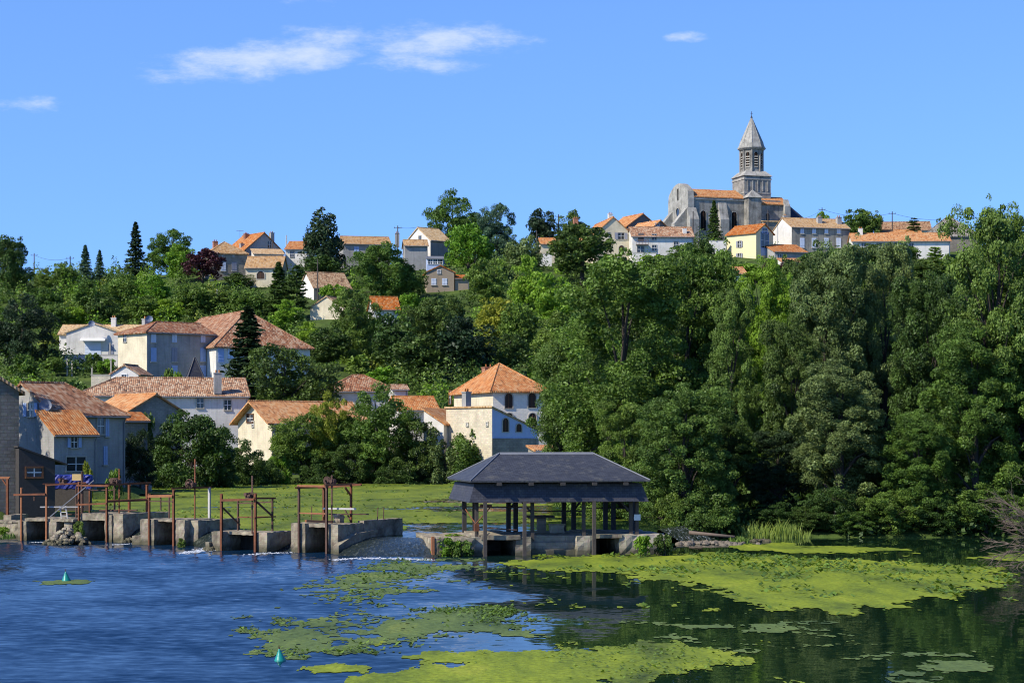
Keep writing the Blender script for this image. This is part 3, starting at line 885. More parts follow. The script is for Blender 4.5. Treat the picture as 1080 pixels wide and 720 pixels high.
def make_proto(kind):
    """returns nominal height and width and the two meshes, in a tree 1 high and 1 wide"""
    seed = sum(ord(c) * (i + 3) for i, c in enumerate(kind))
    rnd = np.random.default_rng(seed)
    base = kind.rstrip('0123456789')
    tr = None
    if base == 'round':           # hillside broadleaf
        h, w = 10.0, 9.0
        lobes = [(0, 0, 5.0, 3.8, 3.8, 4.7)] + [(rnd.uniform(-2, 2), rnd.uniform(-2, 2), rnd.uniform(3.5, 7.2), rnd.uniform(1.6, 2.4), rnd.uniform(1.6, 2.4), rnd.uniform(1.6, 2.4)) for _ in range(6)]
        P, F, tn, cs = clump_crown(rnd, h, lobes, 170, 0.72, 10000, 0.40)
        tr = limb_trunk(rnd, h, 0.28, cs, 8)
    elif base == 'ball':          # clipped or naturally round, tight crown on a clear stem
        h, w = 9.0, 8.0
        lobes = [(0, 0, 5.3, 3.6, 3.6, 3.5), (0.8, 0, 6.2, 2.6, 2.6, 2.5)]
        P, F, tn, cs = clump_crown(rnd, h, lobes, 110, 0.75, 7000, 0.40, inner=0.05)
        tr = limb_trunk(rnd, h, 0.30, cs, 6)
    elif base == 'bush':
        h, w = 4.0, 5.0
        lobes = [(0, 0, 1.7, 2.0, 2.0, 1.9)] + [(rnd.uniform(-1.4, 1.4), rnd.uniform(-1.4, 1.4), rnd.uniform(1, 2.4), 1.2, 1.2, 1.3) for _ in range(4)]
        P, F, tn, cs = clump_crown(rnd, h, lobes, 50, 0.6, 2600, 0.38)
        tr = limb_trunk(rnd, h, 0.10, cs, 5, stems=3)
    elif base == 'bank':          # leafy to the ground, some 10 m high, seen at about 220 m
        h, w = 10.0, 10.0
        lobes = [(0, 0, 4.8, 3.6, 3.6, 4.6)] + [(rnd.uniform(-3, 3), rnd.uniform(-3, 3), rnd.uniform(1.8, 6.5), rnd.uniform(1.5, 2.4), rnd.uniform(1.5, 2.4), rnd.uniform(1.6, 2.6)) for _ in range(8)]
        P, F, tn, cs = clump_crown(rnd, h, lobes, 210, 0.66, 32000, 0.23, .8, .08)
        tr = limb_trunk(rnd, h, 0.24, cs, 10)
    elif base == 'big':           # tall riverside trees, leafy to the water
        h, w = 20.0, 11.0
        lobes = [(rnd.uniform(-.8, .8), rnd.uniform(-.8, .8), 9.8, 4.0, 4.0, 9.4)]
        for _ in range(15):
            zz = rnd.uniform(2.2, 17.8)
            rr = 4.8 * (1 - 0.42 * max(0, (zz - 9) / 11)); a = rnd.uniform(0, 6.28)
            lobes.append((math.cos(a) * rr * .6, math.sin(a) * rr * .6, zz, rnd.uniform(1.6, 2.9), rnd.uniform(1.6, 2.9), rnd.uniform(1.2, 2.1)))
        P, F, tn, cs = clump_crown(rnd, h, lobes, 520, 0.66, 112000, 0.19, 0.78, 0.14)
        tr = limb_trunk(rnd, h, 0.42, cs, 26)
    elif base == 'airy':          # open crown, sky through the twigs
        h, w = 20.0, 13.0
        lobes = []
        for _ in range(16):
            zz = rnd.uniform(3, 18.5); a = rnd.uniform(0, 6.28); rr = 5.2 * (1 - 0.45 * max(0, (zz - 9) / 11))
            lobes.append((math.cos(a) * rr * .75, math.sin(a) * rr * .75, zz, rnd.uniform(1.4, 2.4), rnd.uniform(1.4, 2.4), rnd.uniform(1.2, 2.2)))
        lobes.append((0, 0, 9, 3, 3, 8.5))
        P, F, tn, cs = clump_crown(rnd, h, lobes, 300, 0.60, 70000, 0.19, 0.8, 0.12)
        tr = limb_trunk(rnd, h, 0.40, cs, 40)
    elif base == 'spruce':
        h, w = 10.0, 5.0
        P, F, tn = conifer_crown(rnd, h, w, 26, 9, 0.42, 34)
        mb = MB(); mb.tube((0, 0, -.3), (0, 0, h * .97), 0.22, 0.03, 7); tr = mb
    elif base == 'pine':          # flat open tiers
        h, w = 10.0, 6.0
        P, F, tn = conifer_crown(rnd, h, w, 11, 6, 0.42, 90, 0.05, 0.55, 0.25)
        mb = MB(); mb.tube((0, 0, -.3), (0, 0, h * .96), 0.22, 0.04, 7); tr = mb
    elif base == 'cone':          # dense dark cone
        h, w = 10.0, 8.0
        lobes = [(0, 0, z, r, r, 1.9) for z, r in ((1.9, 3.3), (3.2, 3.4), (4.6, 3.0), (6.0, 2.5), (7.3, 1.8), (8.3, 1.15))]
        P, F, tn, cs = clump_crown(rnd, h, lobes, 150, 0.62, 8500, 0.36, 1.3, inner=0.04)
        tr = limb_trunk(rnd, h, 0.3, cs, 6)
    elif base == 'weep':          # drooping yellow-green foliage
        h, w = 9.0, 6.0
        lobes = [(rnd.uniform(-1.6, 1.6), rnd.uniform(-1.6, 1.6), rnd.uniform(2.5, 7.4), 1.0, 1.0, 1.6) for _ in range(12)]
        P, F, tn, cs = clump_crown(rnd, h, lobes, 90, 0.55, 9000, 0.30, 1.8, 0.1)
        tr = limb_trunk(rnd, h, 0.2, cs, 16)
    P = P / np.array([w, w, h])
    crown = raw_mesh('crown', P, F, LEAF['mid'], attr=tn)
    tr.v = [(a / w, b / w, c / h) for a, b, c in tr.v]
    trunk = tr.build('trunk', M['bark'])
    return crown, trunk


def tree(name, kind, tint, x, y, h, w, label, cat='tree', group=None, rz=None, z=None):
    root = thing(name, label, cat, (x, y, (G(x, y) if z is None else z) - 0.05), random.uniform(0, 6.28) if rz is None else rz, group)
    root.scale = (w, w, h)
    if kind not in PROTO:
        PROTO[kind] = make_proto(kind)
        crown, trunk = PROTO[kind]
    else:
        crown, trunk = (o.copy() for o in PROTO[kind])
        COL.objects.link(crown); COL.objects.link(trunk)
    crown.parent = root; trunk.parent = root
    crown.material_slots[0].link = 'OBJECT'
    crown.material_slots[0].material = LEAF[tint]
    return root


def ptree(name, kind, tint, px, top, wpx, Y, label, cat='tree', group=None, base=None):
    """a tree whose crown top is seen at (px, top), wpx wide, standing at distance Y (or on the hill at photo row base)"""
    if base is not None:
        x, Y = hill_at(px, base)
    x = X(px, Y)
    z0 = G(x, Y)
    h = max(1.5, Z(top, Y) - z0) * 1.03
    return tree(name, kind, tint, x, Y, h, wpx / FOC * Y, label, cat, group)
# ------------------------------------------------------------------ houses
def face_xf(root_mat, w, d, face):
    """matrix taking (along, up, out) coordinates of a face into house space"""
    if face == 'f': return Matrix(((1, 0, 0, 0), (0, 0, -1, -d / 2), (0, 1, 0, 0), (0, 0, 0, 1)))
    if face == 'l': return Matrix(((0, 0, -1, -w / 2), (-1, 0, 0, 0), (0, 1, 0, 0), (0, 0, 0, 1)))
    if face == 'r': return Matrix(((0, 0, 1, w / 2), (1, 0, 0, 0), (0, 1, 0, 0), (0, 0, 0, 1)))


def pix_on_face(root_mat, T, px, py):
    """where the sight line through a photo pixel meets the face: (along, up)"""
    A = root_mat @ T
    o = A @ Vector((0, 0, 0)); nrm = (A.to_3x3() @ Vector((0, 0, 1))).normalized()
    ray = Vector(((px - CX) / FOC, 1, (HY - py) / FOC)); c = Vector((0, 0, CAMH))
    t = (o - c).dot(nrm) / ray.dot(nrm)
    q = A.inverted() @ (c + ray * t)
    return q.x, q.y


def arch_pts(w, h, n=8):
    r = w / 2
    return [(-r, -h / 2), (r, -h / 2)] + [(r * math.cos(math.pi * i / n), h / 2 - r + r * math.sin(math.pi * i / n)) for i in range(n + 1)]


def add_window(root, T, u, v, w, h, style='n', shut='shutter_blue', frame='frame_stone'):
    if style == 'arch':
        mb = MB(); mb.T = T
        inn = [(u + a, v + b) for a, b in arch_pts(w, h)]
        out = [(u + a * 1.22, v + b * 1.0 + (0.1 if b > 0 else -0.06)) for a, b in arch_pts(w, h)]
        n = len(inn)
        vs = [(a, b, -0.02) for a, b in out] + [(a, b, 0.09) for a, b in out] + [(a, b, 0.09) for a, b in inn] + [(a, b, 0.012) for a, b in inn]
        fs = []
        for i in range(n):
            j = (i + 1) % n
            fs += [(i, j, j + n, i + n), (i + n, j + n, j + 2 * n, i + 2 * n), (i + 2 * n, j + 2 * n, j + 3 * n, i + 3 * n)]
        mb.add(vs, fs, 0)
        mb.add([(a, b, 0.012) for a, b in inn], [tuple(range(n))], 1)
        mb.box(u - 0.03, u + 0.03, v - h / 2, v + h / 2 - 0.05, 0.014, 0.05, 2)
        return mb.build('window', [M[frame], M['arch_fill'] if shut != 'louvre' else M['dark'], M['wood_brown']], root)
    if style in ('closed',):
        mb = MB(); mb.T = T
        for sx in (-1, 1):
            b = MB(); b.T = T
            x0, x1 = (u - w / 2, u - 0.015) if sx < 0 else (u + 0.015, u + w / 2)
            b.box(x0, x1, v - h / 2, v + h / 2, 0.01, 0.07)
            for k in (0.2, 0.8):
                b.box(x0 + .03, x1 - .03, v - h / 2 + h * k - .05, v - h / 2 + h * k + .05, 0.07, 0.10)
            b.build('shutter', M[shut], root)
        mb.box(u - w / 2 - .1, u + w / 2 + .1, v - h / 2 - .14, v - h / 2 - .01, 0, 0.16)
        return mb.build('sill', M[frame], root)
    if style in ('door', 'garage'):
        mb = MB(); mb.T = T
        mb.box(u - w / 2, u + w / 2, v - h / 2, v + h / 2, 0.0, 0.06)
        k = 5
        for i in range(1, k):
            mb.box(u - w / 2 + .04, u + w / 2 - .04, v - h / 2 + h * i / k - .03, v - h / 2 + h * i / k + .03, 0.06, 0.085)
        return mb.build('garage_door' if style == 'garage' else 'door', M[shut], root)
    # glazed window in a raised surround, optional open shutters
    mb = MB(); mb.T = T
    fw = 0.11
    mb.box(u - w / 2 - fw, u - w / 2, v - h / 2, v + h / 2, 0, 0.08, 0); mb.box(u + w / 2, u + w / 2 + fw, v - h / 2, v + h / 2, 0, 0.08, 0)
    mb.box(u - w / 2 - fw, u + w / 2 + fw, v + h / 2, v + h / 2 + fw, 0, 0.10, 0); mb.box(u - w / 2 - fw, u + w / 2 + fw, v - h / 2 - fw, v - h / 2, 0, 0.14, 0)
    mb.box(u - w / 2, u + w / 2, v - h / 2, v + h / 2, 0, 0.012, 1)
    mb.box(u - .035, u + .035, v - h / 2, v + h / 2, 0.012, 0.04, 2)
    mb.box(u - w / 2, u - .036, v - .03, v + .03, 0.012, 0.04, 2); mb.box(u + .036, u + w / 2, v - .03, v + .03, 0.012, 0.04, 2)
    o = mb.build('window', [M[frame], M['glass'], M['frame']], root)
    if style == 'open':
        for sx in (-1, 1):
            b = MB(); b.T = T
            c = u + sx * (w / 2 + fw + w / 4)
            b.box(c - w / 4, c + w / 4, v - h / 2, v + h / 2, 0.10, 0.15)
            b.build('shutter', M[shut], root)
    return o


def roof_mesh(w, d, ze, zr, kind, ov, mat, root, t=0.2, flip=False, ovg=None, zmin=None, name='roof'):
    """kinds: gx/gy gable (ridge along x / y), hx/hy hip, hxr/hxl one hipped end, pyr pyramid, sf falls to the front, sr falls to the right"""
    ovg = ov * 0.6 if ovg is None else ovg
    mb = MB()
    if kind in ('gy', 'hy', 'hyb'):
        mb.T = Matrix(((0, 1, 0, 0), (-1, 0, 0, 0), (0, 0, 1, 0), (0, 0, 0, 1))).inverted()
        W, D = d, w
    else:
        W, D = w, d
    if kind in ('sf', 'sr'):
        if kind == 'sf':
            sl = (zr - ze) / d
            p = [(-w / 2 - ovg, -d / 2 - ov, ze - sl * ov), (w / 2 + ovg, -d / 2 - ov, ze - sl * ov), (w / 2 + ovg, d / 2, zr), (-w / 2 - ovg, d / 2, zr)]
        else:
            sl = (zr - ze) / w
            p = [(-w / 2 - ovg, -d / 2 - ovg, zr + sl * ovg), (w / 2 + ov, -d / 2 - ovg, ze - sl * ov), (w / 2 + ov, d / 2 + ovg, ze - sl * ov), (-w / 2 - ovg, d / 2 + ovg, zr + sl * ovg)]
        mb.prism([(a, b, c + t) for a, b, c in p], (0, 0, -t))
        return mb.build(name, M[mat], root)
    sl = (zr - ze) / (D / 2)
    z0 = ze - sl * ov
    hipl = kind in ('hx', 'hy', 'hxl', 'pyr'); hipr = kind in ('hx', 'hy', 'hxr', 'pyr', 'hyb')
    run = min(D / 2 + ov, W / 2 - 0.3)
    xl = -W / 2 - (ov if hipl else ovg); xr = W / 2 + (ov if hipr else ovg)
    if kind == 'pyr':
        rl = rr = 0.0; rl -= .05; rr += .05
    else:
        rl = xl + (run if hipl else 0); rr = xr - (run if hipr else 0)
    yf = -D / 2 - ov; yb = D / 2 + ov
    A, B, Cc, Dd = (xl, yf, z0 + t), (xr, yf, z0 + t), (xr, yb, z0 + t), (xl, yb, z0 + t)
    P, Q = (rl, 0, zr + t), (rr, 0, zr + t)
    dn = (0, 0, -t)
    mb.prism([A, B, Q, P], dn); mb.prism([Cc, Dd, P, Q], dn)
    if hipl: mb.prism([Dd, A, P], dn)
    if hipr: mb.prism([B, Cc, Q], dn)
    mb.tube(P, Q, .13, .13, 6)
    for c, hflag, e in ((A, hipl, P), (Dd, hipl, P), (B, hipr, Q), (Cc, hipr, Q)):
        if hflag: mb.tube(c, e, .10, .10, 6)
    return mb.build(name, M[mat], root)


def wall_mesh(w, d, ze, zr, kind, z0, mats, root, name='wall'):
    mb = MB()
    def zt(x, y):
        if kind == 'sf': return ze + (zr - ze) * (y + d / 2) / d
        if kind == 'sr': return zr + (ze - zr) * (x + w / 2) / w
        return ze
    c = [(-w / 2, -d / 2), (w / 2, -d / 2), (w / 2, d / 2), (-w / 2, d / 2)]
    side = {0: 'f', 1: 'r', 2: 'b', 3: 'l'}
    for i in range(4):
        a, b = c[i], c[(i + 1) % 4]
        pts = [(a[0], a[1], z0), (b[0], b[1], z0), (b[0], b[1], zt(*b)), (a[0], a[1], zt(*a))]
        if (kind in ('gx',) and side[i] in 'lr') or (kind == 'hxr' and side[i] == 'l') or (kind == 'hxl' and side[i] == 'r') or (kind == 'gy' and side[i] in 'fb') or (kind == 'hyb' and side[i] == 'f'):
            pts.insert(3, ((a[0] + b[0]) / 2, (a[1] + b[1]) / 2, zr))
        mb.add(pts, [tuple(range(len(pts)))], 1 if (len(mats) > 1 and side[i] == 'l') else 0)
    return mb.build(name, mats, root)


def house(name, label, cat, fl, fr, eff, d, Y, eave, ridge, roof='gx', wall='white', left=None, tiles='tile', ov=0.4, win=(), chim=(), base=None, group=None, t=0.2, ovg=None, anchor=True):
    """a house whose front wall spans photo columns fl..fr with its nearer corner Y metres off; eff: turn of the front away from the sight line (degrees, + shows the left side)"""
    pxm = (fl + fr) / 2
    rz = R(eff) + math.atan((CX - pxm) / FOC)
    near, far = (fl, fr) if eff >= 0 else (fr, fl)
    xc = X(near, Y); u = (far - CX) / FOC
    sg = 1 if eff >= 0 else -1
    cs, sn = math.cos(rz), math.sin(rz)
    w = (u * Y - xc) / (cs - u * sn) * sg
    w = abs(w)
    cx = xc + sg * w / 2 * cs - d / 2 * sn
    cy = Y + sg * w / 2 * sn + d / 2 * cs
    gz = min(G(cx + a * w / 2 * cs - b * d / 2 * sn, cy + a * w / 2 * sn + b * d / 2 * cs) for a in (-1, 1) for b in (-1, 1)) if base is None else base
    root = thing(name, label, cat, (cx, cy, gz), rz, group)
    rm = Matrix.Translation((cx, cy, gz)) @ Matrix.Rotation(rz, 4, 'Z')
    ze = Z(eave, Y) - gz
    yr = cy if roof not in ('sf',) else Y + d * cs
    zr = Z(ridge, yr) - gz
    if roof == 'hy': zr = Z(ridge, Y + w / 2 * cs) - gz
    if roof == 'gy': zr = Z(ridge, Y if eff < 0 else Y + w / 2 * abs(sn)) - gz
    wall_mesh(w, d, ze, zr - 0.02, roof, -0.8, [M[wall], M[left]] if left else [M[wall]], root)
    if roof == 'flat':
        mb = MB(); mb.box(-w / 2 - ov, w / 2 + ov, -d / 2 - ov, d / 2 + ov, ze, ze + .25); mb.build('roof', M[tiles], root)
    else:
        roof_mesh(w, d, ze, zr, roof, ov, tiles, root, t, ovg=ovg)
    if roof in ('gx', 'hx', 'hxr', 'hxl', 'sf'):
        slp = (zr - ze) / (d / 2 if roof != 'sf' else d)
        gzv = ze - slp * ov + .04; gy = -d / 2 - ov - .05
        mb = MB(); mb.tube((-w / 2 - .1, gy, gzv), (w / 2 + .1, gy, gzv), .075, .075, 7)
        xq = w / 2 - .2
        mb.tube((xq, gy, gzv), (xq, -d / 2 - .08, gzv - .45), .05, .05, 6); mb.tube((xq, -d / 2 - .08, gzv - .45), (xq, -d / 2 - .08, -.6), .05, .05, 6)
        mb.build('gutter', M['zinc'], root)
    for wi in win:
        face, px, py, ww, wh = wi[:5]
        style = wi[5] if len(wi) > 5 else 'n'
        shut = wi[6] if len(wi) > 6 else 'shutter_blue'
        frame = wi[7] if len(wi) > 7 else 'frame_stone'
        T = face_xf(rm, w, d, face)
        uu, vv = pix_on_face(rm, T, px, py)
        add_window(root, T, uu, vv, ww, wh, style, shut, frame)
    for c in chim:
        px, py, cw, hh, mat = c[:5]
        depth = c[5] if len(c) > 5 else 0.0           # -1 front .. 1 back
        # top of the stack at the photo pixel, standing at the given depth of the house
        yy = cy + depth * d / 2 * cs
        q = rm.inverted() @ Vector((X(px, yy), yy, Z(py, yy)))
        mb = MB()
        mb.box(q.x - cw / 2, q.x + cw / 2, q.y - cw / 2, q.y + cw / 2, q.z - hh, q.z - .12, 0)
        mb.box(q.x - cw / 2 - .06, q.x + cw / 2 + .06, q.y - cw / 2 - .06, q.y + cw / 2 + .06, q.z - .12, q.z, 0)
        for s in (-.22, .22):
            mb.tube((q.x + s * cw, q.y, q.z), (q.x + s * cw, q.y, q.z + .35), .11, .09, 8, 1)
        mb.build('chimney', [M[mat], M['tile_orange']], root)
    HOUSE[label] = (root, rm, w, d, ze, zr)
    return root


HOUSE = {}


def antenna(root_label, px, py, Y=None, s=1.0):
    root, rm, w, d, ze, zr = HOUSE[root_label]
    y = rm.translation.y if Y is None else Y
    q = rm.inverted() @ Vector((X(px, y), y, Z(py, y)))
    mb = MB()
    mb.tube((q.x, q.y, zr - .6), (q.x, q.y, q.z), .035, .03, 5)
    mb.bar((q.x - .9 * s, q.y, q.z - .1), (q.x + .9 * s, q.y, q.z - .1), .045)
    for k in range(7):
        xx = q.x + s * (-.8 + 1.6 * k / 6)
        mb.bar((xx, q.y - .3, q.z - .05), (xx, q.y + .3, q.z - .05), .03)
    mb.build('antenna', M['zinc'], root)


def dish(root_label, px, py, Y, r=0.45, aim=(0.3, -1, 0.35)):
    root, rm, w, d, ze, zr = HOUSE[root_label]
    q = Vector((X(px, Y), Y, Z(py, Y)))
    inv = rm.inverted()
    ax = (inv.to_3x3() @ Vector(aim)).normalized()
    c = inv @ q
    quat = ax.to_track_quat('Z', 'Y')
    mb = MB()
    rings = 4; n = 16
    vs = [c]; fs = []
    for k in range(1, rings + 1):
        rr = r * k / rings
        for i in range(n):
            a = 2 * math.pi * i / n
            vs.append(c + quat @ Vector((rr * math.cos(a), rr * math.sin(a), 0.35 * rr * rr / r)))
    fs += [(0, 1 + i, 1 + (i + 1) % n) for i in range(n)]
    for k in range(rings - 1):
        fs += [(1 + k * n + i, 1 + (k + 1) * n + i, 1 + (k + 1) * n + (i + 1) % n, 1 + k * n + (i + 1) % n) for i in range(n)]
    mb.add(vs, fs)
    mb.tube(c, c - ax * 0.5 - (inv.to_3x3() @ Vector((0, 0, 1))) * .35, .04, .04, 6)
    mb.tube(c + quat @ Vector((0, -r * .9, .3 * r)), c + ax * r * .9, .02, .02, 5)
    mb.build('satellite_dish', M['dish'], root)
# ---- houses of the left bank
TALL = 'tall stone mill building at the left edge of the water'
house('mill_building', TALL, 'building', -95, 20, 10, 9, 124, 412, 377, 'gy', 'dark_stone', tiles='tile_brown', ov=.35, ovg=.3)
house('timber_shed', 'dark timber lean-to shed with a four pane window against the tall stone mill', 'shed', 20, 58, 14, 4.0, 126, 486, 472, 'sr', 'wood_dark', tiles='wood_dark', ov=.8, t=.1, ovg=.1,
      win=[('f', 36, 498, .95, .55, 'n', 'x', 'wood_brown')])
DISHH = 'blue grey house with a satellite dish beside the tall stone mill'
house('house', DISHH, 'house', 57, 132, 38, 9.4, 180, 437, 406, 'hxr', 'grey_plaster', tiles='tile', ov=.4,
      win=[('l', 33, 432, .95, 1.25, 'open', 'shutter_blue'), ('f', 106, 449, .8, 1.5, 'n'), ('f', 113, 450, .42, 1.7, 'closed', 'shutter_blue'), ('f', 111, 480, .45, 1.7, 'closed', 'shutter_blue')])
dish(DISHH, 48, 428, 176, .55, (.15, -1, .3))
house('house', 'low grey house with blue shutters in front of the satellite dish house', 'house', 57, 102, 26, 3.6, 172.5, 458, 434, 'sf', 'grey_plaster', tiles='tile_orange', ov=.35, ovg=.12,
      win=[('f', 78, 466, .55, .95, 'open', 'shutter_blue'), ('f', 80, 489, 1.8, 1.2, 'n')])
house('mill_house', 'very long low mill house with a pale wall and one chimney behind the orchard', 'house', 80, 262, 4, 10, 240, 417, 400, 'hxl', 'white', tiles='tile', ov=.4,
      win=[('f', 211, 425, .8, 1.2, 'n'), ('f', 240, 427, .8, 1.2, 'n')], chim=[(229.5, 393, .9, 2.6, 'grey_plaster', -.6)])
house('barn', 'grey gabled barn with an orange tiled roof below the long mill house', 'barn', 136, 192, 28, 9, 212, 434, 417, 'gy', 'grey_stone', tiles='tile_orange', ov=.5)
house('lean_to', 'small orange roofed lean-to against the grey gabled barn', 'shed', 132, 156, 25, 2.0, 203, 444, 436, 'sf', 'grey_stone', tiles='tile_orange', ov=.3)
ORB = 'cream gabled barn with a red ridged tile roof among the bank trees'
house('barn', ORB, 'barn', 287, 384, 30, 8.5, 234, 445, 425, 'gx', 'grey_plaster', 'cream', 'tile_orange', ov=.6, ovg=.9,
      win=[('l', 264, 441, 1.6, .9, 'n', 'x', 'wood_brown'), ('l', 267, 447, .45, .6, 'n')])
house('house', 'hip roofed house half hidden behind the yellow green willow', 'house', 345, 418, 6, 9, 262, 412, 397, 'hx', 'white', tiles='tile', ov=.45)
house('house', 'narrow white house with a small flat tiled roof left of the square villa', 'house', 414, 430, 8, 4, 256, 411, 407.5, 'gx', 'white', tiles='tile', ov=.35)
house('house', 'low white house with bright red tiles just left of the square villa', 'house', 420, 462, 12, 7, 247, 432, 419.5, 'gx', 'white', tiles='tile_orange', ov=.4)
house('outbuilding', 'white gabled outbuilding tucked against the cream stone annex', 'outbuilding', 447, 468, -25, 7, 224, 447, 433, 'sr', 'white', tiles='tile_orange', ov=.3)
VILLA = 'square cream villa with a red pyramid roof and brown arched windows'
house('villa', VILLA, 'villa', 520, 577, 19, 15.5, 232, 412, 385, 'pyr', 'cream_sunlit', 'cream', 'tile_orange', ov=.5,
      win=[('l', 475, 419, .9, 1.6, 'n', 'x', 'wood_brown'), ('f', 536.5, 422.5, .95, 1.75, 'arch'), ('f', 561, 422, .95, 1.75, 'arch'), ('f', 561.5, 444, .95, 1.9, 'arch'), ('f', 537, 444, .95, 1.9, 'arch')],
      chim=[(515, 387, 1.3, 2.4, 'brick', .5)])
ANNEX = 'cream stone annex with a blue gable wall in front of the square villa'
house('annex', ANNEX, 'annex', 519, 567, 40, 8.2, 219, 453.5, 431, 'sr', 'blue_plaster', 'cream_stone', 'tile_tan', ov=.35, ovg=.15,
      win=[('f', 533, 448, .85, 1.5, 'arch'), ('f', 547, 451, .8, .9, 'arch'), ('l', 493, 447.5, .22, .3, 'n'), ('l', 471, 447, .22, .3, 'n'), ('l', 514, 447, .22, .3, 'n')],
      chim=[(492, 413, .75, 2.4, 'grey_plaster', -.35)])
rr_, rm_, w_, d_, ze_, zr_ = HOUSE[ANNEX]
mb = MB(); mb.T = face_xf(rm_, w_, d_, 'f'); a_, b_ = pix_on_face(rm_, mb.T, 540, 463)
mb.box(-w_ / 2 - .02, w_ / 2 + .02, -.8, b_, 0, .06); mb.box(-w_ / 2 - .03, w_ / 2 + .03, b_, b_ + .12, 0, .09)
mb.box(w_ / 2 - .35, w_ / 2 + .03, -.8, b_, .06, .16); mb.box(-.2, .1, -.8, b_, .06, .10)
mb.build('plinth', M['grey_stone'], rr_)
house('shed', 'tiny shed with a bright red roof showing over the wash house ridge', 'shed', 565, 588, 15, 3, 196, 475.5, 471, 'sf', 'grey_stone', tiles='tile_orange', ov=.4, base=.9)

# ---- half way up the hill, left
GAR = 'long pale bungalow with a white garage door and awning on the hillside terrace'
r_ = house('bungalow', GAR, 'bungalow', 70, 126, -12, 8, 334, 351, 341, 'gy', 'white', tiles='tile_tan', ov=.35, base=19.2,
           win=[('f', 98, 366, 2.7, 2.9, 'garage', 'shutter_pale'), ('f', 117, 369, .9, 1.9, 'door', 'shutter_grey')], chim=[(120, 335, .8, 1.7, 'white', .8)])
rr_, rm_, w_, d_, ze_, zr_ = HOUSE[GAR]
wg = MB(); wg.T = Matrix.Translation((1.2, d_ / 2 + 2.0, 0))
wall_mesh(14.0, 7, ze_, zr_ - .05, 'gx', -.8, [M['white']], r_).location = (.4, d_ / 2 - .4, 0)
roof_mesh(14.0, 7, ze_, zr_ - .05, 'gx', .4, 'tile_tan', r_).location = (.4, d_ / 2 - .4, 0)
mb = MB(); mb.prism([(-2.0, -d_ / 2 - 1.1, 2.75), (2.2, -d_ / 2 - 1.1, 2.75), (2.2, -d_ / 2 - .01, 3.15), (-2.0, -d_ / 2 - .01, 3.15)], (0, 0, .1)); mb.build('awning', M['frame'], r_)
dish(GAR, 96.5, 341.5, 332.5, .55)
MAN = 'big house with cream end wall, shade greyed front and blue shutters on the lower hillside'
house('house', MAN, 'house', 155, 226, 32, 8.2, 288, 350, 341, 'hxl', 'grey_plaster', 'cream', 'tile', ov=.45,  # front wall greyed to hold its shade, end wall kept cream
      win=[('f', 162, 356.5, .8, 1.2, 'closed', 'shutter_pale'), ('f', 184, 356.5, .8, 1.2, 'closed', 'shutter_pale'), ('f', 214, 356.5, .8, 1.2, 'closed', 'shutter_pale'),
           ('f', 162, 374, .9, 2.0, 'closed', 'shutter_blue'), ('f', 184, 374, .9, 2.0, 'closed', 'shutter_grey'), ('f', 214, 374, .9, 2.0, 'closed', 'shutter_blue'), ('f', 184, 392, 1.0, 1.9, 'door', 'shutter_blue'), ('f', 214, 392, 1.0, 1.9, 'door', 'shutter_blue'),
           ('l', 132, 356, .9, 1.3, 'n')], chim=[(154, 336, .9, 1.8, 'grey_plaster', 0)])
dish(MAN, 157.5, 336.5, 288, .5)
house('barn', 'large barn under a steep mottled hip roof behind the blue shuttered big house', 'barn', 228, 327, 20, 36, 291, 364, 327.5, 'hy', 'white', tiles='tile', ov=.5, base=12.0,
      win=[('f', 233, 374, .9, 2.2, 'door', 'shutter_blue'), ('f', 243, 372, .8, 1.6, 'closed', 'shutter_pale')])
house('outbuilding', 'small white gabled outbuilding in front of the blue shuttered big house', 'outbuilding', 117, 146, -20, 5, 268, 394.5, 385.5, 'gy', 'white', tiles='tile', ov=.35,
      win=[('f', 131, 398.5, .7, .9, 'n', 'x', 'frame')])
house('well_house', 'tiny dark pyramid roofed well house with a stone finial', 'well house', 199, 214, 8, 1.9, 262, 397, 379, 'pyr', 'grey_stone', tiles='slate_dark', ov=.15)

# ---- hill top, left
house('house', 'grey stone house with low pyramid roof and pale shutter next to the purple tree', 'house', 222, 260, 14, 7.5, 428, 266, 256, 'pyr', 'grey_stone', tiles='tile_tan', ov=.45,
      win=[('f', 235.5, 281, 1.1, 1.9, 'closed', 'shutter_pale'), ('f', 247, 281, 1.1, 1.9, 'closed', 'shutter_grey'), ('f', 235, 270, .4, .4, 'n'), ('f', 246, 270, .4, .4, 'n')], chim=[(227, 254.5, 1.0, 2.6, 'brick', .3)])
ORR = 'house with a bright orange roof and grey gable on the left skyline'
house('house', ORR, 'house', 259, 298, 30, 9.5, 440, 263, 246, 'gy', 'grey_plaster', tiles='tile_orange', ov=.45,
      win=[('f', 284, 258, .8, 1.6, 'n'), ('f', 267, 268, 1.0, 1.4, 'n')], chim=[(259.5, 246.5, .9, 2.6, 'brick', .2), (286.5, 245.5, .9, 2.8, 'grey_plaster', -.5), (255, 257, .8, 2.0, 'grey_plaster', -.9)])
antenna(ORR, 253, 243)
house('house', 'low cream cottage with a tan roof below the bright orange roof', 'cottage', 259, 297, -10, 7, 414, 282, 271.5, 'gx', 'cream', tiles='tile_tan', ov=.4,
      win=[('f', 275, 290, 1.6, 1.6, 'arch'), ('f', 290, 288, .8, 1.2, 'n')])
house('house', 'flat fronted white cottage squeezed below the bright orange roof', 'cottage', 268, 299, 6, 6, 430, 268, 263, 'sf', 'white', tiles='tile_tan', ov=.4, win=[('f', 290, 274, 1.1, 1.4, 'n')])
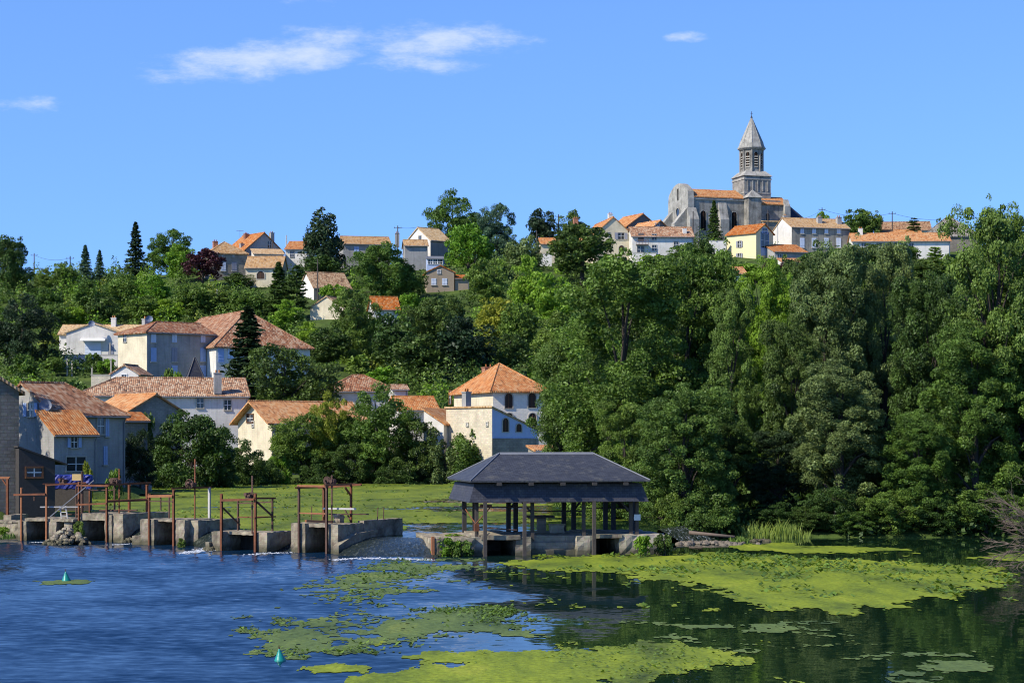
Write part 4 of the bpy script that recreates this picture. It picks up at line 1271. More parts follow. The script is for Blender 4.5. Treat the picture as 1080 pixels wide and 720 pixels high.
house('house', 'pale blue grey house with a bright orange roof left of the dark conical tree', 'house', 301, 325, -8, 8, 434, 263, 255, 'sf', 'white', tiles='tile_orange', ov=.4, win=[('f', 308, 268, .8, 1.3, 'n')])
house('house', 'low grey house with a tan roof right of the dark conical tree', 'house', 362, 412, 8, 8, 446, 257, 250.5, 'gx', 'grey_plaster', tiles='tile_tan', ov=.4, win=[('f', 376, 264, 1.1, 1.7, 'closed', 'shutter_blue')])
house('cottage', 'stone cottage with a brown roof and white left gable half way up the slope', 'cottage', 331, 370, 22, 8, 395, 303, 288.5, 'gx', 'grey_stone', 'white', 'tile_brown', ov=.4, win=[('f', 345, 307, 1.2, .9, 'n')])
house('outhouse', 'cream gabled outhouse below the stone cottage with the white gable', 'outhouse', 327, 362, -24, 7, 372, 324, 312.5, 'gy', 'cream', tiles='tile_brown', ov=.35)
house('cottage', 'low cottage whose orange roof peeps out of the trees left of centre', 'cottage', 394, 421, 10, 6, 366, 325.5, 314, 'gx', 'white', tiles='tile_orange', ov=.45)
GABH = 'tan roofed house with a white gable under the tall skyline tree'
house('house', GABH, 'house', 454, 475, 38, 9.0, 440, 253, 241.5, 'gx', 'grey_plaster', 'white', 'tile_tan', ov=.4, win=[('l', 443, 253, .9, 1.8, 'n')])
house('house', 'low tan roofed wing left of the tan roofed white gable', 'house', 427, 451, 5, 6, 432, 259, 254, 'gx', 'grey_plaster', tiles='tile_tan', ov=.4, chim=[(419, 246, .9, 3.0, 'grey_plaster', 0)])
house('conservatory', 'blue glazed conservatory under the white gabled house', 'conservatory', 450, 468, 3, 3, 424, 273, 271, 'sf', 'blue_plaster', tiles='zinc', ov=.2,
      win=[('f', 454, 276, 1.0, 1.0, 'n', 'x', 'frame'), ('f', 459, 276, 1.0, 1.0, 'n', 'x', 'frame'), ('f', 464, 276, 1.0, 1.0, 'n', 'x', 'frame')])
house('house', 'taupe gabled house with white bargeboards in the middle of the wooded slope', 'house', 450, 479, 4, 9, 398, 287, 280.5, 'gy', 'taupe', tiles='tile_orange', ov=.35,
      win=[('f', 463, 286.5, .6, .6, 'n', 'x', 'frame'), ('f', 457.5, 297, 1.0, 1.3, 'closed', 'shutter_pale'), ('f', 469, 297, 1.0, 1.3, 'closed', 'shutter_pale')])
house('carport', 'low orange roofed carport attached beside the taupe gabled house', 'carport', 480, 495, 6, 4, 399, 294, 290.5, 'sf', 'taupe', tiles='tile_orange', ov=.3)

# ---- hill top, right
house('house', 'small cream house with an orange roof left of the round dark tree', 'house', 570, 592, 6, 6, 432, 257.5, 252, 'gx', 'cream', tiles='tile_orange', ov=.3)
BIGC = 'large cream house with a broad orange roof left of the church'
house('house', BIGC, 'house', 627, 667, 14, 17, 428, 247, 229.5, 'gy', 'cream', tiles='tile_orange', ov=.4,
      win=[('f', 655, 249, 1.3, 1.4, 'open', 'shutter_grey'), ('f', 655.5, 263.5, 1.2, 1.9, 'arch'), ('f', 642, 247, .5, .7, 'n'), ('f', 655, 274, 1.4, 1.2, 'n')], chim=[(607, 230, 1.0, 2.2, 'brick', .2), (643.5, 225.5, .9, 1.6, 'white', -.4)])
house('house', 'white village house with a brown balcony left of the church', 'house', 667, 731, 8, 8, 424, 249, 240.5, 'gx', 'white', tiles='tile', ov=.5,
      win=[('f', 676, 250, 1.2, 1.7, 'door', 'shutter_brown'), ('f', 675.5, 263, 1.4, 1.2, 'n'), ('f', 690, 250, .9, 1.2, 'n'), ('f', 690, 261.5, .9, 1.2, 'n'), ('f', 713, 258, .9, 1.2, 'n')], chim=[(722, 241, .8, 1.4, 'white', -.6)])
rr_, rm_, w_, d_, ze_, zr_ = HOUSE['white village house with a brown balcony left of the church']
T_ = face_xf(rm_, w_, d_, 'f'); a_, b_ = pix_on_face(rm_, T_, 677, 258)
mb = MB(); mb.T = T_
mb.box(a_ - 1.3, a_ + 1.3, b_ - .15, b_, 0, 1.2)
for k in range(9): mb.box(a_ - 1.3 + k * .31, a_ - 1.3 + k * .31 + .08, b_, b_ + .9, 1.1, 1.17)
mb.box(a_ - 1.3, a_ + 1.3, b_ + .9, b_ + 1.0, 1.08, 1.2)
mb.build('balcony', M['shutter_brown'], rr_)
house('house', 'brown gabled house with an orange slope behind the big cream house', 'house', 662, 694, 30, 9, 448, 238, 226, 'gy', 'shutter_brown', tiles='tile_orange', ov=.4)
house('house', 'low dark gabled house next to the church west front', 'house', 685, 708, 34, 9, 438, 243, 233, 'gy', 'shutter_brown', tiles='tile_orange', ov=.4, win=[('f', 693, 238, .9, .9, 'n', 'x', 'frame')], chim=[(686, 234.5, .8, 1.4, 'white', 0)])
YEL = 'bright yellow house with a blue loggia below the church tower'
house('house', YEL, 'house', 797.5, 815.5, 52, 8.0, 424, 245, 237, 'gy', 'yellow', tiles='tile_orange', ov=.4,
      win=[('l', 780, 257.5, .75, 1.35, 'open', 'shutter_grey'), ('l', 780, 270.5, .75, 1.35, 'open', 'shutter_grey'), ('f', 806.5, 253.5, 2.6, 3.4, 'n', 'x', 'shutter_blue'), ('f', 806.5, 265.5, 2.6, 1.6, 'door', 'shutter_blue'), ('f', 806.5, 243.5, 1.6, 1.0, 'n', 'x', 'shutter_blue')])
LONGH = 'long grey stained house with a white gable and eight pale blue shutters'
house('house', LONGH, 'house', 835, 896, 24, 10.5, 432, 239.5, 231.5, 'gx', 'stained', 'white', 'tile_tan', ov=.35, ovg=.15,
      win=[('f', px, 243.8, .85, 1.0, 'closed', 'shutter_pale') for px in (846, 858.5, 871.5, 884.5)] + [('f', px, 256, 1.05, 2.1, 'closed', 'shutter_pale') for px in (846, 858.5, 871.5, 884.5)],
      chim=[(828, 227.5, .9, 1.6, 'grey_plaster', 0), (864, 229, 1.0, 2.0, 'grey_plaster', -.4), (884.5, 229, 1.0, 1.8, 'grey_plaster', -.2)])
house('house', 'low orange roofed house right of the blue loggia', 'house', 817, 851, 24, 6, 422, 265.5, 258, 'sf', 'grey_plaster', tiles='tile_orange', ov=.4, win=[('f', 822, 270.5, .9, 1.0, 'n')])
house('shed', 'small shed with a thin orange roof below the low orange roofed house', 'shed', 825, 850, 14, 4, 408, 276.5, 273, 'sf', 'white', tiles='tile_orange', ov=.35)
house('house', 'orange roofed white house half sunk in the riverside trees below the yellow house', 'house', 757, 787, 14, 7, 394, 288.5, 282.5, 'gx', 'white', tiles='tile_orange', ov=.45, win=[('f', 781, 296, .9, 1.8, 'closed', 'shutter_pale')])
house('farmhouse', 'long white farmhouse with an orange roof on the right skyline', 'farmhouse', 899, 1002, 8, 8, 428, 254.5, 247, 'gx', 'white', tiles='tile_orange', ov=.45,
      win=[('f', px, 260, .9, 1.3, 'n') for px in (911, 927, 944, 961)], chim=[(907.5, 241, .9, 2.2, 'white', 0)])
house('barn', 'large barn with a broad grey roof on the right skyline', 'barn', 974, 1034, 6, 15, 442, 249.5, 230.5, 'hx', 'dark_stone', tiles='tile_grey', ov=.3)
house('house', 'far brown roofed house behind the long white farmhouse', 'house', 928, 982, 6, 8, 468, 243, 235, 'gx', 'white', tiles='tile_brown', ov=.4)
house('house', 'small orange roof between the far brown roof and the long white farmhouse', 'house', 926, 972, 6, 6, 450, 247.5, 243.5, 'gx', 'white', tiles='tile_orange', ov=.3)

# ------------------------------------------------------------------ church
def church():
    Y = 466.0
    pc = 728.0
    eff = 24.0
    rz = R(eff) + math.atan((CX - 770) / FOC)
    x0, y0 = X(pc, Y), Y
    z0 = G(x0 + 10, Y + 6) - .3
    root = thing('church', 'grey stone church with an octagonal belfry and pointed stone spire on the hilltop', 'church', (x0, y0, z0), rz)
    rm = Matrix.Translation((x0, y0, z0)) @ Matrix.Rotation(rz, 4, 'Z')
    s = FOC / Y
    kx = math.cos(R(eff)) * s
    def zz(py, dy=0): return Z(py, Y + (11 if dy == 4 else dy)) - z0
    D = 11.5                                        # depth of nave
    L = (786 - pc) / kx                             # nave length to the tower
    ze, zr = zz(208), zz(199.5, 5)
    st, rf = M['church_stone'], M['tile_orange']
    # nave
    mb = MB(); mb.box(0, L + 9, 0, D, -2, ze)
    mb.build('nave_wall', st, root)
    mb = MB()
    for side in (0, 1):
        yb = -.3 if side == 0 else D + .3
        mb.prism([(0.9, yb, ze), (L, yb, ze), (L, D / 2, zr), (0.9, D / 2, zr)], (0, 0, .25))
    mb.build('nave_roof', rf, root)
    mb = MB(); mb.box(.9, L, -.22, -.001, ze - .45, ze - .02); mb.build('cornice', M['spire'], root)
    # west front with a curved top
    ft, fs = zz(193.5, 5), zz(209)
    pts = [(-.7, -.4, -2), (-.7, D + .4, -2), (-.7, D + .4, fs)]
    for k in range(9):
        a = k / 8
        pts.append((-.7, D + .1 - (D + .2) * a, fs + (ft - fs) * math.sin(math.pi * (0.10 + 0.80 * a)) ** .75))
    pts.append((-.7, -.4, fs))
    mb = MB(); mb.prism(pts, (1.5, 0, 0)); mb.build('west_front', M['cream_stone'] if False else M['spire'], root)
    mb = MB()                                      # oculus and slit
    T = Matrix(((0, 0, -1, -.7), (-1, 0, 0, D / 2), (0, 1, 0, 0), (0, 0, 0, 1)))
    mb.T = T
    def ring(mb, u, v, r0, r1, n=16):
        vs = []
        for r, o in ((r1, -.05), (r1, .16), (r0, .16), (r0, .03)):
            vs += [(u + r * math.cos(2 * math.pi * i / n), v + r * math.sin(2 * math.pi * i / n), o) for i in range(n)]
        fs = [(k * n + i, k * n + (i + 1) % n, (k + 1) * n + (i + 1) % n, (k + 1) * n + i) for k in range(3) for i in range(n)]
        mb.add(vs, fs, 0)
        mb.add([(u + r0 * math.cos(2 * math.pi * i / n), v + r0 * math.sin(2 * math.pi * i / n), .03) for i in range(n)], [tuple(range(n))], 1)
    ring(mb, 0.0, zz(224, 5), 1.0, 1.45)
    mb.build('oculus', [M['church_stone'], M['glass']], root)
    mb = MB(); mb.T = T; v = zz(205, 5); mb.box(-.3, .3, v - 1.3, v + 1.3, 0, .02, 1); mb.box(-.5, -.3, v - 1.4, v + 1.4, 0, .12, 0); mb.box(.3, .5, v - 1.4, v + 1.4, 0, .12, 0)
    mb.build('slit_window', [M['church_stone'], M['dark']], root)
    # corner buttresses with weathered slopes
    def buttress(x, w, y, out, py_top, py_sh, ang='s'):
        mb = MB()
        zt, zs = zz(py_top), zz(py_sh)
        if ang == 's':
            prof = [(x, y, -2), (x, y - out, -2), (x, y - out, zs), (x, y, zt)]
            mb.prism(prof, (w, 0, 0))
        else:
            prof = [(x, y, -2), (x - out, y, -2), (x - out, y, zs), (x, y, zt)]
            mb.prism(prof, (0, w, 0))
        o = mb.build('buttress', M['spire'], root)
    buttress(-1.0, 2.3, -.4, 1.9, 219, 232)
    buttress((757 - pc) / kx, 2.1, 0, 1.7, 212, 231)
    buttress(-.7, 2.0, .2, 3.2, 219, 236, 'w'); buttress(-.7, 2.0, D - 2.4, 3.2, 219, 236, 'w')
    def church_window(x, py, w, h, yf=-.0):
        Tm = Matrix(((1, 0, 0, 0), (0, 0, -1, yf), (0, 1, 0, 0), (0, 0, 0, 1)))
        add_window(root, Tm, x, zz(py), w, h, 'arch', 'louvre', 'spire')
    church_window((741.5 - pc) / kx, 232, 1.35, 4.6); church_window((774 - pc) / kx, 232, 1.35, 4.6)
    # tower
    tx = L + 4.2; ty = D / 2; tw = 3.45
    zt = zz(187.5, 4)
    mb = MB(); mb.box(tx - tw, tx + tw, ty - tw, ty + tw, ze - 2, zt)
    mb.build('tower', st, root)
    mb = MB()
    mb.box(tx - tw - .15, tx + tw + .15, ty - tw - .15, ty + tw + .15, zt - .9, zt - .5)
    for k in range(5):                             # blind arcade on the south and west sides
        u = tx - 2.6 + k * 1.3
        mb.box(u - .12, u + .12, ty - tw - .14, ty - tw + .01, zt - 3.6, zt - 1.1)
        v = ty - 2.6 + k * 1.3
    mb.box(tx - tw - .1, tx + tw + .1, ty - tw - .1, ty + tw + .1, zt - 4.2, zt - 3.9)
    mb.build('string_course', M['spire'], root)
    mb = MB()
    zo = zz(182.5, 4)
    n8 = lambda r, z, n=8, o=.5: [(tx + r / math.cos(math.pi / n) * math.cos(2 * math.pi * (i + o) / n), ty + r / math.cos(math.pi / n) * math.sin(2 * math.pi * (i + o) / n), z) for i in range(n)]
    q = tw + .35
    sq = [(tx + q, ty + q * math.tan(math.pi / 8), zt), (tx + q, ty + q, zt), (tx - q, ty + q, zt), (tx - q, ty - q, zt), (tx + q, ty - q, zt)]
    oc = n8(2.85, zo)
    base = [(tx - q, ty - q, zt), (tx + q, ty - q, zt), (tx + q, ty + q, zt), (tx - q, ty + q, zt)]
    top = [(tx - 2.5, ty - 2.5, zo + .2), (tx + 2.5, ty - 2.5, zo + .2), (tx + 2.5, ty + 2.5, zo + .2), (tx - 2.5, ty + 2.5, zo + .2)]
    mb.add(base + top, [(0, 1, 5, 4), (1, 2, 6, 5), (2, 3, 7, 6), (3, 0, 4, 7), (4, 5, 6, 7), (3, 2, 1, 0)])
    mb.build('tower_shoulder', M['spire'], root)
    # octagonal belfry
    zb = zz(158, 4); ro = 2.5
    mb = MB(); a = n8(ro, zo); b = n8(ro, zb)
    mb.add(a + b, [(i, (i + 1) % 8, (i + 1) % 8 + 8, i + 8) for i in range(8)] + [tuple(range(8, 16))])
    for i in range(8):
        mb.tube(a[i], b[i], .22, .22, 6)
    mb.build('belfry', st, root)
    for i in range(8):
        am = 2 * math.pi * i / 8 + 2 * math.pi * (.5 + .5) / 8 * 0 + 0
        # faces of the octagon have normals at multiples of 45 degrees
        cxn, cyn = math.cos(am), math.sin(am)
        Tm = Matrix(((-cyn, 0, cxn, tx + cxn * ro), (cxn, 0, cyn, ty + cyn * ro), (0, 1, 0, 0), (0, 0, 0, 1)))
        vv = (zo + zb) / 2 + .1
        w = add_window(root, Tm, 0, vv, .95, 3.7, 'arch', 'louvre', 'spire')
        w.name = 'belfry_opening'
        mb = MB(); mb.T = Tm
        for k in range(5):
            mb.prism([(-.46, vv - 1.6 + k * .6, .02), (.46, vv - 1.6 + k * .6, .02), (.46, vv - 1.75 + k * .6, .14), (-.46, vv - 1.75 + k * .6, .14)], (0, .06, 0))
        mb.build('louvre', M['frame_stone'], w)
    mb = MB(); a = n8(2.75, zb - .25); b = n8(3.15, zb + .15); c = n8(3.15, zb + .4)
    mb.add(a + b + c, [(i, (i + 1) % 8, (i + 1) % 8 + 8, i + 8) for i in range(8)] + [(i + 8, (i + 1) % 8 + 8, (i + 1) % 8 + 16, i + 16) for i in range(8)] + [tuple(range(16, 24)), tuple(range(7, -1, -1))])
    mb.build('belfry_cornice', M['spire'], root)
    ztip = zz(124, 4)
    mb = MB(); a = n8(3.0, zb + .4); b = n8(2.62, zb + 1.4); c = n8(.1, ztip)
    mb.add(a + b + c, [(i, (i + 1) % 8, (i + 1) % 8 + 8, i + 8) for i in range(8)] + [(i + 8, (i + 1) % 8 + 8, (i + 1) % 8 + 16, i + 16) for i in range(8)] + [tuple(range(16, 24))])
    for i in range(8): mb.tube(b[i], c[i], .09, .05, 5)
    sp = mb.build('spire', M['spire'], root)
    mb = MB(); zc = zz(117.5, 4)
    mb.tube((tx, ty, ztip - .3), (tx, ty, zc), .09, .06, 6); mb.bar((tx - .38, ty, zc - .5), (tx + .38, ty, zc - .5), .08)
    mb.tube((tx, ty, ztip - .1), (tx, ty, ztip + .35), .28, .16, 8)
    mb.build('cross', M['cable'], sp)
    # stair turret in front of the tower
    sx0, sx1 = (784.5 - pc) / kx, (798 - pc) / kx
    zc_, zp = zz(206, -2), zz(197.5, -1)
    mb = MB(); mb.box(sx0, sx1, -2.6, .5, -2, zc_); mb.box(sx0 - .2, sx1 + .2, -2.8, .5, -2, zz(236, -2)); mb.build('stair_turret', M['church_stone'], root)
    mb = MB(); g = .35; cx_, cy_ = (sx0 + sx1) / 2, -1.1
    mb.add([(sx0 - g, -2.9, zc_), (sx1 + g, -2.9, zc_), (sx1 + g, .8, zc_), (sx0 - g, .8, zc_), (cx_, cy_, zp)], [(0, 1, 4), (1, 2, 4), (2, 3, 4), (3, 0, 4), (3, 2, 1, 0)])
    mb.build('turret_roof', M['spire'], root)
    # choir and apse
    cx0, cx1 = (797 - pc) / kx, (830 - pc) / kx
    ce = zz(213.5)
    mb = MB(); mb.box(cx0, cx1, -.9, D + .6, -2, ce); mb.build('choir_wall', st, root)
    mb = MB(); mb.prism([(cx0 - .2, -1.3, ce), (cx1 + .3, -1.3, ce), (cx1 + .3, 3.5, zz(205, 3)), (cx0 - .2, 3.5, zz(205, 3))], (0, 0, .25)); mb.build('choir_roof', rf, root)
    church_window((808 - pc) / kx, 227, .9, 2.2, -.9)
    buttress(cx1 - 1.4, 1.4, -.9, 1.2, 207, 215)
    xa = (839 - pc) / kx; ax1 = (864 - pc) / kx
    ae, ar = zz(230), zz(208, 5)
    mb = MB(); ap = [(cx1, .2)]
    n = 9
    for i in range(n):
        a = -math.pi / 2 + math.pi * i / (n - 1)
        ap.append((xa + (ax1 - xa) * max(0, math.cos(a)) ** .8, D / 2 + (D / 2 - .2) * math.sin(a)))
    ap.append((cx1, D - .2)); n = len(ap)
    mb.add([(x, y, -2) for x, y in ap] + [(x, y, ae) for x, y in ap], [(i, i + 1, i + 1 + n, i + n) for i in range(n - 1)])
    mb.build('apse_wall', st, root)
    mb = MB(); apex = (xa, D / 2, ar); apex0 = (cx1 - .1, D / 2, ar)
    out = [(x + (.35 if x > xa + .1 else 0), D / 2 + (y - D / 2) * 1.05, ae - .1) for x, y in ap]
    mb.add(out + [apex, apex0], [(i, i + 1, n) for i in range(1, n - 2)] + [(0, 1, n, n + 1), (n - 2, n - 1, n + 1, n)] + [tuple(range(n))])
    mb.build('apse_roof', M['slate_dark'], root)
    # low sacristy in front of the choir
    mb = MB(); mb.box(cx0 + .4, cx1 - .6, -3.4, -.9, -2, zz(233)); mb.build('sacristy_wall', M['grey_stone'], root)
    mb = MB(); mb.prism([(cx0 + .2, -3.7, zz(233)), (cx1 - .3, -3.7, zz(233)), (cx1 - .3, -.95, zz(231)), (cx0 + .2, -.95, zz(231))], (0, 0, .2)); mb.build('sacristy_roof', M['tile_tan'], root)


church()
# ------------------------------------------------------------------ wash house
def wash_house():
    eff = 12.5
    rz = R(eff) + math.atan((CX - 590) / FOC)
    Y = 99.4
    s = FOC / Y
    # origin: front left corner of the apron foot, at the water
    ox, oy = X(495, Y), Y
    root = thing('wash_house', 'open timber wash house with a two tier slate roof standing in the river', 'wash house', (ox, oy, 0), rz)
    W, D = 9.25, 6.4
    ztop, zeave, zfoot = 5.12, 3.78, 2.70
    zf2 = 3.62
    i = .30                                   # the apron splays outwards
    A = [(0, 0, zfoot), (W, 0, zfoot), (W, D, zfoot), (0, D, zfoot)]
    B = [(i, i, zf2), (W - i, i, zf2), (W - i, D - i, zf2), (i, D - i, zf2)]
    mb = MB()
    th = .06
    for k in range(4):
        j = (k + 1) % 4
        a, b, c, d = map(Vector, (A[k], A[j], B[j], B[k]))
        n = (b - a).cross(d - a).normalized()
        mb.prism([a, b, c, d], tuple(-n * th))
    mb.build('roof_apron', M['apron_slate'], root)
    o = .12                                   # eaves of the upper roof, past the head of the apron
    E = [(i - .30, i - .58, zeave), (W - i + .30, i - .58, zeave), (W - i + .30, D - i + .58, zeave), (i - .30, D - i + .58, zeave)]
    r0, r1 = (2.15, D / 2, ztop), (W - 2.15, D / 2, ztop)
    mb = MB()
    for f in ([E[0], E[1], r1, r0], [E[2], E[3], r0, r1], [E[3], E[0], r0], [E[1], E[2], r1]):
        mb.prism([Vector(p) for p in f], (0, 0, -.07))
    roof = mb.build('roof', M['slate'], root)
    mb = MB(); mb.prism([(r0[0], D / 2 - .16, ztop - .05), (r0[0], D / 2, ztop + .06), (r0[0], D / 2 + .16, ztop - .05)], (r1[0] - r0[0], 0, 0))
    for e, r in ((E[0], r0), (E[1], r1), (E[2], r1), (E[3], r0)): mb.tube(Vector(e) + Vector((0, 0, .02)), Vector(r) + Vector((0, 0, .02)), .035, .035, 6)
    mb.build('ridge_cap', M['zinc'], roof)
    for k in range(5):                        # rafter feet poking out under the eaves
        x = 1.35 + k * 1.63
        mb = MB(); mb.prism([(x, -.34, zeave - .24), (x + .24, -.34, zeave - .24), (x + .24, i + .2, zeave - .10), (x, i + .2, zeave - .10)], (0, 0, .13)); mb.build('rafter_foot', M['wood_dark'], root)
    # frame: posts in pairs
    kx = math.cos(R(eff)) * s
    deck = 1.0
    def lx(px, ly=0.0): return ((px - 495) + ly * math.sin(R(eff)) * s) / kx
    fy = .25
    def post(px, ly, z0, z1, w=.2, m='wood_dark'):
        mb = MB(); x = lx(px, ly)
        mb.bar((x, ly, z0), (x, ly, z1), w); mb.build('post', M[m], root)
    for px in (511.5, 553, 627): post(px, .05, -.6, 2.75, .17, 'wood')
    for px in (502, 561, 616, 667, 673.5): post(px, .75, deck - .3 if px not in (502,) else .0, 2.9, .17, 'wood')
    for px in (484, 495.5, 533, 541, 595, 606, 642, 651): post(px, 5.6, .8, 3.0, .22)
    for px in (673,): post(px, 4.8, .8, 3.0, .24)
    mb = MB()
    for ly, z in ((.75, 2.75), (5.6, 2.75)):
        mb.bar((.35, ly, z), (W - .35, ly, z), .16)
    for x in (.7, 3.1, 5.5, 8.2): mb.bar((x, .4, 2.85), (x, 6.0, 2.85), .14)
    mb.build('tie_beam', M['wood_dark'], root)
    mb = MB()
    for (pa, pb, z) in ((484, 560, 2.32), (553, 616, 2.12), (616, 672, 2.25)): mb.tube((lx(pa, 3), 3 if pa > 500 else 5.4, z), (lx(pb, 3), 3, z), .035, .035, 6)
    for px in (533, 606): mb.bar((lx(px, 5.6), 5.55, 2.1), (lx(px, 5.6) + .55, 5.55, 2.75), .10)
    for px in (561, 667): mb.bar((lx(px, .75), .75, 2.1), (lx(px, .75) - .55, .75, 2.7), .09)
    mb.build('brace', M['wood_dark'], root)
    # rusty winch frame at the left end
    mb = MB()
    mb.bar((lx(506, .3), .25, 2.52), (lx(518, .3), .25, 2.50), .13, .16, 0)
    mb.tube((lx(488, 3), 3.0, 2.25), (lx(505, .4), .35, 1.35), .03, .03, 5, 0); mb.tube((lx(517, .2), .2, 2.45), (lx(500, .5), .5, 1.55), .03, .03, 5, 0)
    mb.box(lx(500, .4), lx(505, .4), .35, .6, 1.25, 1.62, 0); mb.tube((lx(502, .4), .45, 1.45), (lx(545, .4), .45, 1.28), .035, .035, 6, 1)
    mb.build('winch_frame', [M['rust'], M['rust_dark']], root)
    # small white notice on the last post
    mb = MB(); x = lx(674, .6); mb.box(x - .17, x + .17, .60, .63, 1.72, 2.02); mb.build('notice', M['frame'], root)
    # stone quay: piers, steps, deck
    X0, X1 = lx(456, .2), lx(706, .4)
    q = M['quay_stone']
    def blk(name, a, b, y0, y1, z0, z1, m=q, jit=.03, seed=1, st=.28):
        mb = MB(); mb.rough_box(a, b, y0, y1, z0, z1, jit, st, 0, seed); return mb.build(name, m, root)
    blk('quay_pier', X0, lx(501, .2), .25, 5.8, -.9, .92, M['concrete'], .05, 2)
    blk('quay_pier', lx(501, .2), lx(513), .45, 6.0, -.9, .95, q, .03, 3)
    blk('quay_pier', lx(546), lx(562), .45, 6.0, -.9, .93, q, .03, 4)
    blk('quay_pier', lx(611), lx(631), .40, 6.0, -.9, .96, q, .03, 5)
    blk('quay_pier', lx(656.5), X1, .35, 6.0, -.9, 1.0, q, .05, 6)
    for k in range(4):
        blk('stone_step', lx(562) - .02, lx(611) + .02, .55 + k * .24, 6.0, -.9 + k * .42, -.1 + k * .35, q, .015, 10 + k, .4)
    blk('deck_slab', lx(513) - .2, lx(546) + .2, .35, 6.1, .80, 1.02, M['concrete'], .012, 20, .4)
    blk('deck_slab', lx(631) - .1, lx(656.5) + .1, .30, 6.1, .84, 1.03, M['concrete'], .012, 21, .4)
    for a, b in ((513, 546), (631, 656.5)):           # back wall that keeps the flume openings dark
        mb = MB(); mb.box(lx(a), lx(b), 4.6, 4.8, -.9, .82); mb.build('flume_wall', M['dark_stone'], root)
    mb = MB(); mb.box(X0 - .02, X0 + .12, .2, .5, -.4, 1.0); mb.build('corner_post', M['rust_pale'], root)


wash_house()


def on_deck(px, py, Y):
    return X(px, Y), Y, Z(py, Y)


def stone_table():
    x, y = X(571, 103.2), 103.2
    z = 1.0
    t = thing('stone_table', 'dark pedestal table inside the open wash house', 'table', (x, y, z), .15)
    mb = MB(); mb.prism([(-.62, -.5, .78), (.62, -.5, .78), (.70, .5, .78), (-.70, .5, .78)], (0, 0, .11)); mb.build('tabletop', M['wood_dark'], t)
    mb = MB(); mb.prism([(-.22, -.2, 0), (.22, -.2, 0), (.22, .2, 0), (-.22, .2, 0)], (0, 0, .77)); mb.box(-.38, .38, -.32, .32, 0, .08); mb.build('pedestal', M['dark_stone'], t)
    x, y = X(587, 103), 103.0
    t = thing('stone_trough', 'grey stone trough beside the pedestal table in the wash house', 'trough', (x, y, z), .15)
    mb = MB(); mb.rough_box(-.38, .38, -.25, .25, 0, .42, .02, .2, 0, 5); mb.build('basin', M['quay_stone'], t)
    mb = MB(); mb.box(-.42, .42, -.29, .29, .42, .48); mb.build('rim', M['concrete'], t)


stone_table()

# ------------------------------------------------------------------ sluice gates
def gate(name, label, px, Y, deg=-29.0):
    x = X(px, Y)
    r = thing(name, label, 'sluice gate', (x, Y, 0), R(deg))
    return r, R(deg)


def frame_bars(root, bars, mat='rust'):
    """each bar is a part: (name, p0, p1, width, material)"""
    for b in bars:
        nm, p0, p1, w = b[:4]
        m = b[4] if len(b) > 4 else mat
        mb = MB(); 
        if nm in ('post', 'top_beam'):
            p0, p1 = Vector(p0), Vector(p1); ax = (p1 - p0).normalized()
            sd = Vector((1, 0, 0)) if abs(ax.z) > .9 else Vector((0, 0, 1))
            ot = ax.cross(sd).normalized()
            w *= .70; f = w * .14; q = w / 2           # an H-section: two flanges and a web
            rot = Matrix((sd, ot, ax)).transposed().to_4x4()
            mb.T = Matrix.Translation(p0) @ rot
            L = (p1 - p0).length
            mb.box(-q, q, -q, -q + f, 0, L); mb.box(-q, q, q - f, q, 0, L); mb.box(-f / 2, f / 2, -q + f + .001, q - f - .001, 0, L)
        else:
            mb.bar(p0, p1, w)
        mb.build(nm, M[m], root)


def wheel(root, c, r=.28, axis='y'):
    mb = MB(); n = 18; c = Vector(c)
    def P(a, rr): return c + (Vector((math.cos(a) * rr, 0, math.sin(a) * rr)) if axis == 'y' else Vector((0, math.cos(a) * rr, math.sin(a) * rr)))
    for i in range(n):
        mb.tube(P(2 * math.pi * i / n, r), P(2 * math.pi * (i + 1) / n, r), .028, .028, 6, 0, False)
    for k in range(5):
        mb.tube(c, P(2 * math.pi * k / 5 + .3, r), .018, .018, 5)
    ax = Vector((0, 1, 0)) if axis == 'y' else Vector((1, 0, 0))
    mb.tube(c - ax * .25, c + ax * .25, .05, .05, 8)
    mb.build('hand_wheel', M['rust_dark'], root)


def rack(root, x, y, z0, z1, mat='rust_dark'):
    mb = MB(); mb.bar((x, y, z0), (x, y, z1), .07, .05)
    z = max(z0, z1 - 1.6)
    while z < z1:
        mb.box(x + .035, x + .065, y - .025, y + .025, z, z + .04); z += .09
    mb.build('rack_rod', M[mat], root)


def gearbox(root, x, y, z, s=1.0):
    mb = MB()
    mb.box(x - .22 * s, x + .22 * s, y - .12, y + .12, z, z + .16 * s); mb.tube((x - .12, y - .2, z + .2), (x - .12, y + .2, z + .2), .12 * s, .12 * s, 10); mb.tube((x + .14, y - .2, z + .16), (x + .14, y + .2, z + .16), .08 * s, .08 * s, 8)
    mb.build('gearbox', M['rust_dark'], root)


def piers(root, blocks, mat='concrete'):
    for k, b in enumerate(blocks):
        mb = MB(); mb.rough_box(*b[:6], .016, .2, 0, 31 + k * 7 + int(abs(b[0]) * 10)); mb.build(b[6] if len(b) > 6 else 'pier', M[b[7] if len(b) > 7 else mat], root)


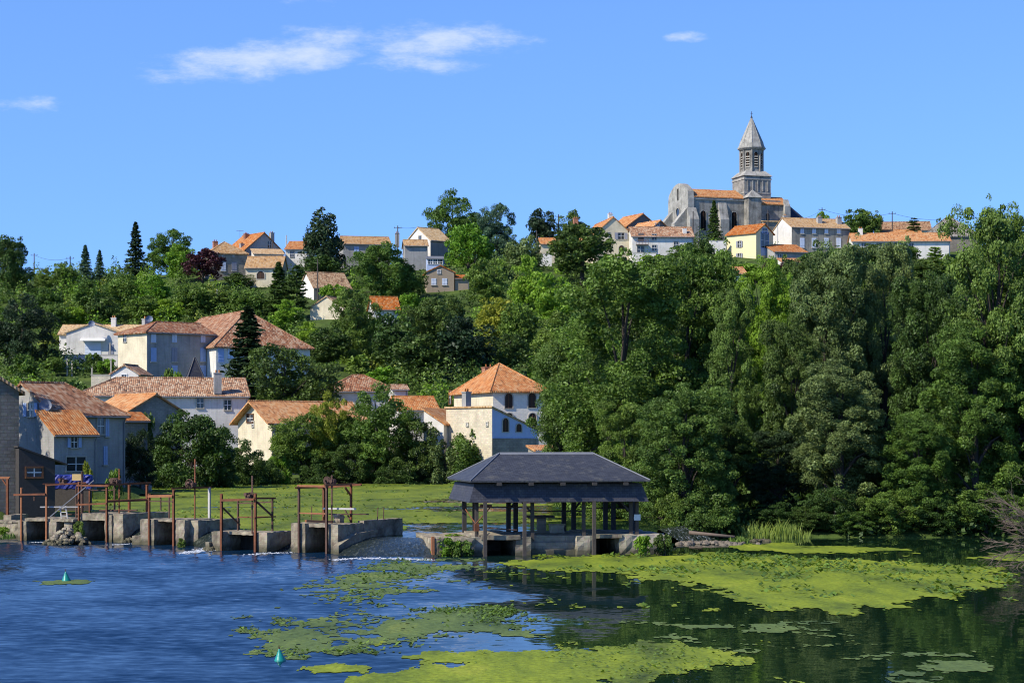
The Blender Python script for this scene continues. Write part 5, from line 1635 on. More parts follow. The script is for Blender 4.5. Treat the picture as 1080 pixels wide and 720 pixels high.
# nearest gate, by the wash house
g, a = gate('sluice_gate', 'tallest rusty sluice frame on a long grey concrete pier beside the weir', 331, 102.4)
piers(g, [(-1.45, -.55, 0, 2.4, -.9, 1.52), (.66, 1.45, .05, 2.4, -.9, 1.5), (1.12, 1.50, 2.4, 6.2, -.9, 1.62), (-.55, .66, 2.1, 2.35, -.9, 1.3, 'gate_leaf', 'gate_board'), (-.7, .8, .25, 2.4, 1.32, 1.50, 'deck_slab')])
mb = MB(); mb.prism([(1.45, -.35, -.8), (1.45, -.35, .45), (1.45, 1.3, 1.0), (1.45, 3.3, 1.12), (1.45, 3.3, -.8)], (.32, 0, 0)); mb.build('wing_wall', M['concrete'], g)
mb = MB(); mb.rough_box(.1, .55, 1.6, 2.0, 1.5, 1.95, .03, .15, 0, 8); mb.build('concrete_block', M['concrete'], g)
ZT = 3.45
frame_bars(g, [('post', (-.86, -.1, -.5), (-.86, -.1, ZT), .15, 'rust_dark'), ('post', (.86, -.1, -.5), (.86, -.1, ZT), .16, 'rust_dark'), ('post', (-.86, 2.15, 1.5), (-.86, 2.15, ZT), .15), ('post', (.86, 2.15, 1.5), (.86, 2.15, ZT - .0), .15),
               ('top_beam', (-.95, -.1, ZT), (.95, -.1, ZT), .14, 'rust_pale'), ('top_beam', (-1.2, 2.15, ZT - .15), (1.5, 2.15, ZT + .05), .15, 'rust'), ('top_beam', (-.86, -.4, ZT - .1), (-.86, 2.3, ZT - .1), .13), ('top_beam', (.86, -.3, ZT + .06), (.86, 2.6, ZT + .06), .14, 'rust_pale'),
               ('brace', (.86, 2.15, 2.9), (.86, 1.6, ZT - .1), .08), ('cross_bar', (-.86, -.1, 2.05), (.86, -.1, 2.05), .07, 'rust_pale'), ('cross_bar', (-.8, .4, 1.62), (.9, .4, 1.62), .12, 'rust_pale'),
               ('plank', (-.3, 1.3, 2.25), (1.6, 1.5, 2.25), .09, 'pale_metal'), ('cross_bar', (-1.0, 1.3, 1.95), (1.8, 2.4, 1.95), .06, 'rust_dark'), ('brace', (.86, 2.1, 1.6), (.5, 2.1, 2.2), .06, 'rust_dark')])
gearbox(g, .35, 1.0, ZT + .08, 1.3); wheel(g, (.2, .9, ZT + .26), .20); rack(g, .4, 1.05, .6, ZT + .55)
for p in ((-1.2, 1.5), (1.3, 4.0), (1.35, 4.5)):
    mb = MB(); mb.tube((p[0], p[1], 1.45), (p[0] + .03, p[1], 2.35 if p[1] < 2 else 2.25), .025, .025, 6); mb.build('iron_rod', M['rust_dark'], g)

g, a = gate('sluice_gate', 'red brown sluice frame with sloping braces on the lowest pier', 254, 104.2)
piers(g, [(-1.75, -1.0, -.2, 2.0, -.9, 1.0), (1.05, 1.75, -.1, 2.2, -.9, 1.02), (-1.0, 1.05, 1.3, 1.6, -.9, .85, 'gate_leaf', 'gate_board'), (-1.0, 1.05, .2, 1.9, .84, 1.0, 'deck_slab'), (1.4, 1.75, 2.2, 3.3, -.9, .95), (-2.0, -1.75, -.4, 1.2, -.9, .45, 'footing')])
ZT = 2.95
frame_bars(g, [('post', (-1.08, -.24, -.5), (-1.08, -.24, ZT + .05), .17), ('post', (1.08, -.20, -.5), (1.08, -.20, ZT + .1), .17), ('post', (-1.08, 1.2, 1.0), (-1.08, 1.2, ZT - .35), .12, 'rust_dark'), ('post', (1.12, 1.25, 1.0), (1.12, 1.25, ZT - .2), .12, 'rust_dark'),
               ('top_beam', (-1.08, -.3, ZT - .3), (1.08, -.3, ZT - .22), .17), ('top_beam', (1.1, -.3, ZT - .15), (1.16, 1.45, ZT - .2), .13), ('cross_bar', (-1.08, 1.2, ZT - .5), (1.12, 1.25, ZT - .4), .07, 'rust_dark'),
               ('brace', (-1.0, -.2, ZT - .7), (-.95, 1.2, 1.3), .07, 'rust_dark'), ('brace', (1.1, -.1, ZT - .35), (1.1, 1.2, ZT - 1.1), .08, 'rust_dark'), ('cross_bar', (-1.0, 1.15, 1.72), (1.2, 1.2, 1.78), .06, 'rust'), ('cross_bar', (1.1, -.3, 1.78), (1.15, 1.5, 1.78), .06, 'rust')])
wheel(g, (.55, .1, ZT - .05), .18); gearbox(g, .5, .05, ZT - .18, .8); rack(g, .62, .15, .9, ZT + 1.0)

g, a = gate('sluice_gate', 'twin portal sluice gate with a hand wheel and a pale right post', 172, 109.6)
piers(g, [(-1.55, -.55, -.1, 2.4, -.9, 1.42), (.75, 1.55, -.1, 2.6, -.9, 1.44), (-.55, .75, 1.8, 2.1, -.9, 1.3, 'gate_leaf', 'gate_board'), (-.6, .8, .2, 2.4, 1.30, 1.43, 'deck_slab'), (1.55, 2.1, .4, 4.2, -.9, 1.40), (-2.1, -1.55, -.1, 1.0, -.9, .5, 'footing')])
ZT = 2.85
frame_bars(g, [('post', (-.85, -.15, -.5), (-.85, -.15, ZT), .15), ('post', (.85, -.15, -.5), (.85, -.15, ZT + .25), .16), ('top_beam', (-.85, -.22, ZT - .15), (.85, -.22, ZT - .1), .2, 'rust_pale'), ('top_beam', (.75, -.2, ZT + .3), (1.1, 2.9, ZT + .3), .13),
               ('post', (1.1, 2.7, 1.4), (1.1, 2.7, ZT + .3), .17, 'pale_metal'), ('cross_bar', (-.8, -.2, ZT - .42), (.85, -.2, ZT - .42), .06, 'rust_dark'), ('hanger', (0, -.2, ZT - .9), (0, -.2, ZT - .2), .06, 'rust_dark'), ('post', (-.85, 1.6, 1.42), (-.85, 1.6, ZT - .2), .10, 'rust_dark')])
wheel(g, (.95, 1.1, ZT + .52), .26); gearbox(g, 1.0, 1.25, ZT + .36, .9); rack(g, 1.02, 1.5, 1.4, ZT + 1.9, 'rust')

g, a = gate('sluice_gate', 'double rusty sluice frame with a tall pole over the widest dark opening', 102, 113.6)
piers(g, [(-1.75, -.95, -.2, 2.4, -.9, 1.2), (.75, 1.25, -.2, 2.4, -.9, 1.55), (1.25, 2.0, -.1, 4.0, -.9, 1.62), (-.95, .75, 2.0, 2.3, -.9, 1.2, 'gate_leaf', 'gate_board'), (-1.1, .9, -.12, 2.6, 1.22, 1.6, 'lintel_slab')])
ZT = 3.2
frame_bars(g, [('post', (-1.1, -.25, -.5), (-1.1, -.25, ZT + .2), .14), ('post', (.95, -.25, -.5), (.95, -.25, ZT), .14), ('top_beam', (-1.2, -.3, ZT), (1.15, -.3, ZT), .14, 'rust'), ('top_beam', (.95, -.3, ZT + .05), (1.2, 3.3, ZT + .1), .14, 'rust'), ('top_beam', (-1.1, -.3, ZT + .0), (-.9, 3.0, ZT + .05), .12, 'rust_dark'),
               ('post', (1.1, 3.1, 1.6), (1.1, 3.1, ZT), .16), ('post', (.2, 2.6, 1.6), (.2, 2.6, ZT), .17, 'rust'), ('post', (-.9, 2.6, 1.6), (-.9, 2.6, ZT), .12, 'rust_dark'),
               ('cross_bar', (-1.2, -.3, 2.1), (1.0, -.3, 2.2), .09, 'rust'), ('cross_bar', (-.2, 1.2, 2.3), (1.3, 3.2, 2.35), .08, 'rust_pale'), ('cross_bar', (-1.1, 1.5, 1.72), (1.3, 2.0, 1.75), .08, 'rust_dark'), ('cross_bar', (.95, -.3, 2.3), (1.15, 3.2, 2.3), .10, 'rust'), ('cross_bar', (-1.3, -.1, 2.9), (.8, .5, 2.95), .06, 'rust_dark')])
gearbox(g, .75, .8, ZT + .08, 1.3); gearbox(g, .1, 1.4, ZT + .08, 1.0); wheel(g, (.85, .55, ZT + .2), .18); rack(g, .8, 1.0, 1.6, ZT + .95, 'rust')
mb = MB(); mb.tube((-1.25, .2, 1.2), (-1.25, .2, 4.0), .08, .07, 8); mb.build('pole', M['rust_dark'], g)

g, a = gate('sluice_gate', 'leftmost full sluice frame with a catwalk and a pale slanting strut', 40, 114.6, -24)
piers(g, [(-1.35, -.75, -.1, 2.2, -.9, 1.1), (.75, 1.35, -.1, 2.2, -.9, 1.12), (1.75, 2.3, .1, 2.2, -.9, 1.1), (-.75, 2.0, 1.9, 2.2, -.9, 1.0, 'gate_leaf', 'gate_board'), (-1.0, 2.5, -.05, 2.4, 1.13, 1.28, 'deck_slab')])
ZT = 3.05
frame_bars(g, [('post', (-1.05, -.16, -.5), (-1.05, -.16, ZT), .13, 'rust_pale'), ('post', (.72, -.16, -.5), (.72, -.16, ZT + .2), .14, 'rust_pale'), ('cross_bar', (-1.5, -.25, ZT - .42), (.72, -.25, ZT - .36), .11, 'rust'), ('hanger', (-.1, -.2, ZT - .75), (-.1, -.2, ZT - .4), .07, 'rust_dark'),
               ('post', (1.2, 2.0, 1.2), (1.2, 2.0, ZT + .05), .10, 'rust_dark'), ('post', (2.0, 2.2, 1.2), (2.0, 2.2, ZT - .1), .12, 'rust'), ('top_beam', (.5, -.2, ZT + .22), (2.3, 2.0, ZT + .2), .12, 'rust'), ('top_beam', (.72, -.25, ZT + .15), (2.9, .6, ZT + .3), .11, 'rust'),
               ('catwalk_rail', (.3, -.2, 1.95), (2.5, 1.0, 1.95), .07, 'pale_metal'), ('strut', (1.0, -.2, 1.4), (3.6, .4, 3.5), .05, 'zinc'), ('cross_bar', (.9, 1.0, 1.5), (3.0, 1.6, 1.5), .08, 'rust_dark')])
gearbox(g, 1.3, .6, ZT + .26, .8)

g, a = gate('sluice_gate', 'partly visible rusty portal on the low bank wall at the left edge', -4, 118.0, -12)
piers(g, [(-1.6, -.9, -.1, 2.2, -.9, 1.35), (.5, 1.0, -.1, 2.2, -.9, 1.35)])
frame_bars(g, [('post', (-1.0, .2, 1.3), (-1.0, .2, 3.5), .18, 'rust_dark'), ('post', (.62, .2, 1.3), (.62, .2, 3.5), .2, 'rust'), ('top_beam', (-1.1, .2, 3.55), (.75, .2, 3.55), .2, 'rust_pale'), ('brace', (.62, .2, 3.0), (.3, .2, 3.45), .08, 'rust'), ('cross_bar', (-1.0, .2, 2.1), (.1, .2, 2.1), .06, 'pale_metal')])

# low walls and rubble between the gates
def rough_wall(name, label, pxa, pya, pxb, pyb, thick, z1, mat='concrete', cat='wall', seed=1, z0=-.9, jit=.05):
    xa, ya = on_water(pxa, pya); xb, yb = on_water(pxb, pyb)
    L = math.hypot(xb - xa, yb - ya)
    o = thing(name, label, cat, (xa, ya, 0), math.atan2(yb - ya, xb - xa))
    mb = MB(); mb.rough_box(0, L, 0, thick, z0, z1, jit, .25, 0, seed)
    mb.build('masonry', M[mat], o)
    mb = MB()
    rnd = random.Random(seed)
    t = 0.05
    while t < L - .3:
        l = rnd.uniform(.35, .7)
        mb.rough_box(t, min(L, t + l - .03), -.04, thick + .03, z1, z1 + .12, .02, .2, 0, int(t * 100)); t += l
    mb.build('coping', M[mat], o)
    return o


rough_wall('bank_wall', 'low sunlit stone bank wall at the left edge of the river', -40, 567, 23, 569, 1.2, .95, seed=4)
rough_wall('retaining_wall', 'bluish retaining wall below the blue grey house and its garden', 58, 523.5, 157, 525, .5, 1.95, 'grey_plaster', seed=9, z0=.2)


def rubble(name, label, px, py, rad, n, smax, seed, zb=0.0, mat='rock', cat='rocks', flat=.7, heap=0.0):
    x, y = on_water(px, py, zb)
    root = thing(name, label, cat, (x, y, zb))
    rnd = random.Random(seed)
    mb = MB()
    for k in range(n):
        a = rnd.uniform(0, 6.28); r = rad * math.sqrt(rnd.random()); s = smax * rnd.uniform(.35, 1)
        c = Vector((r * math.cos(a), r * math.sin(a) * .6, rnd.uniform(0, .5) * smax * (1 - r / rad) + heap * (1 - r / rad) * rnd.uniform(.5, 1)))
        vs = []; fs = []
        nn, mm = 7, 4
        for j in range(mm + 1):
            th = math.pi * j / mm
            for i in range(nn):
                ph = 2 * math.pi * i / nn
                rr = s * rnd.uniform(.75, 1.1)
                vs.append(c + Vector((rr * math.sin(th) * math.cos(ph), rr * math.sin(th) * math.sin(ph), rr * math.cos(th) * flat)))
        for j in range(mm):
            for i in range(nn):
                fs.append((j * nn + i, j * nn + (i + 1) % nn, (j + 1) * nn + (i + 1) % nn, (j + 1) * nn + i))
        mb.add(vs, fs)
    o = mb.build('stones', M[mat], root)
    return root


rubble('rubble_heap', 'heap of pale collapsed masonry left of the widest sluice opening', 71, 574, 1.25, 90, .27, 3, mat='concrete', heap=1.0)
rubble('rubble_heap', 'mossy rubble between the double frame and the twin portal gates', 141, 572, .8, 18, .35, 5, mat='concrete')
rubble('rubble_heap', 'mossy rubble at the foot of the red brown sluice frame', 229, 580, .7, 14, .32, 6, mat='concrete')
rubble('rubble_bank', 'line of wet stones right of the wash house beside the small cascade', 752, 573.5, 2.6, 60, .26, 8)
rubble('rubble_bank', 'few ochre stones at the end of the rubble line near the reeds', 801, 571, .8, 12, .25, 9, mat='concrete')
mb = MB()
xa, ya = on_water(727, 570.5); xb, yb = on_water(775, 571.5)
mb.tube((xa, ya, .50), (xb, yb, .30), .11, .08, 9)
tag(mb.build('drift_log', M['bare'], smooth=True), 'pale drift log lying along the rubble right of the wash house', 'log')

# weirs: the water slides from the pond to the river
def weir(name, label, a0, a1, b1, b0, seed, zlow=-.08, mat='weir'):
    """sheet of sliding water from crest a0-a1 (pond level) to foot b0-b1"""
    rnd = np.random.default_rng(seed)
    n, m = 60, 24
    V = []
    A0, A1, B0, B1 = map(np.array, (a0, a1, b0, b1))
    for j in range(m + 1):
        t = j / m
        for i in range(n + 1):
            s = i / n
            p = (A0 * (1 - s) + A1 * s) * (1 - t) + (B0 * (1 - s) + B1 * s) * t
            z = POND_Z + .02 + (zlow - POND_Z) * (t ** 1.3) + (rnd.random() - .5) * .07 * (0.3 + t)
            V.append((p[0], p[1], z))
    idx = np.arange((n + 1) * (m + 1)).reshape(m + 1, n + 1)
    F = np.stack([idx[:-1, :-1].ravel(), idx[:-1, 1:].ravel(), idx[1:, 1:].ravel(), idx[1:, :-1].ravel()], 1)
    o = raw_mesh(name, np.array(V), F, M[mat], kind='structure', smooth=True)
    return o


def mat_weir(name='weir_water', stops=(0.52, 0.70, 0.86)):
    m, t, b = new_mat(name)
    pos = nd(t, 'ShaderNodeNewGeometry').outputs['Position']
    mp = nd(t, 'ShaderNodeMapping', inp={'Scale': (4, 1.2, 2)}); lk(t, pos, mp.inputs[0])
    n = noise(t, mp.outputs[0], 1.6, 5, 0.7)
    r = ramp(t, n.outputs[0], [(stops[0], (0.02, 0.028, 0.022)), (stops[1], (0.10, 0.115, 0.095)), (stops[2], (0.5, 0.54, 0.56))])
    lk(t, r.outputs[0], b.inputs['Base Color'])
    b.inputs['Roughness'].default_value = 0.15
    b.inputs['IOR'].default_value = 1.33
    bump(t, b, n.outputs[0], 0.7, 0.12)
    return m


M['weir'] = mat_weir()
M['cascade'] = mat_weir('cascade_water', (0.45, 0.57, 0.68))


def wpt(px, Y):
    return (X(px, Y), Y)


weir('weir', '', (-7.4, 104.3), (-3.9, 102.4), wpt(462, 98.6), wpt(352, 99.9), 1)
weir('weir', '', (-13.2, 107.95), (-11.0, 107.25), wpt(310, 103.2), wpt(287, 103.8), 2)
weir('weir', '', (-18.2, 111.2), (-15.8, 109.15), wpt(229, 105.0), wpt(205, 108.6), 3)
weir('weir', '', (-22.4, 114.75), (-21.0, 113.55), wpt(152, 111.0), wpt(138, 112.4), 4)
weir('weir', '', (8.2, 112.05), (10.3, 117.35), (12.0, 116.6), (9.6, 110.6), 5, mat='cascade')


def foam(label, pts, seed, w=.35, n=900, s=.12):
    n = int(n * .34); s *= .48; w *= 1.0
    """broken white water: many small lumps along a line on the river"""
    rnd = np.random.default_rng(seed)
    P = [on_water(px, py, .02) for px, py in pts]
    seg = rnd.integers(0, len(P) - 1, n); t = rnd.random(n)
    a = np.array(P)
    c = a[seg] * (1 - t)[:, None] + a[seg + 1] * t[:, None]
    c = c + rnd.normal(size=(n, 2)) * np.array([w * .5, w])
    V = []; F = []
    for i in range(n):
        sx = s * rnd.uniform(.4, 2.2); sy = s * rnd.uniform(.4, 1.6); h = s * rnd.uniform(.15, .7)
        k = len(V); x, y = c[i]
        V += [(x - sx, y, .01), (x, y - sy, .01), (x + sx, y, .01), (x, y + sy, .01), (x + rnd.normal() * .02, y, .01 + h)]
        F += [(k, k + 1, k + 4, k + 4), (k + 1, k + 2, k + 4, k + 4), (k + 2, k + 3, k + 4, k + 4), (k + 3, k, k + 4, k + 4)]
    tri = np.array(F)[:, :3]
    o = raw_mesh('white_water', np.array(V), tri, M['foam'], kind='stuff')
    tag(o, label, 'foam')


foam('white water along the foot of the main weir left of the wash house', [(352, 590), (380, 588), (420, 588.5), (455, 590)], 1, .35, 900, .10)
foam('churning white water between the twin portal and red brown sluice gates', [(196, 583), (212, 580), (222, 577)], 2, .5, 500, .12)
foam('white ripple below the red brown sluice gate', [(262, 585), (280, 583), (308, 582)], 3, .4, 300, .09)
foam('white ripple beside the mossy rubble left of the twin portal gate', [(118, 574), (140, 573), (150, 572)], 4, .3, 200, .09)
foam('white ripple at the foot of the catwalk sluice frame', [(36, 571.5), (56, 571)], 6, .25, 160, .08)
foam('small cascade of white water right of the wash house', [(709, 567), (722, 565.5), (740, 566)], 5, .6, 500, .13)

# ------------------------------------------------------------------ buoys and things on the bank
def buoy(label, px, py, s):
    x, y = on_water(px, py)
    t = thing('buoy', label, 'buoy', (x, y, 0), 0, 'green cone buoys on the river')
    mb = MB(); n = 20
    prof = [(.0, -.25), (.20, -.22), (.27, -.06), (.27, .03), (.24, .09), (.13, .34), (.055, .50), (.035, .56), (0, .57)]
    vs = []; fs = []
    for r, z in prof:
        vs += [(r * s * math.cos(2 * math.pi * i / n), r * s * math.sin(2 * math.pi * i / n), z * s) for i in range(n)]
    for k in range(len(prof) - 1):
        fs += [(k * n + i, k * n + (i + 1) % n, (k + 1) * n + (i + 1) % n, (k + 1) * n + i) for i in range(n)]
    mb.add(vs, fs); mb.build('float', M['buoy'], t, True)
    mb = MB(); mb.tube((0, 0, .54 * s), (0, 0, .64 * s), .018, .018, 8)
    for i in range(8):
        a, b = 2 * math.pi * i / 8, 2 * math.pi * (i + 1) / 8
        mb.tube((.03 * math.cos(a), 0, .66 * s + .03 * math.sin(a)), (.03 * math.cos(b), 0, .66 * s + .03 * math.sin(b)), .008, .008, 5)
    mb.build('lifting_ring', M['rust_dark'], t)
    t.rotation_euler = (R(3), R(-4), 0)


buoy('larger near green cone buoy floating in front of the weed patches', 295.5, 696.5, .58)
buoy('small far green cone buoy in its own weed clump at left', 70, 612.5, .72)

# tarpaulin covered stack, sign and ladder on the left bank
Yb = 128.0
zb = 2.0
t = thing('covered_stack', 'stack under a wrinkled blue tarpaulin beside the dark timber shed', 'tarpaulin', (X(77, 140), 140, Z(515, 140)), .05)
mb = MB(); mb.rough_box(-1.35, 1.35, -.5, .5, 0, .95, .05, .16, 0, 12); mb.build('tarpaulin_cover', M['tarp'], t)
mb = MB(); mb.box(-1.25, 1.25, -.45, .45, -1.8, -.02); mb.build('pallet', M['wood'], t)
t = thing('sign_board', 'plain yellow sign board on a post above the blue tarpaulin', 'sign', (X(83.5, 120), 120, .4), .1)
mb = MB(); mb.tube((.12, .05, 0), (.12, .05, 3.2), .04, .04, 8); mb.build('post', M['rust_dark'], t)
mb = MB(); mb.box(-.42, .16, -.02, .0, 2.95, 3.33); mb.build('panel', M['sign_yellow'], t)
t = thing('ladder', 'short pale ladder leaning from the catwalk to the rubble', 'ladder', (X(70, 114.5), 114.5, 1.0), -.35)
mb = MB()
mb.bar((-.45, 0, 1.0), (-.15, -.2, .1), .06); mb.build('rail', M['pale_metal'], t)
mb = MB(); mb.bar((-.05, 0, 1.0), (.25, -.2, .1), .06); mb.build('rail', M['pale_metal'], t)
for k in range(4):
    mb = MB(); f = .15 + k * .23; mb.bar((-.15 - .3 * f, -.2 + .2 * f, .1 + .9 * f), (.25 - .3 * f, -.2 + .2 * f, .1 + .9 * f), .04); mb.build('rung', M['pale_metal'], t)

# ---- reeds and low green
def reeds(label, px0, px1, py, n, hmax, seed, tint='reed', depth=1.5, zb=0.0, wide=.035):
    rnd = np.random.default_rng(seed)
    V = []; F = []; S = []
    for i in range(n):
        px = px0 + (px1 - px0) * rnd.beta(1.5, 1.5); x, y = on_water(px, py, zb); y += rnd.uniform(-depth, depth) * .5
        h = hmax * rnd.uniform(.3, 1) * (0.35 + .9 * vnoise(px * .17, 0.5, seed)); a = rnd.uniform(0, 6.28); le = rnd.uniform(.05, .5) * h
        w = wide * rnd.uniform(.6, 1.5)
        dx, dy = math.cos(a), math.sin(a)
        p0 = np.array([x, y, zb - .1]); p1 = p0 + np.array([dx * le * .3, dy * le * .3, h * .6]); p2 = p0 + np.array([dx * le, dy * le, h])
        sd = np.array([-dy, dx, 0]) * w
        if rnd.random() < .6: sd = np.array([1, 0, 0]) * w
        k = len(V)
        V += [p0 - sd, p0 + sd, p1 + sd * .8, p1 - sd * .8, p2 + sd * .15, p2 - sd * .15]
        F += [(k, k + 1, k + 2, k + 3), (k + 3, k + 2, k + 4, k + 5)]; q = rnd.random(); S += [q, q]
    o = raw_mesh('reeds', np.array(V), np.array(F), LEAF[tint], attr=S, kind='stuff')
    tag(o, label, 'reeds')


reeds('bright reeds along the foot of the shaded right bank', 776, 852, 566.5, 800, 1.25, 4, depth=2.2, wide=.025)
reeds('tuft of grass on the rubble right of the wash house', 768, 790, 571, 260, .5, 6, depth=1.2)
reeds('grass tuft on the left bank wall', 0, 14, 566, 50, .4, 8, 'mid', 1.5, .9)

# bare bush hanging in at the right edge
def bare_bush():
    t = thing('bare_bush', 'leafless grey twigs hanging over the water at the right edge', 'bush', (24.55, 91.5, .1))
    t.scale = (.86, .86, .86)
    rnd = random.Random(5)
    mb = MB()
    def grow(p, d, L, r, lev):
        seg = 5; q = Vector(p); dd = Vector(d).normalized()
        for k in range(seg):
            dd = (dd + Vector((rnd.uniform(-.18, .18), rnd.uniform(-.18, .18), rnd.uniform(-.20, .12)))).normalized()
            n = q + dd * L / seg
            mb.tube(q, n, r * (1 - .7 * k / seg), r * (1 - .7 * (k + 1) / seg), 5, 0, False)
            if lev > 0 and k >= 1:
                for _ in range(2):
                    b = (dd + Vector((rnd.uniform(-.8, .5), rnd.uniform(-.7, .7), rnd.uniform(-.5, .6)))).normalized()
                    grow(n, b, L * rnd.uniform(.35, .6), r * .5, lev - 1)
            q = n
    for d in ((-1, -.2, .9), (-.9, .3, .55), (-1, 0, .28), (-.8, -.4, 1.2), (-.6, .2, 1.4), (-1, .1, -.02), (-.9, -.1, .12)):
        grow((0.6, 0, .6), d, rnd.uniform(2.4, 3.5), .055, 2)
    mb.tube((1.2, 0, -.8), (.5, 0, .7), .16, .09, 8)
    mb.build('twigs', M['bare'], t)


bare_bush()
# ------------------------------------------------------------------ planting
BT, CT, PO, WI = 'broadleaf_tree', 'conifer_tree', 'poplar_tree', 'willow_tree'
GS = 'trees along the hill crest'
GH = 'trees on the wooded slope'
GB = 'trees along the left bank of the pond'
GR = 'tall trees along the right bank'
# ---- crest, left to right (name, kind, tint, px, crown top, width, base row, label)
for a in [
    (BT, 'bank1', 'dark', 8, 244, 62, 312, 'large dark broad tree on the skyline at the left edge'),
    (BT, 'round2', 'mid', 47, 283, 26, 312, 'small round tree right of the large dark tree at the left edge'),
    (BT, 'round3', 'mid', 70, 275, 34, 312, 'bushy green tree just left of the blue green spruces'),
    (CT, 'spruce1', 'blue', 90, 259, 26, 309, 'blue green spruce, the left and taller of the pair'),
    (CT, 'spruce1', 'blue', 105, 264, 20, 303, 'blue green spruce, the right and smaller of the pair'),
    (CT, 'spruce2', 'black', 143, 235, 32, 296, 'tall dark spruce standing alone on the left skyline'),
    (BT, 'bank2', 'mid', 183, 240, 60, 292, 'big round broadleaf crown right of the lone tall spruce'),
    (BT, 'round2', 'lime', 190, 258, 40, 298, 'light green tree in front of the big round crown and left of the purple tree'),
    (BT, 'ball1', 'purple', 214, 264, 46, 303, 'dark purple leaved tree beside the grey pyramid roofed house'),
    (BT, 'round2', 'dark', 253, 288, 40, 306, 'low dark tree under the grey pyramid roofed house'),
    (CT, 'cone1', 'black', 341, 222, 58, 293, 'dense dark conical tree on the skyline behind the tan roofed houses'),
    (BT, 'ball1', 'dark', 336, 270, 48, 300, 'rounded dark tree at the foot of the dense conical tree'),
    (BT, 'bank1', 'mid', 401, 250, 72, 322, 'broad green tree left of the tan roofed white gable'),
    (BT, 'bank3', 'mid', 477, 199, 66, 272, 'tallest broad tree on the centre skyline'),
    (BT, 'bank2', 'blue', 524, 212, 54, 278, 'blue green broad tree right of the tallest centre tree'),
    (BT, 'ball1', 'lime', 494, 238, 52, 300, 'lime green ball shaped tree on a clear stem below the skyline trees'),
    (BT, 'round1', 'black', 572, 220, 38, 262, 'small very dark round tree on the skyline left of the orange roofs'),
    (BT, 'round2', 'olive', 602, 223, 34, 250, 'thin light tree behind the big cream house'),
    (BT, 'ball2', 'dark', 614, 239, 74, 300, 'large dense round tree in front of the big cream house'),
    (BT, 'round3', 'silver', 552, 246, 44, 300, 'greyish loose tree left of the large dense round tree'),
    (CT, 'spruce2', 'dark', 753, 212, 24, 262, 'narrow conifer in front of the church nave'),
    (BT, 'round1', 'mid', 903, 219, 34, 252, 'green tree on the skyline right of the long stained house'),
    (BT, 'round3', 'mid', 918, 221, 30, 250, 'second green tree beside it, nearer the white farmhouse chimney'),
    (BT, 'round2', 'lime', 868, 224, 24, 250, 'small light tree behind the chimneys of the long stained house'),
    (CT, 'pine1', 'dark', 964, 230, 30, 252, 'small dark pine above the white farmhouse roof'),
    (CT, 'pine2', 'lime', 986, 261, 40, 300, 'bright green umbrella pine in front of the broad grey roof'),
]:
    ptree(a[0], a[1], a[2], a[3], a[4], a[5], None, a[7], group=GS, base=a[6])
# ---- trees that hide the foot of the village on the right
for a in [
    ('round1', 'mid', 722, 258, 46, 418, 'leafy tree under the village house right end'),
    ('round2', 'olive', 742, 268, 44, 405, 'olive tree left of the half sunk orange roofed house'),
    ('round3', 'lime', 798, 284, 46, 395, 'light tree right of the half sunk orange roofed house'),
    ('round2', 'mid', 768, 296, 50, 380, 'tree in front of the half sunk orange roofed house'),
    ('round1', 'mid', 862, 266, 50, 408, 'tree below the right end of the long stained house'),
    ('round3', 'mid', 893, 258, 46, 412, 'tree at the left foot of the white farmhouse'),
    ('round2', 'dark', 922, 258, 50, 408, 'dark tree below the white farmhouse windows'),
    ('round1', 'mid', 950, 258, 50, 412, 'tree below the middle of the white farmhouse'),
    ('round3', 'mid', 1012, 274, 50, 395, 'tree below the stone barn on the right skyline'),
    ('round2', 'dark', 1046, 258, 50, 410, 'tree right of the stone barn on the right skyline'),
    ('round1', 'olive', 835, 282, 46, 392, 'tree below the purple shrubs'),
    ('round3', 'mid', 680, 282, 60, 380, 'tree below the white village house terrace'),
    ('round1', 'lime', 648, 274, 50, 400, 'light tree right under the big cream house'),
    ('round2', 'mid', 650, 300, 70, 340, 'wide tree behind the very large broad riverside tree'),
    ('round3', 'dark', 975, 270, 56, 392, 'dark tree under the bright umbrella pine'),
]:
    ptree(BT, a[0], a[1], a[2], a[3], a[4], a[5], a[6], group=GH)
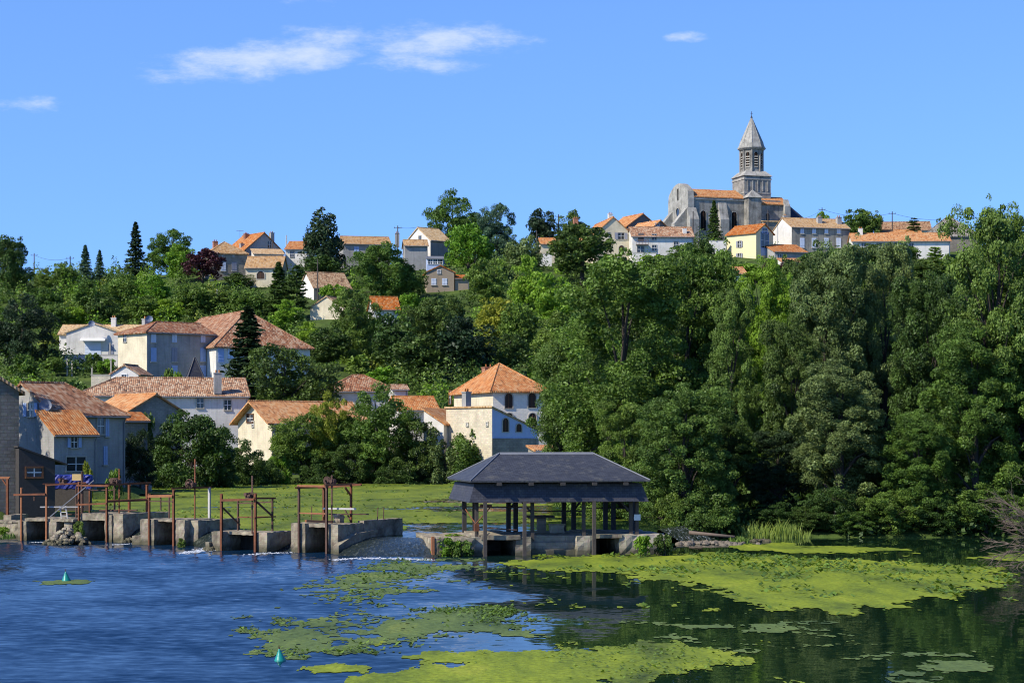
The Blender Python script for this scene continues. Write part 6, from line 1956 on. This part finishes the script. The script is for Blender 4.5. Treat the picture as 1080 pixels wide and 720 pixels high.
# ---- wooded slope
for a in [
    (BT, 'bank3', 'black', 24, 308, 84, 392, 'huge black green yew at the left edge half way up the slope'),
    (BT, 'bush1', 'mid', 30, 372, 40, 405, 'bushy tree at the foot of the black green yew'),
    (BT, 'ball1', 'mid', 57, 377, 26, 396, 'small clipped round tree below the pale bungalow'),
    (BT, 'round1', 'mid', 45, 302, 46, 345, 'mid green tree above the black green yew'),
    (BT, 'round3', 'olive', 62, 318, 40, 350, 'olive green tree left above the pale bungalow'),
    (BT, 'round2', 'mid', 95, 296, 46, 338, 'broad bushy tree above the bungalow roof'),
    (BT, 'round1', 'dark', 108, 312, 44, 350, 'dark tree right behind the bungalow chimney'),
    (BT, 'round3', 'lime', 82, 322, 38, 348, 'light green tree behind the bungalow roof'),
    (BT, 'round3', 'mid', 128, 288, 46, 332, 'bushy tree below the lone tall spruce'),
    (BT, 'round2', 'lime', 160, 292, 48, 334, 'wide light green tree on the slope below the big round crown'),
    (BT, 'round1', 'mid', 150, 310, 46, 346, 'green tree above the big house with the cream end wall'),
    (BT, 'round2', 'lime', 177, 316, 44, 345, 'light green tree above the roof with the dish'),
    (BT, 'round3', 'mid', 206, 298, 50, 338, 'green tree below the dark purple tree'),
    (BT, 'round1', 'olive', 232, 300, 46, 336, 'olive tree in front of the grey pyramid roofed house'),
    (BT, 'round3', 'mid', 262, 302, 44, 340, 'green tree below the cream cottage'),
    (CT, 'spruce1', 'dark', 294, 277, 42, 338, 'ragged dark conifer below the cottages on the left'),
    (CT, 'pine1', 'dark', 313, 281, 40, 338, 'layered pine next to the ragged dark conifer'),
    (BT, 'round2', 'lime', 301, 317, 44, 352, 'bright lime tree above the big mottled hip roof'),
    (BT, 'bush1', 'lime', 352, 298, 30, 322, 'light bush beside the stone cottage with a white gable'),
    
    (BT, 'bank2', 'mid', 372, 300, 66, 386, 'big tree in front of the cream gabled outhouse'),
    (BT, 'round1', 'dark', 346, 344, 56, 390, 'dark tree right of the mottled hip roof'),
    (BT, 'round2', 'lime', 325, 340, 36, 372, 'lime tree at the right end of the mottled hip roof'),
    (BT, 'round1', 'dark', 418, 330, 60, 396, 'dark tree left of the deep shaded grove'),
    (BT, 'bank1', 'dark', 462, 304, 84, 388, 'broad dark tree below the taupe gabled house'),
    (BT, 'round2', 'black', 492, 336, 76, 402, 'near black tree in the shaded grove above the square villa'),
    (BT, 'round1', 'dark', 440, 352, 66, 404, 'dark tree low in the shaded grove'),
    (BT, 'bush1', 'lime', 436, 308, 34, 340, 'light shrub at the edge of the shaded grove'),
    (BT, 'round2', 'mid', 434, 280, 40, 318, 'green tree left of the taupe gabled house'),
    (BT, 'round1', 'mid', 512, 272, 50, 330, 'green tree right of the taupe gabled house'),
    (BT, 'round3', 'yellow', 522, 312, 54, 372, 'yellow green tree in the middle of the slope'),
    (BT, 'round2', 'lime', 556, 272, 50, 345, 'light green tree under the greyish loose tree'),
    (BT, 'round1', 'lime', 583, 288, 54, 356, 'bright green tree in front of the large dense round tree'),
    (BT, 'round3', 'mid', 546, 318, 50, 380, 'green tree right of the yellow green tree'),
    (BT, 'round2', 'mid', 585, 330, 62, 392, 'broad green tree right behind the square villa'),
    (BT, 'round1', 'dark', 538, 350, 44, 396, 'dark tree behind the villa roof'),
    (BT, 'bush1', 'mid', 640, 292, 46, 322, 'bushy green tree on the slope right of the large dense round tree'),
    (BT, 'round1', 'mid', 700, 270, 40, 300, 'green tree below the brown balcony'),
    (BT, 'bush1', 'lime', 690, 268, 34, 286, 'light hedge under the village house terrace'),
    (BT, 'bush1', 'lime', 784, 277, 36, 289, 'bright hedge in front of the yellow house'),
    (BT, 'round3', 'purple', 829, 273, 30, 300, 'purple shrub below the low orange roofs'),
    (BT, 'round2', 'purple', 812, 274, 22, 300, 'smaller purple shrub below the blue loggia'),
    (BT, 'bush1', 'mid', 858, 266, 26, 290, 'dark green shrub at the foot of the long stained house'),
    (BT, 'bush1', 'dark', 745, 252, 22, 276, 'small shrub right of the village house'),
    (BT, 'bush1', 'mid', 385, 372, 50, 402, 'bush above the hip roofed house by the willow'),
    (BT, 'bush1', 'lime', 402, 385, 46, 410, 'light bush right above the hip roofed house by the willow'),
]:
    ptree(a[0], a[1], a[2], a[3], a[4], a[5], None, a[7], group=GH, base=a[6])
# ---- garden plants round the lower houses
for a in [
    ('shrub', 'bush1', 'mid', 175, 386, 22, 275, 'leafy shrub against the blue shuttered big house'),
    ('shrub', 'bush1', 'lime', 191, 390, 20, 272, 'bright shrub left of the tiny well house'),
    ('shrub', 'bush1', 'olive', 98, 371, 20, 319, 'flowering shrub in front of the white garage door'),
    ('shrub', 'bush1', 'lime', 112, 377, 22, 316, 'yellowish shrub at the right of the bungalow terrace'),
    ('shrub', 'bush1', 'olive', 72, 396, 46, 268, 'wide clipped hedge above the satellite dish roof'),
    (CT, 'spruce2', 'black', 262, 325, 88, 272, 'tall dark conifer standing in front of the big mottled hip roof'),
    (BT, 'bank2', 'dark', 299, 358, 128, 258, 'broad dark rounded laurel tree right of the long mill house chimney'),
    ('shrub', 'bush1', 'yellow', 93, 484, 14, 166, 'yellow flowering plant on the retaining wall'),
    ('shrub', 'bush1', 'mid', 118, 492, 22, 166.5, 'low green plant at the right end of the retaining wall'),
    ('shrub', 'bush1', 'dark', 150, 432, 30, 206, 'dark shrub beside the grey gabled barn'),
]:
    ptree(a[0], a[1], a[2], a[3], a[4], a[5], a[6], a[7], 'shrub' if a[0] == 'shrub' else 'tree')
# ---- tall trees added out of view to shade the blue grey houses
tree(BT, 'bank1', 'mid', -55, 172, 23, 14.5, 'tall added shade tree left of the satellite dish house, outside the picture edge')
tree(BT, 'bank2', 'mid', -53, 162, 18, 12, 'added shade tree beside the tall stone mill, outside the picture edge')
# ---- left bank of the pond
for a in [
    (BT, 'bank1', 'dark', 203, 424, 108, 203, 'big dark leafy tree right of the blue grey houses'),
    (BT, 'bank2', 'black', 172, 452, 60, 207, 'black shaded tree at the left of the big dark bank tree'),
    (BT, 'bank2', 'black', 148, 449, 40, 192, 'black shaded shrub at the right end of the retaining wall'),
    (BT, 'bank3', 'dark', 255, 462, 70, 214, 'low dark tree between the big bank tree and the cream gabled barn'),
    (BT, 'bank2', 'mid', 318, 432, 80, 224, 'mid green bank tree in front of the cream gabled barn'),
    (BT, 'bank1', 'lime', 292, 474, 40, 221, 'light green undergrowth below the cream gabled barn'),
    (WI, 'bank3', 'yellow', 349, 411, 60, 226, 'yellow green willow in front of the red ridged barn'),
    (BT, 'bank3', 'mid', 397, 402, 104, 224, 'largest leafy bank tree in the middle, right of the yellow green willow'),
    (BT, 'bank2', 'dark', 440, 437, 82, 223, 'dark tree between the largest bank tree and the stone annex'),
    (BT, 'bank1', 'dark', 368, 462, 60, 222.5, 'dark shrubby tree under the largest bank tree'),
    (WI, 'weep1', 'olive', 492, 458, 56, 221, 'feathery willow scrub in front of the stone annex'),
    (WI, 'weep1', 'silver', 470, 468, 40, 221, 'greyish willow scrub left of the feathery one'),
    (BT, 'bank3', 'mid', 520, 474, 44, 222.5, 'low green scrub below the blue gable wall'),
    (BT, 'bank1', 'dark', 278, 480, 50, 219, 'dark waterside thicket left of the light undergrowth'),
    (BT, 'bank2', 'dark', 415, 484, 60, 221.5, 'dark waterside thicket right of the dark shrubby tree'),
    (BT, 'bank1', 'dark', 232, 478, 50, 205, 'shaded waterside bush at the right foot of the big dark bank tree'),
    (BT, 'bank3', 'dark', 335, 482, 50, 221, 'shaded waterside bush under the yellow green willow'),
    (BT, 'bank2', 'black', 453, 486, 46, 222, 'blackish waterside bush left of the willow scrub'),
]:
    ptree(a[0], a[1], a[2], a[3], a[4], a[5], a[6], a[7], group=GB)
# ---- right bank: the tall wall of trees (distance in metres)
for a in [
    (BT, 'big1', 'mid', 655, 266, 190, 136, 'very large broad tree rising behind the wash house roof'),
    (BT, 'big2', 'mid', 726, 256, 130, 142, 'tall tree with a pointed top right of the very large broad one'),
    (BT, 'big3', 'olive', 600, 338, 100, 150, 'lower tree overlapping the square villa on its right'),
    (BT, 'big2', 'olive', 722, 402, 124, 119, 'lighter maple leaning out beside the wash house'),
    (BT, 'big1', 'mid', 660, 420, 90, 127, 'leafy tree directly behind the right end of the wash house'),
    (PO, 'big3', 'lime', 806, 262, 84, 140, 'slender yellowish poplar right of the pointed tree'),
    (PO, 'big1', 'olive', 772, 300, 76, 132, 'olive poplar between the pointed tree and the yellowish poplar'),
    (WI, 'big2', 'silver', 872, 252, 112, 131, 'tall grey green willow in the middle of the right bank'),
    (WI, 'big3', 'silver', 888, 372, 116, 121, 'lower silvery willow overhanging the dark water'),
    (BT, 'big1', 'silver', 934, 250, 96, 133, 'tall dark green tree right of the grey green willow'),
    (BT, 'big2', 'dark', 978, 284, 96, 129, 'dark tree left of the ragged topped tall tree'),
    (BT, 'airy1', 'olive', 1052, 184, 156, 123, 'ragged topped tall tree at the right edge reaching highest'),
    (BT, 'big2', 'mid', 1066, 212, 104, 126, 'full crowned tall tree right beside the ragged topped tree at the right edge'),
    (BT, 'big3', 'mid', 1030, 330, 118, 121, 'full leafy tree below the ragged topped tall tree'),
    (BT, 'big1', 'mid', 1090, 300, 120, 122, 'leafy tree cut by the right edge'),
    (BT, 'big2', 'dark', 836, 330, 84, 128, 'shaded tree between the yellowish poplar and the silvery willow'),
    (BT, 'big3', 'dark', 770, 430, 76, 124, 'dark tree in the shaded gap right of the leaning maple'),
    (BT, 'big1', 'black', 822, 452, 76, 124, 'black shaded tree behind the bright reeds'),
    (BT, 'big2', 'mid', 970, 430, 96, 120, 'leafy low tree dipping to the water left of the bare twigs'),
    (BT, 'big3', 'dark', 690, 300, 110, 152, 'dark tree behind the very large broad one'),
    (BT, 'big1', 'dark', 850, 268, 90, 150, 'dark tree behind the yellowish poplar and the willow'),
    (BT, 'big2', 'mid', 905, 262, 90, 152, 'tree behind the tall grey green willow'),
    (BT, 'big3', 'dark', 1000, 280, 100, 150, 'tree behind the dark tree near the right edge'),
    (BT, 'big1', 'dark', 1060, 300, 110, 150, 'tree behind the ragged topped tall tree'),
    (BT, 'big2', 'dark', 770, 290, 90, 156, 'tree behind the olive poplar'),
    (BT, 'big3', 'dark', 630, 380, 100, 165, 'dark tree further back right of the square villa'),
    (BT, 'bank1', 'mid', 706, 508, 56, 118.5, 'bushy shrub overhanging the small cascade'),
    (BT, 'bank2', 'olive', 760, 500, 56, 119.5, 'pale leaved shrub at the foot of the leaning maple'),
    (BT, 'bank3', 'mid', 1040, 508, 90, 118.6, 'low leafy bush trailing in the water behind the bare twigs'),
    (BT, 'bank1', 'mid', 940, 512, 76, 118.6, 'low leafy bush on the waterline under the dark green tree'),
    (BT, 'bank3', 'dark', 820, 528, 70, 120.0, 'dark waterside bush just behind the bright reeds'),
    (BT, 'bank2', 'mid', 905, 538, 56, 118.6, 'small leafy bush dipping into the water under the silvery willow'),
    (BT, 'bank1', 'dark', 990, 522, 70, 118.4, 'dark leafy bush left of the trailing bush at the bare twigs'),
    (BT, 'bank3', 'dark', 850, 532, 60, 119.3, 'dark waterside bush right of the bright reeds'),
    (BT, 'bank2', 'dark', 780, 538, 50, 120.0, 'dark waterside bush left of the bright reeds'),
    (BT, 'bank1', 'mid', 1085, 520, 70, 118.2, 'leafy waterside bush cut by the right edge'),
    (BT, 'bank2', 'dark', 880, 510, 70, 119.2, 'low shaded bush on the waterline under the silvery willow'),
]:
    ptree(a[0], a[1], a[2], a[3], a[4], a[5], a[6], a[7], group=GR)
# plants growing out of the quay and piers
def quay_plant(label, px, py, Y, h, wpx, tint, kind='bush1', name='quay_plant'):
    tree(name, kind, tint, X(px, Y), Y, h, wpx / FOC * Y, label, 'plant', 'plants rooted in the old masonry', z=Z(py, Y))


quay_plant('bright ivy mound covering the left end of the wash house quay', 472, 590, 99.6, 1.25, 30, 'lime')
quay_plant('darker ivy beside the bright mound on the wash house quay', 487, 590, 99.3, 1.1, 26, 'mid')
quay_plant('small sapling growing from the right end of the wash house quay', 677, 583, 99.6, 1.0, 22, 'lime')
quay_plant('dark ivy hanging on the right corner of the wash house quay', 700, 584, 100.2, 1.15, 22, 'dark')
quay_plant('green shoots at the back of the wash house quay', 478, 571, 101.5, .5, 22, 'lime')
quay_plant('ivy clump hanging beside the double rusty sluice frame', 83, 569, 112.0, 1.2, 12, 'mid')
quay_plant('weeds at the waterline below the double rusty sluice frame', 79, 574, 112.2, .5, 14, 'lime')
quay_plant('weeds at the right foot of the twin portal sluice gate', 192, 577, 107.6, .6, 10, 'mid')
quay_plant('tuft of weeds on the low sunlit bank wall', 4, 563, 113.8, .5, 16, 'lime')


def thicket():
    """the tangle of scrub that fills the slope between the trees"""
    rnd = np.random.default_rng(77)
    Vs = []; Ts = []; Ms = []
    hb = [(r.matrix_world if False else rm.translation, max(w, d) * .5 + 1.5) for r, rm, w, d, ze, zr in HOUSE.values()]
    cnt = 0
    while cnt < 1050:
        Y = rnd.uniform(248, 470); x = rnd.uniform(-.30, .30) * Y
        bad = False
        for c, rr in hb:
            dx, dy = x - c.x, Y - c.y
            if dx * dx + dy * dy < (rr + 1) ** 2 or (abs(dx) < rr and -16 < dy < 0):
                bad = True; break
        px = CX + x / Y * FOC
        if bad or (52 < px < 150 and 255 < Y < 308):
            continue
        cnt += 1
        h = rnd.uniform(1.5, 4.8); w = rnd.uniform(1.8, 3.8)
        n = 330
        d = fib_dirs(rnd, n); d[:, 2] = np.abs(d[:, 2])
        p = d * np.array([w, w, h]) * rnd.uniform(.6, 1.05, n)[:, None] * (1 + .25 * np.sin(d[:, :1] * 5 + cnt))
        p = p + np.array([x, Y, G(x, Y) - .3])
        P, F = leaves_from(p, d, .45, rnd)
        Vs.append(P); Ts.append(np.clip(rnd.random() * .6 + rnd.uniform(0, .4, n), 0, 1)); Ms.append(np.full(n, rnd.choice(5, p=[.3, .3, .2, .15, .05]), np.int32))
    V = np.concatenate(Vs); F = np.arange(len(V)).reshape(-1, 4)
    o = raw_mesh('hillside_scrub', V, F, [LEAF[k] for k in ('mid', 'olive', 'dark', 'lime', 'yellow')], attr=np.concatenate(Ts), kind='stuff')
    o.data.polygons.foreach_set('material_index', np.concatenate(Ms))
    tag(o, 'tangled scrub and brambles covering the slope between the trees', 'scrub')


thicket()
# undergrowth of the right bank
def undergrowth():
    rnd = np.random.default_rng(31)
    Vs = []; Ts = []
    for cnt in range(230):
        Y = rnd.uniform(119, 170); x = rnd.uniform(10.5, 50) * (1 if Y < 130 else rnd.uniform(.8, 1.4))
        h = rnd.uniform(1.0, 2.6); w = rnd.uniform(1.2, 2.4); n = 260
        d = fib_dirs(rnd, n); d[:, 2] = np.abs(d[:, 2])
        p = d * np.array([w, w, h]) * rnd.uniform(.6, 1.05, n)[:, None] + np.array([x, Y, G(x, Y) - .2])
        P, F = leaves_from(p, d, .34, rnd)
        Vs.append(P); Ts.append(np.clip(rnd.random() * .6 + rnd.uniform(0, .4, n), 0, 1))
    V = np.concatenate(Vs); F = np.arange(len(V)).reshape(-1, 4)
    o = raw_mesh('undergrowth', V, F, LEAF['dark'], attr=np.concatenate(Ts), kind='stuff')
    tag(o, 'dark undergrowth on the right bank below the tall trees', 'undergrowth')


undergrowth()

# ------------------------------------------------------------------ poles, wires, garden walls
POLES = {}


def pole(label, px, top, Y=None, base=None, arm=False, mat='wood', r=.13):
    if base is not None:
        x, Y = hill_at(px, base)
    x = X(px, Y); z0 = G(x, Y); zt = Z(top, Y)
    t = thing('utility_pole', label, 'utility pole', (x, Y, z0), 0, 'utility poles on the hillside')
    mb = MB(); mb.tube((0, 0, -.5), (0, 0, zt - z0), r * 1.2, r * .8, 8); mb.build('post', M[mat], t)
    if arm:
        mb = MB(); mb.bar((-.8, 0, zt - z0 - .5), (.8, 0, zt - z0 - .5), .10)
        for k in (-.7, 0, .7): mb.tube((k, 0, zt - z0 - .45), (k, 0, zt - z0 - .22), .05, .04, 6)
        mb.build('crossarm', M['wood'], t)
    POLES[label] = Vector((x, Y, zt - .4))
    return t


pole('wooden pole right of the large dark tree at the left edge', 36, 267, base=300, arm=True, mat='wood_brown')
pole('wooden pole with a wire among the trees left of the spruces', 74, 270, base=308, arm=True)
pole('short pale pole above the ridge of the mottled hip roof', 229, 305, base=330, mat='pale_metal', r=.12)
pole('dark pole in front of the bright orange roofed house', 287.5, 254, base=292, mat='wood')
pole('pale lattice mast right of the bright orange roofed house', 302, 248, base=290, mat='pale_metal', r=.14)
pole('dark pole in front of the stone cottage with a white gable', 335, 273, base=322, mat='wood')
pole('pale wooden pole right of the stone cottage', 405, 266, base=318, mat='wood')
pole('pole with a short arm left of the tan roofed white gable', 419.5, 238, base=290, arm=True, mat='wood')
pole('pole behind the small dark skyline tree', 589, 226, base=268, arm=True, mat='wood')
pole('pole in front of the church west front', 731, 223, base=266, mat='wood')
pole('pole in front of the church choir', 810, 222, base=266, mat='wood')
pole('pole behind the long stained house roof', 867, 219, Y=462, arm=True)
pole('pole on the skyline above the far brown roof', 941, 223, Y=460, arm=True)
pole('pole beside the lime green ball shaped tree', 501, 258, base=300, mat='wood')
pole('pole left of the large dense round tree', 566, 243, base=290, mat='wood')
pole('pole in front of the brown balcony house', 703, 243, base=272, mat='wood')


def wire(label, a, b, sag=.8, r=.03):
    a = POLES[a] if isinstance(a, str) else Vector(a); b = POLES[b] if isinstance(b, str) else Vector(b)
    mb = MB(); n = 10; prev = a
    for i in range(1, n + 1):
        t = i / n; p = a.lerp(b, t) - Vector((0, 0, sag * 4 * t * (1 - t)))
        mb.tube(prev, p, r, r, 4, 0, False); prev = p
    o = mb.build('overhead_wire', M['cable'])
    tag(o, label, 'wire', 'overhead wires')


wire('thin wire between the two wooden poles on the left skyline', 'wooden pole right of the large dark tree at the left edge', 'wooden pole with a wire among the trees left of the spruces')
wire('thin wire sagging from the long stained house pole to the farmhouse pole', 'pole behind the long stained house roof', 'pole on the skyline above the far brown roof', 1.2)
wire('thin wire from the apse side to the pole behind the long stained house', (X(838, 470), 470, Z(230, 470)), 'pole behind the long stained house roof', .8)
wire('thin wire from the farmhouse pole towards the ragged tall tree', 'pole on the skyline above the far brown roof', (X(1012, 455), 455, Z(231, 455)), .8)
wire('thin wire left of the tan roofed white gable', 'pole with a short arm left of the tan roofed white gable', (X(441, 440), 440, Z(239.5, 440)), .2)


def garden_wall(label, pxa, pxb, Y, py_top, mat='white', th=.3, Yb=None, cap=True):
    Yb = Yb or Y
    xa, xb = X(pxa, Y), X(pxb, Yb)
    L = math.hypot(xb - xa, Yb - Y); z0 = min(G(xa, Y), G(xb, Yb)); zt = Z(py_top, Y)
    t = thing('garden_wall', label, 'wall', (xa, Y, z0), math.atan2(Yb - Y, xb - xa))
    mb = MB(); mb.box(0, L, 0, th, -1.2, zt - z0); mb.build('masonry', M[mat], t)
    mb = MB(); mb.box(-.05, L + .05, -.06, th + .06, zt - z0, zt - z0 + .1); mb.build('coping', M['frame_stone'], t)


garden_wall('white terrace wall below the pale bungalow', 56, 124, 322, 374.5)
garden_wall('low stone garden wall left of the small white outbuilding', 96, 116, 266, 395.5, 'cream_stone')
garden_wall('white garden wall left of the yellow house', 748, 766, 428, 254, 'white')
garden_wall('white terrace wall under the village house balcony', 668, 692, 416, 267, 'white')
garden_wall('white wall fragment among the trees below the small cream house', 566, 582, 425, 268, 'white')


def fence_post(label, px, top, base):
    x, Y = hill_at(px, base); z0 = G(x, Y)
    t = thing('garden_post', label, 'post', (x, Y, z0), 0, 'pale posts of the terraced garden')
    h = max(.9, Z(top, Y) - z0)
    mb = MB(); mb.box(-.10, .10, -.10, .10, -.4, h); mb.build('shaft', M['frame_stone'], t)
    mb = MB(); mb.box(-.15, .15, -.15, .15, h, h + .08); mb.build('cap', M['frame_stone'], t)


for lab, px, top, base in (('pale garden post beside the clipped round tree', 71, 379, 396), ('pale garden post between the clipped round tree and the hedge', 76, 381, 396), ('pale garden post left of the low stone garden wall', 97, 388, 402),
                        ('pale garden post in front of the cream end wall', 117, 379, 398), ('taller pale post at the right end of the bungalow terrace', 116, 362, 381)):
    fence_post(lab, px, top, base)
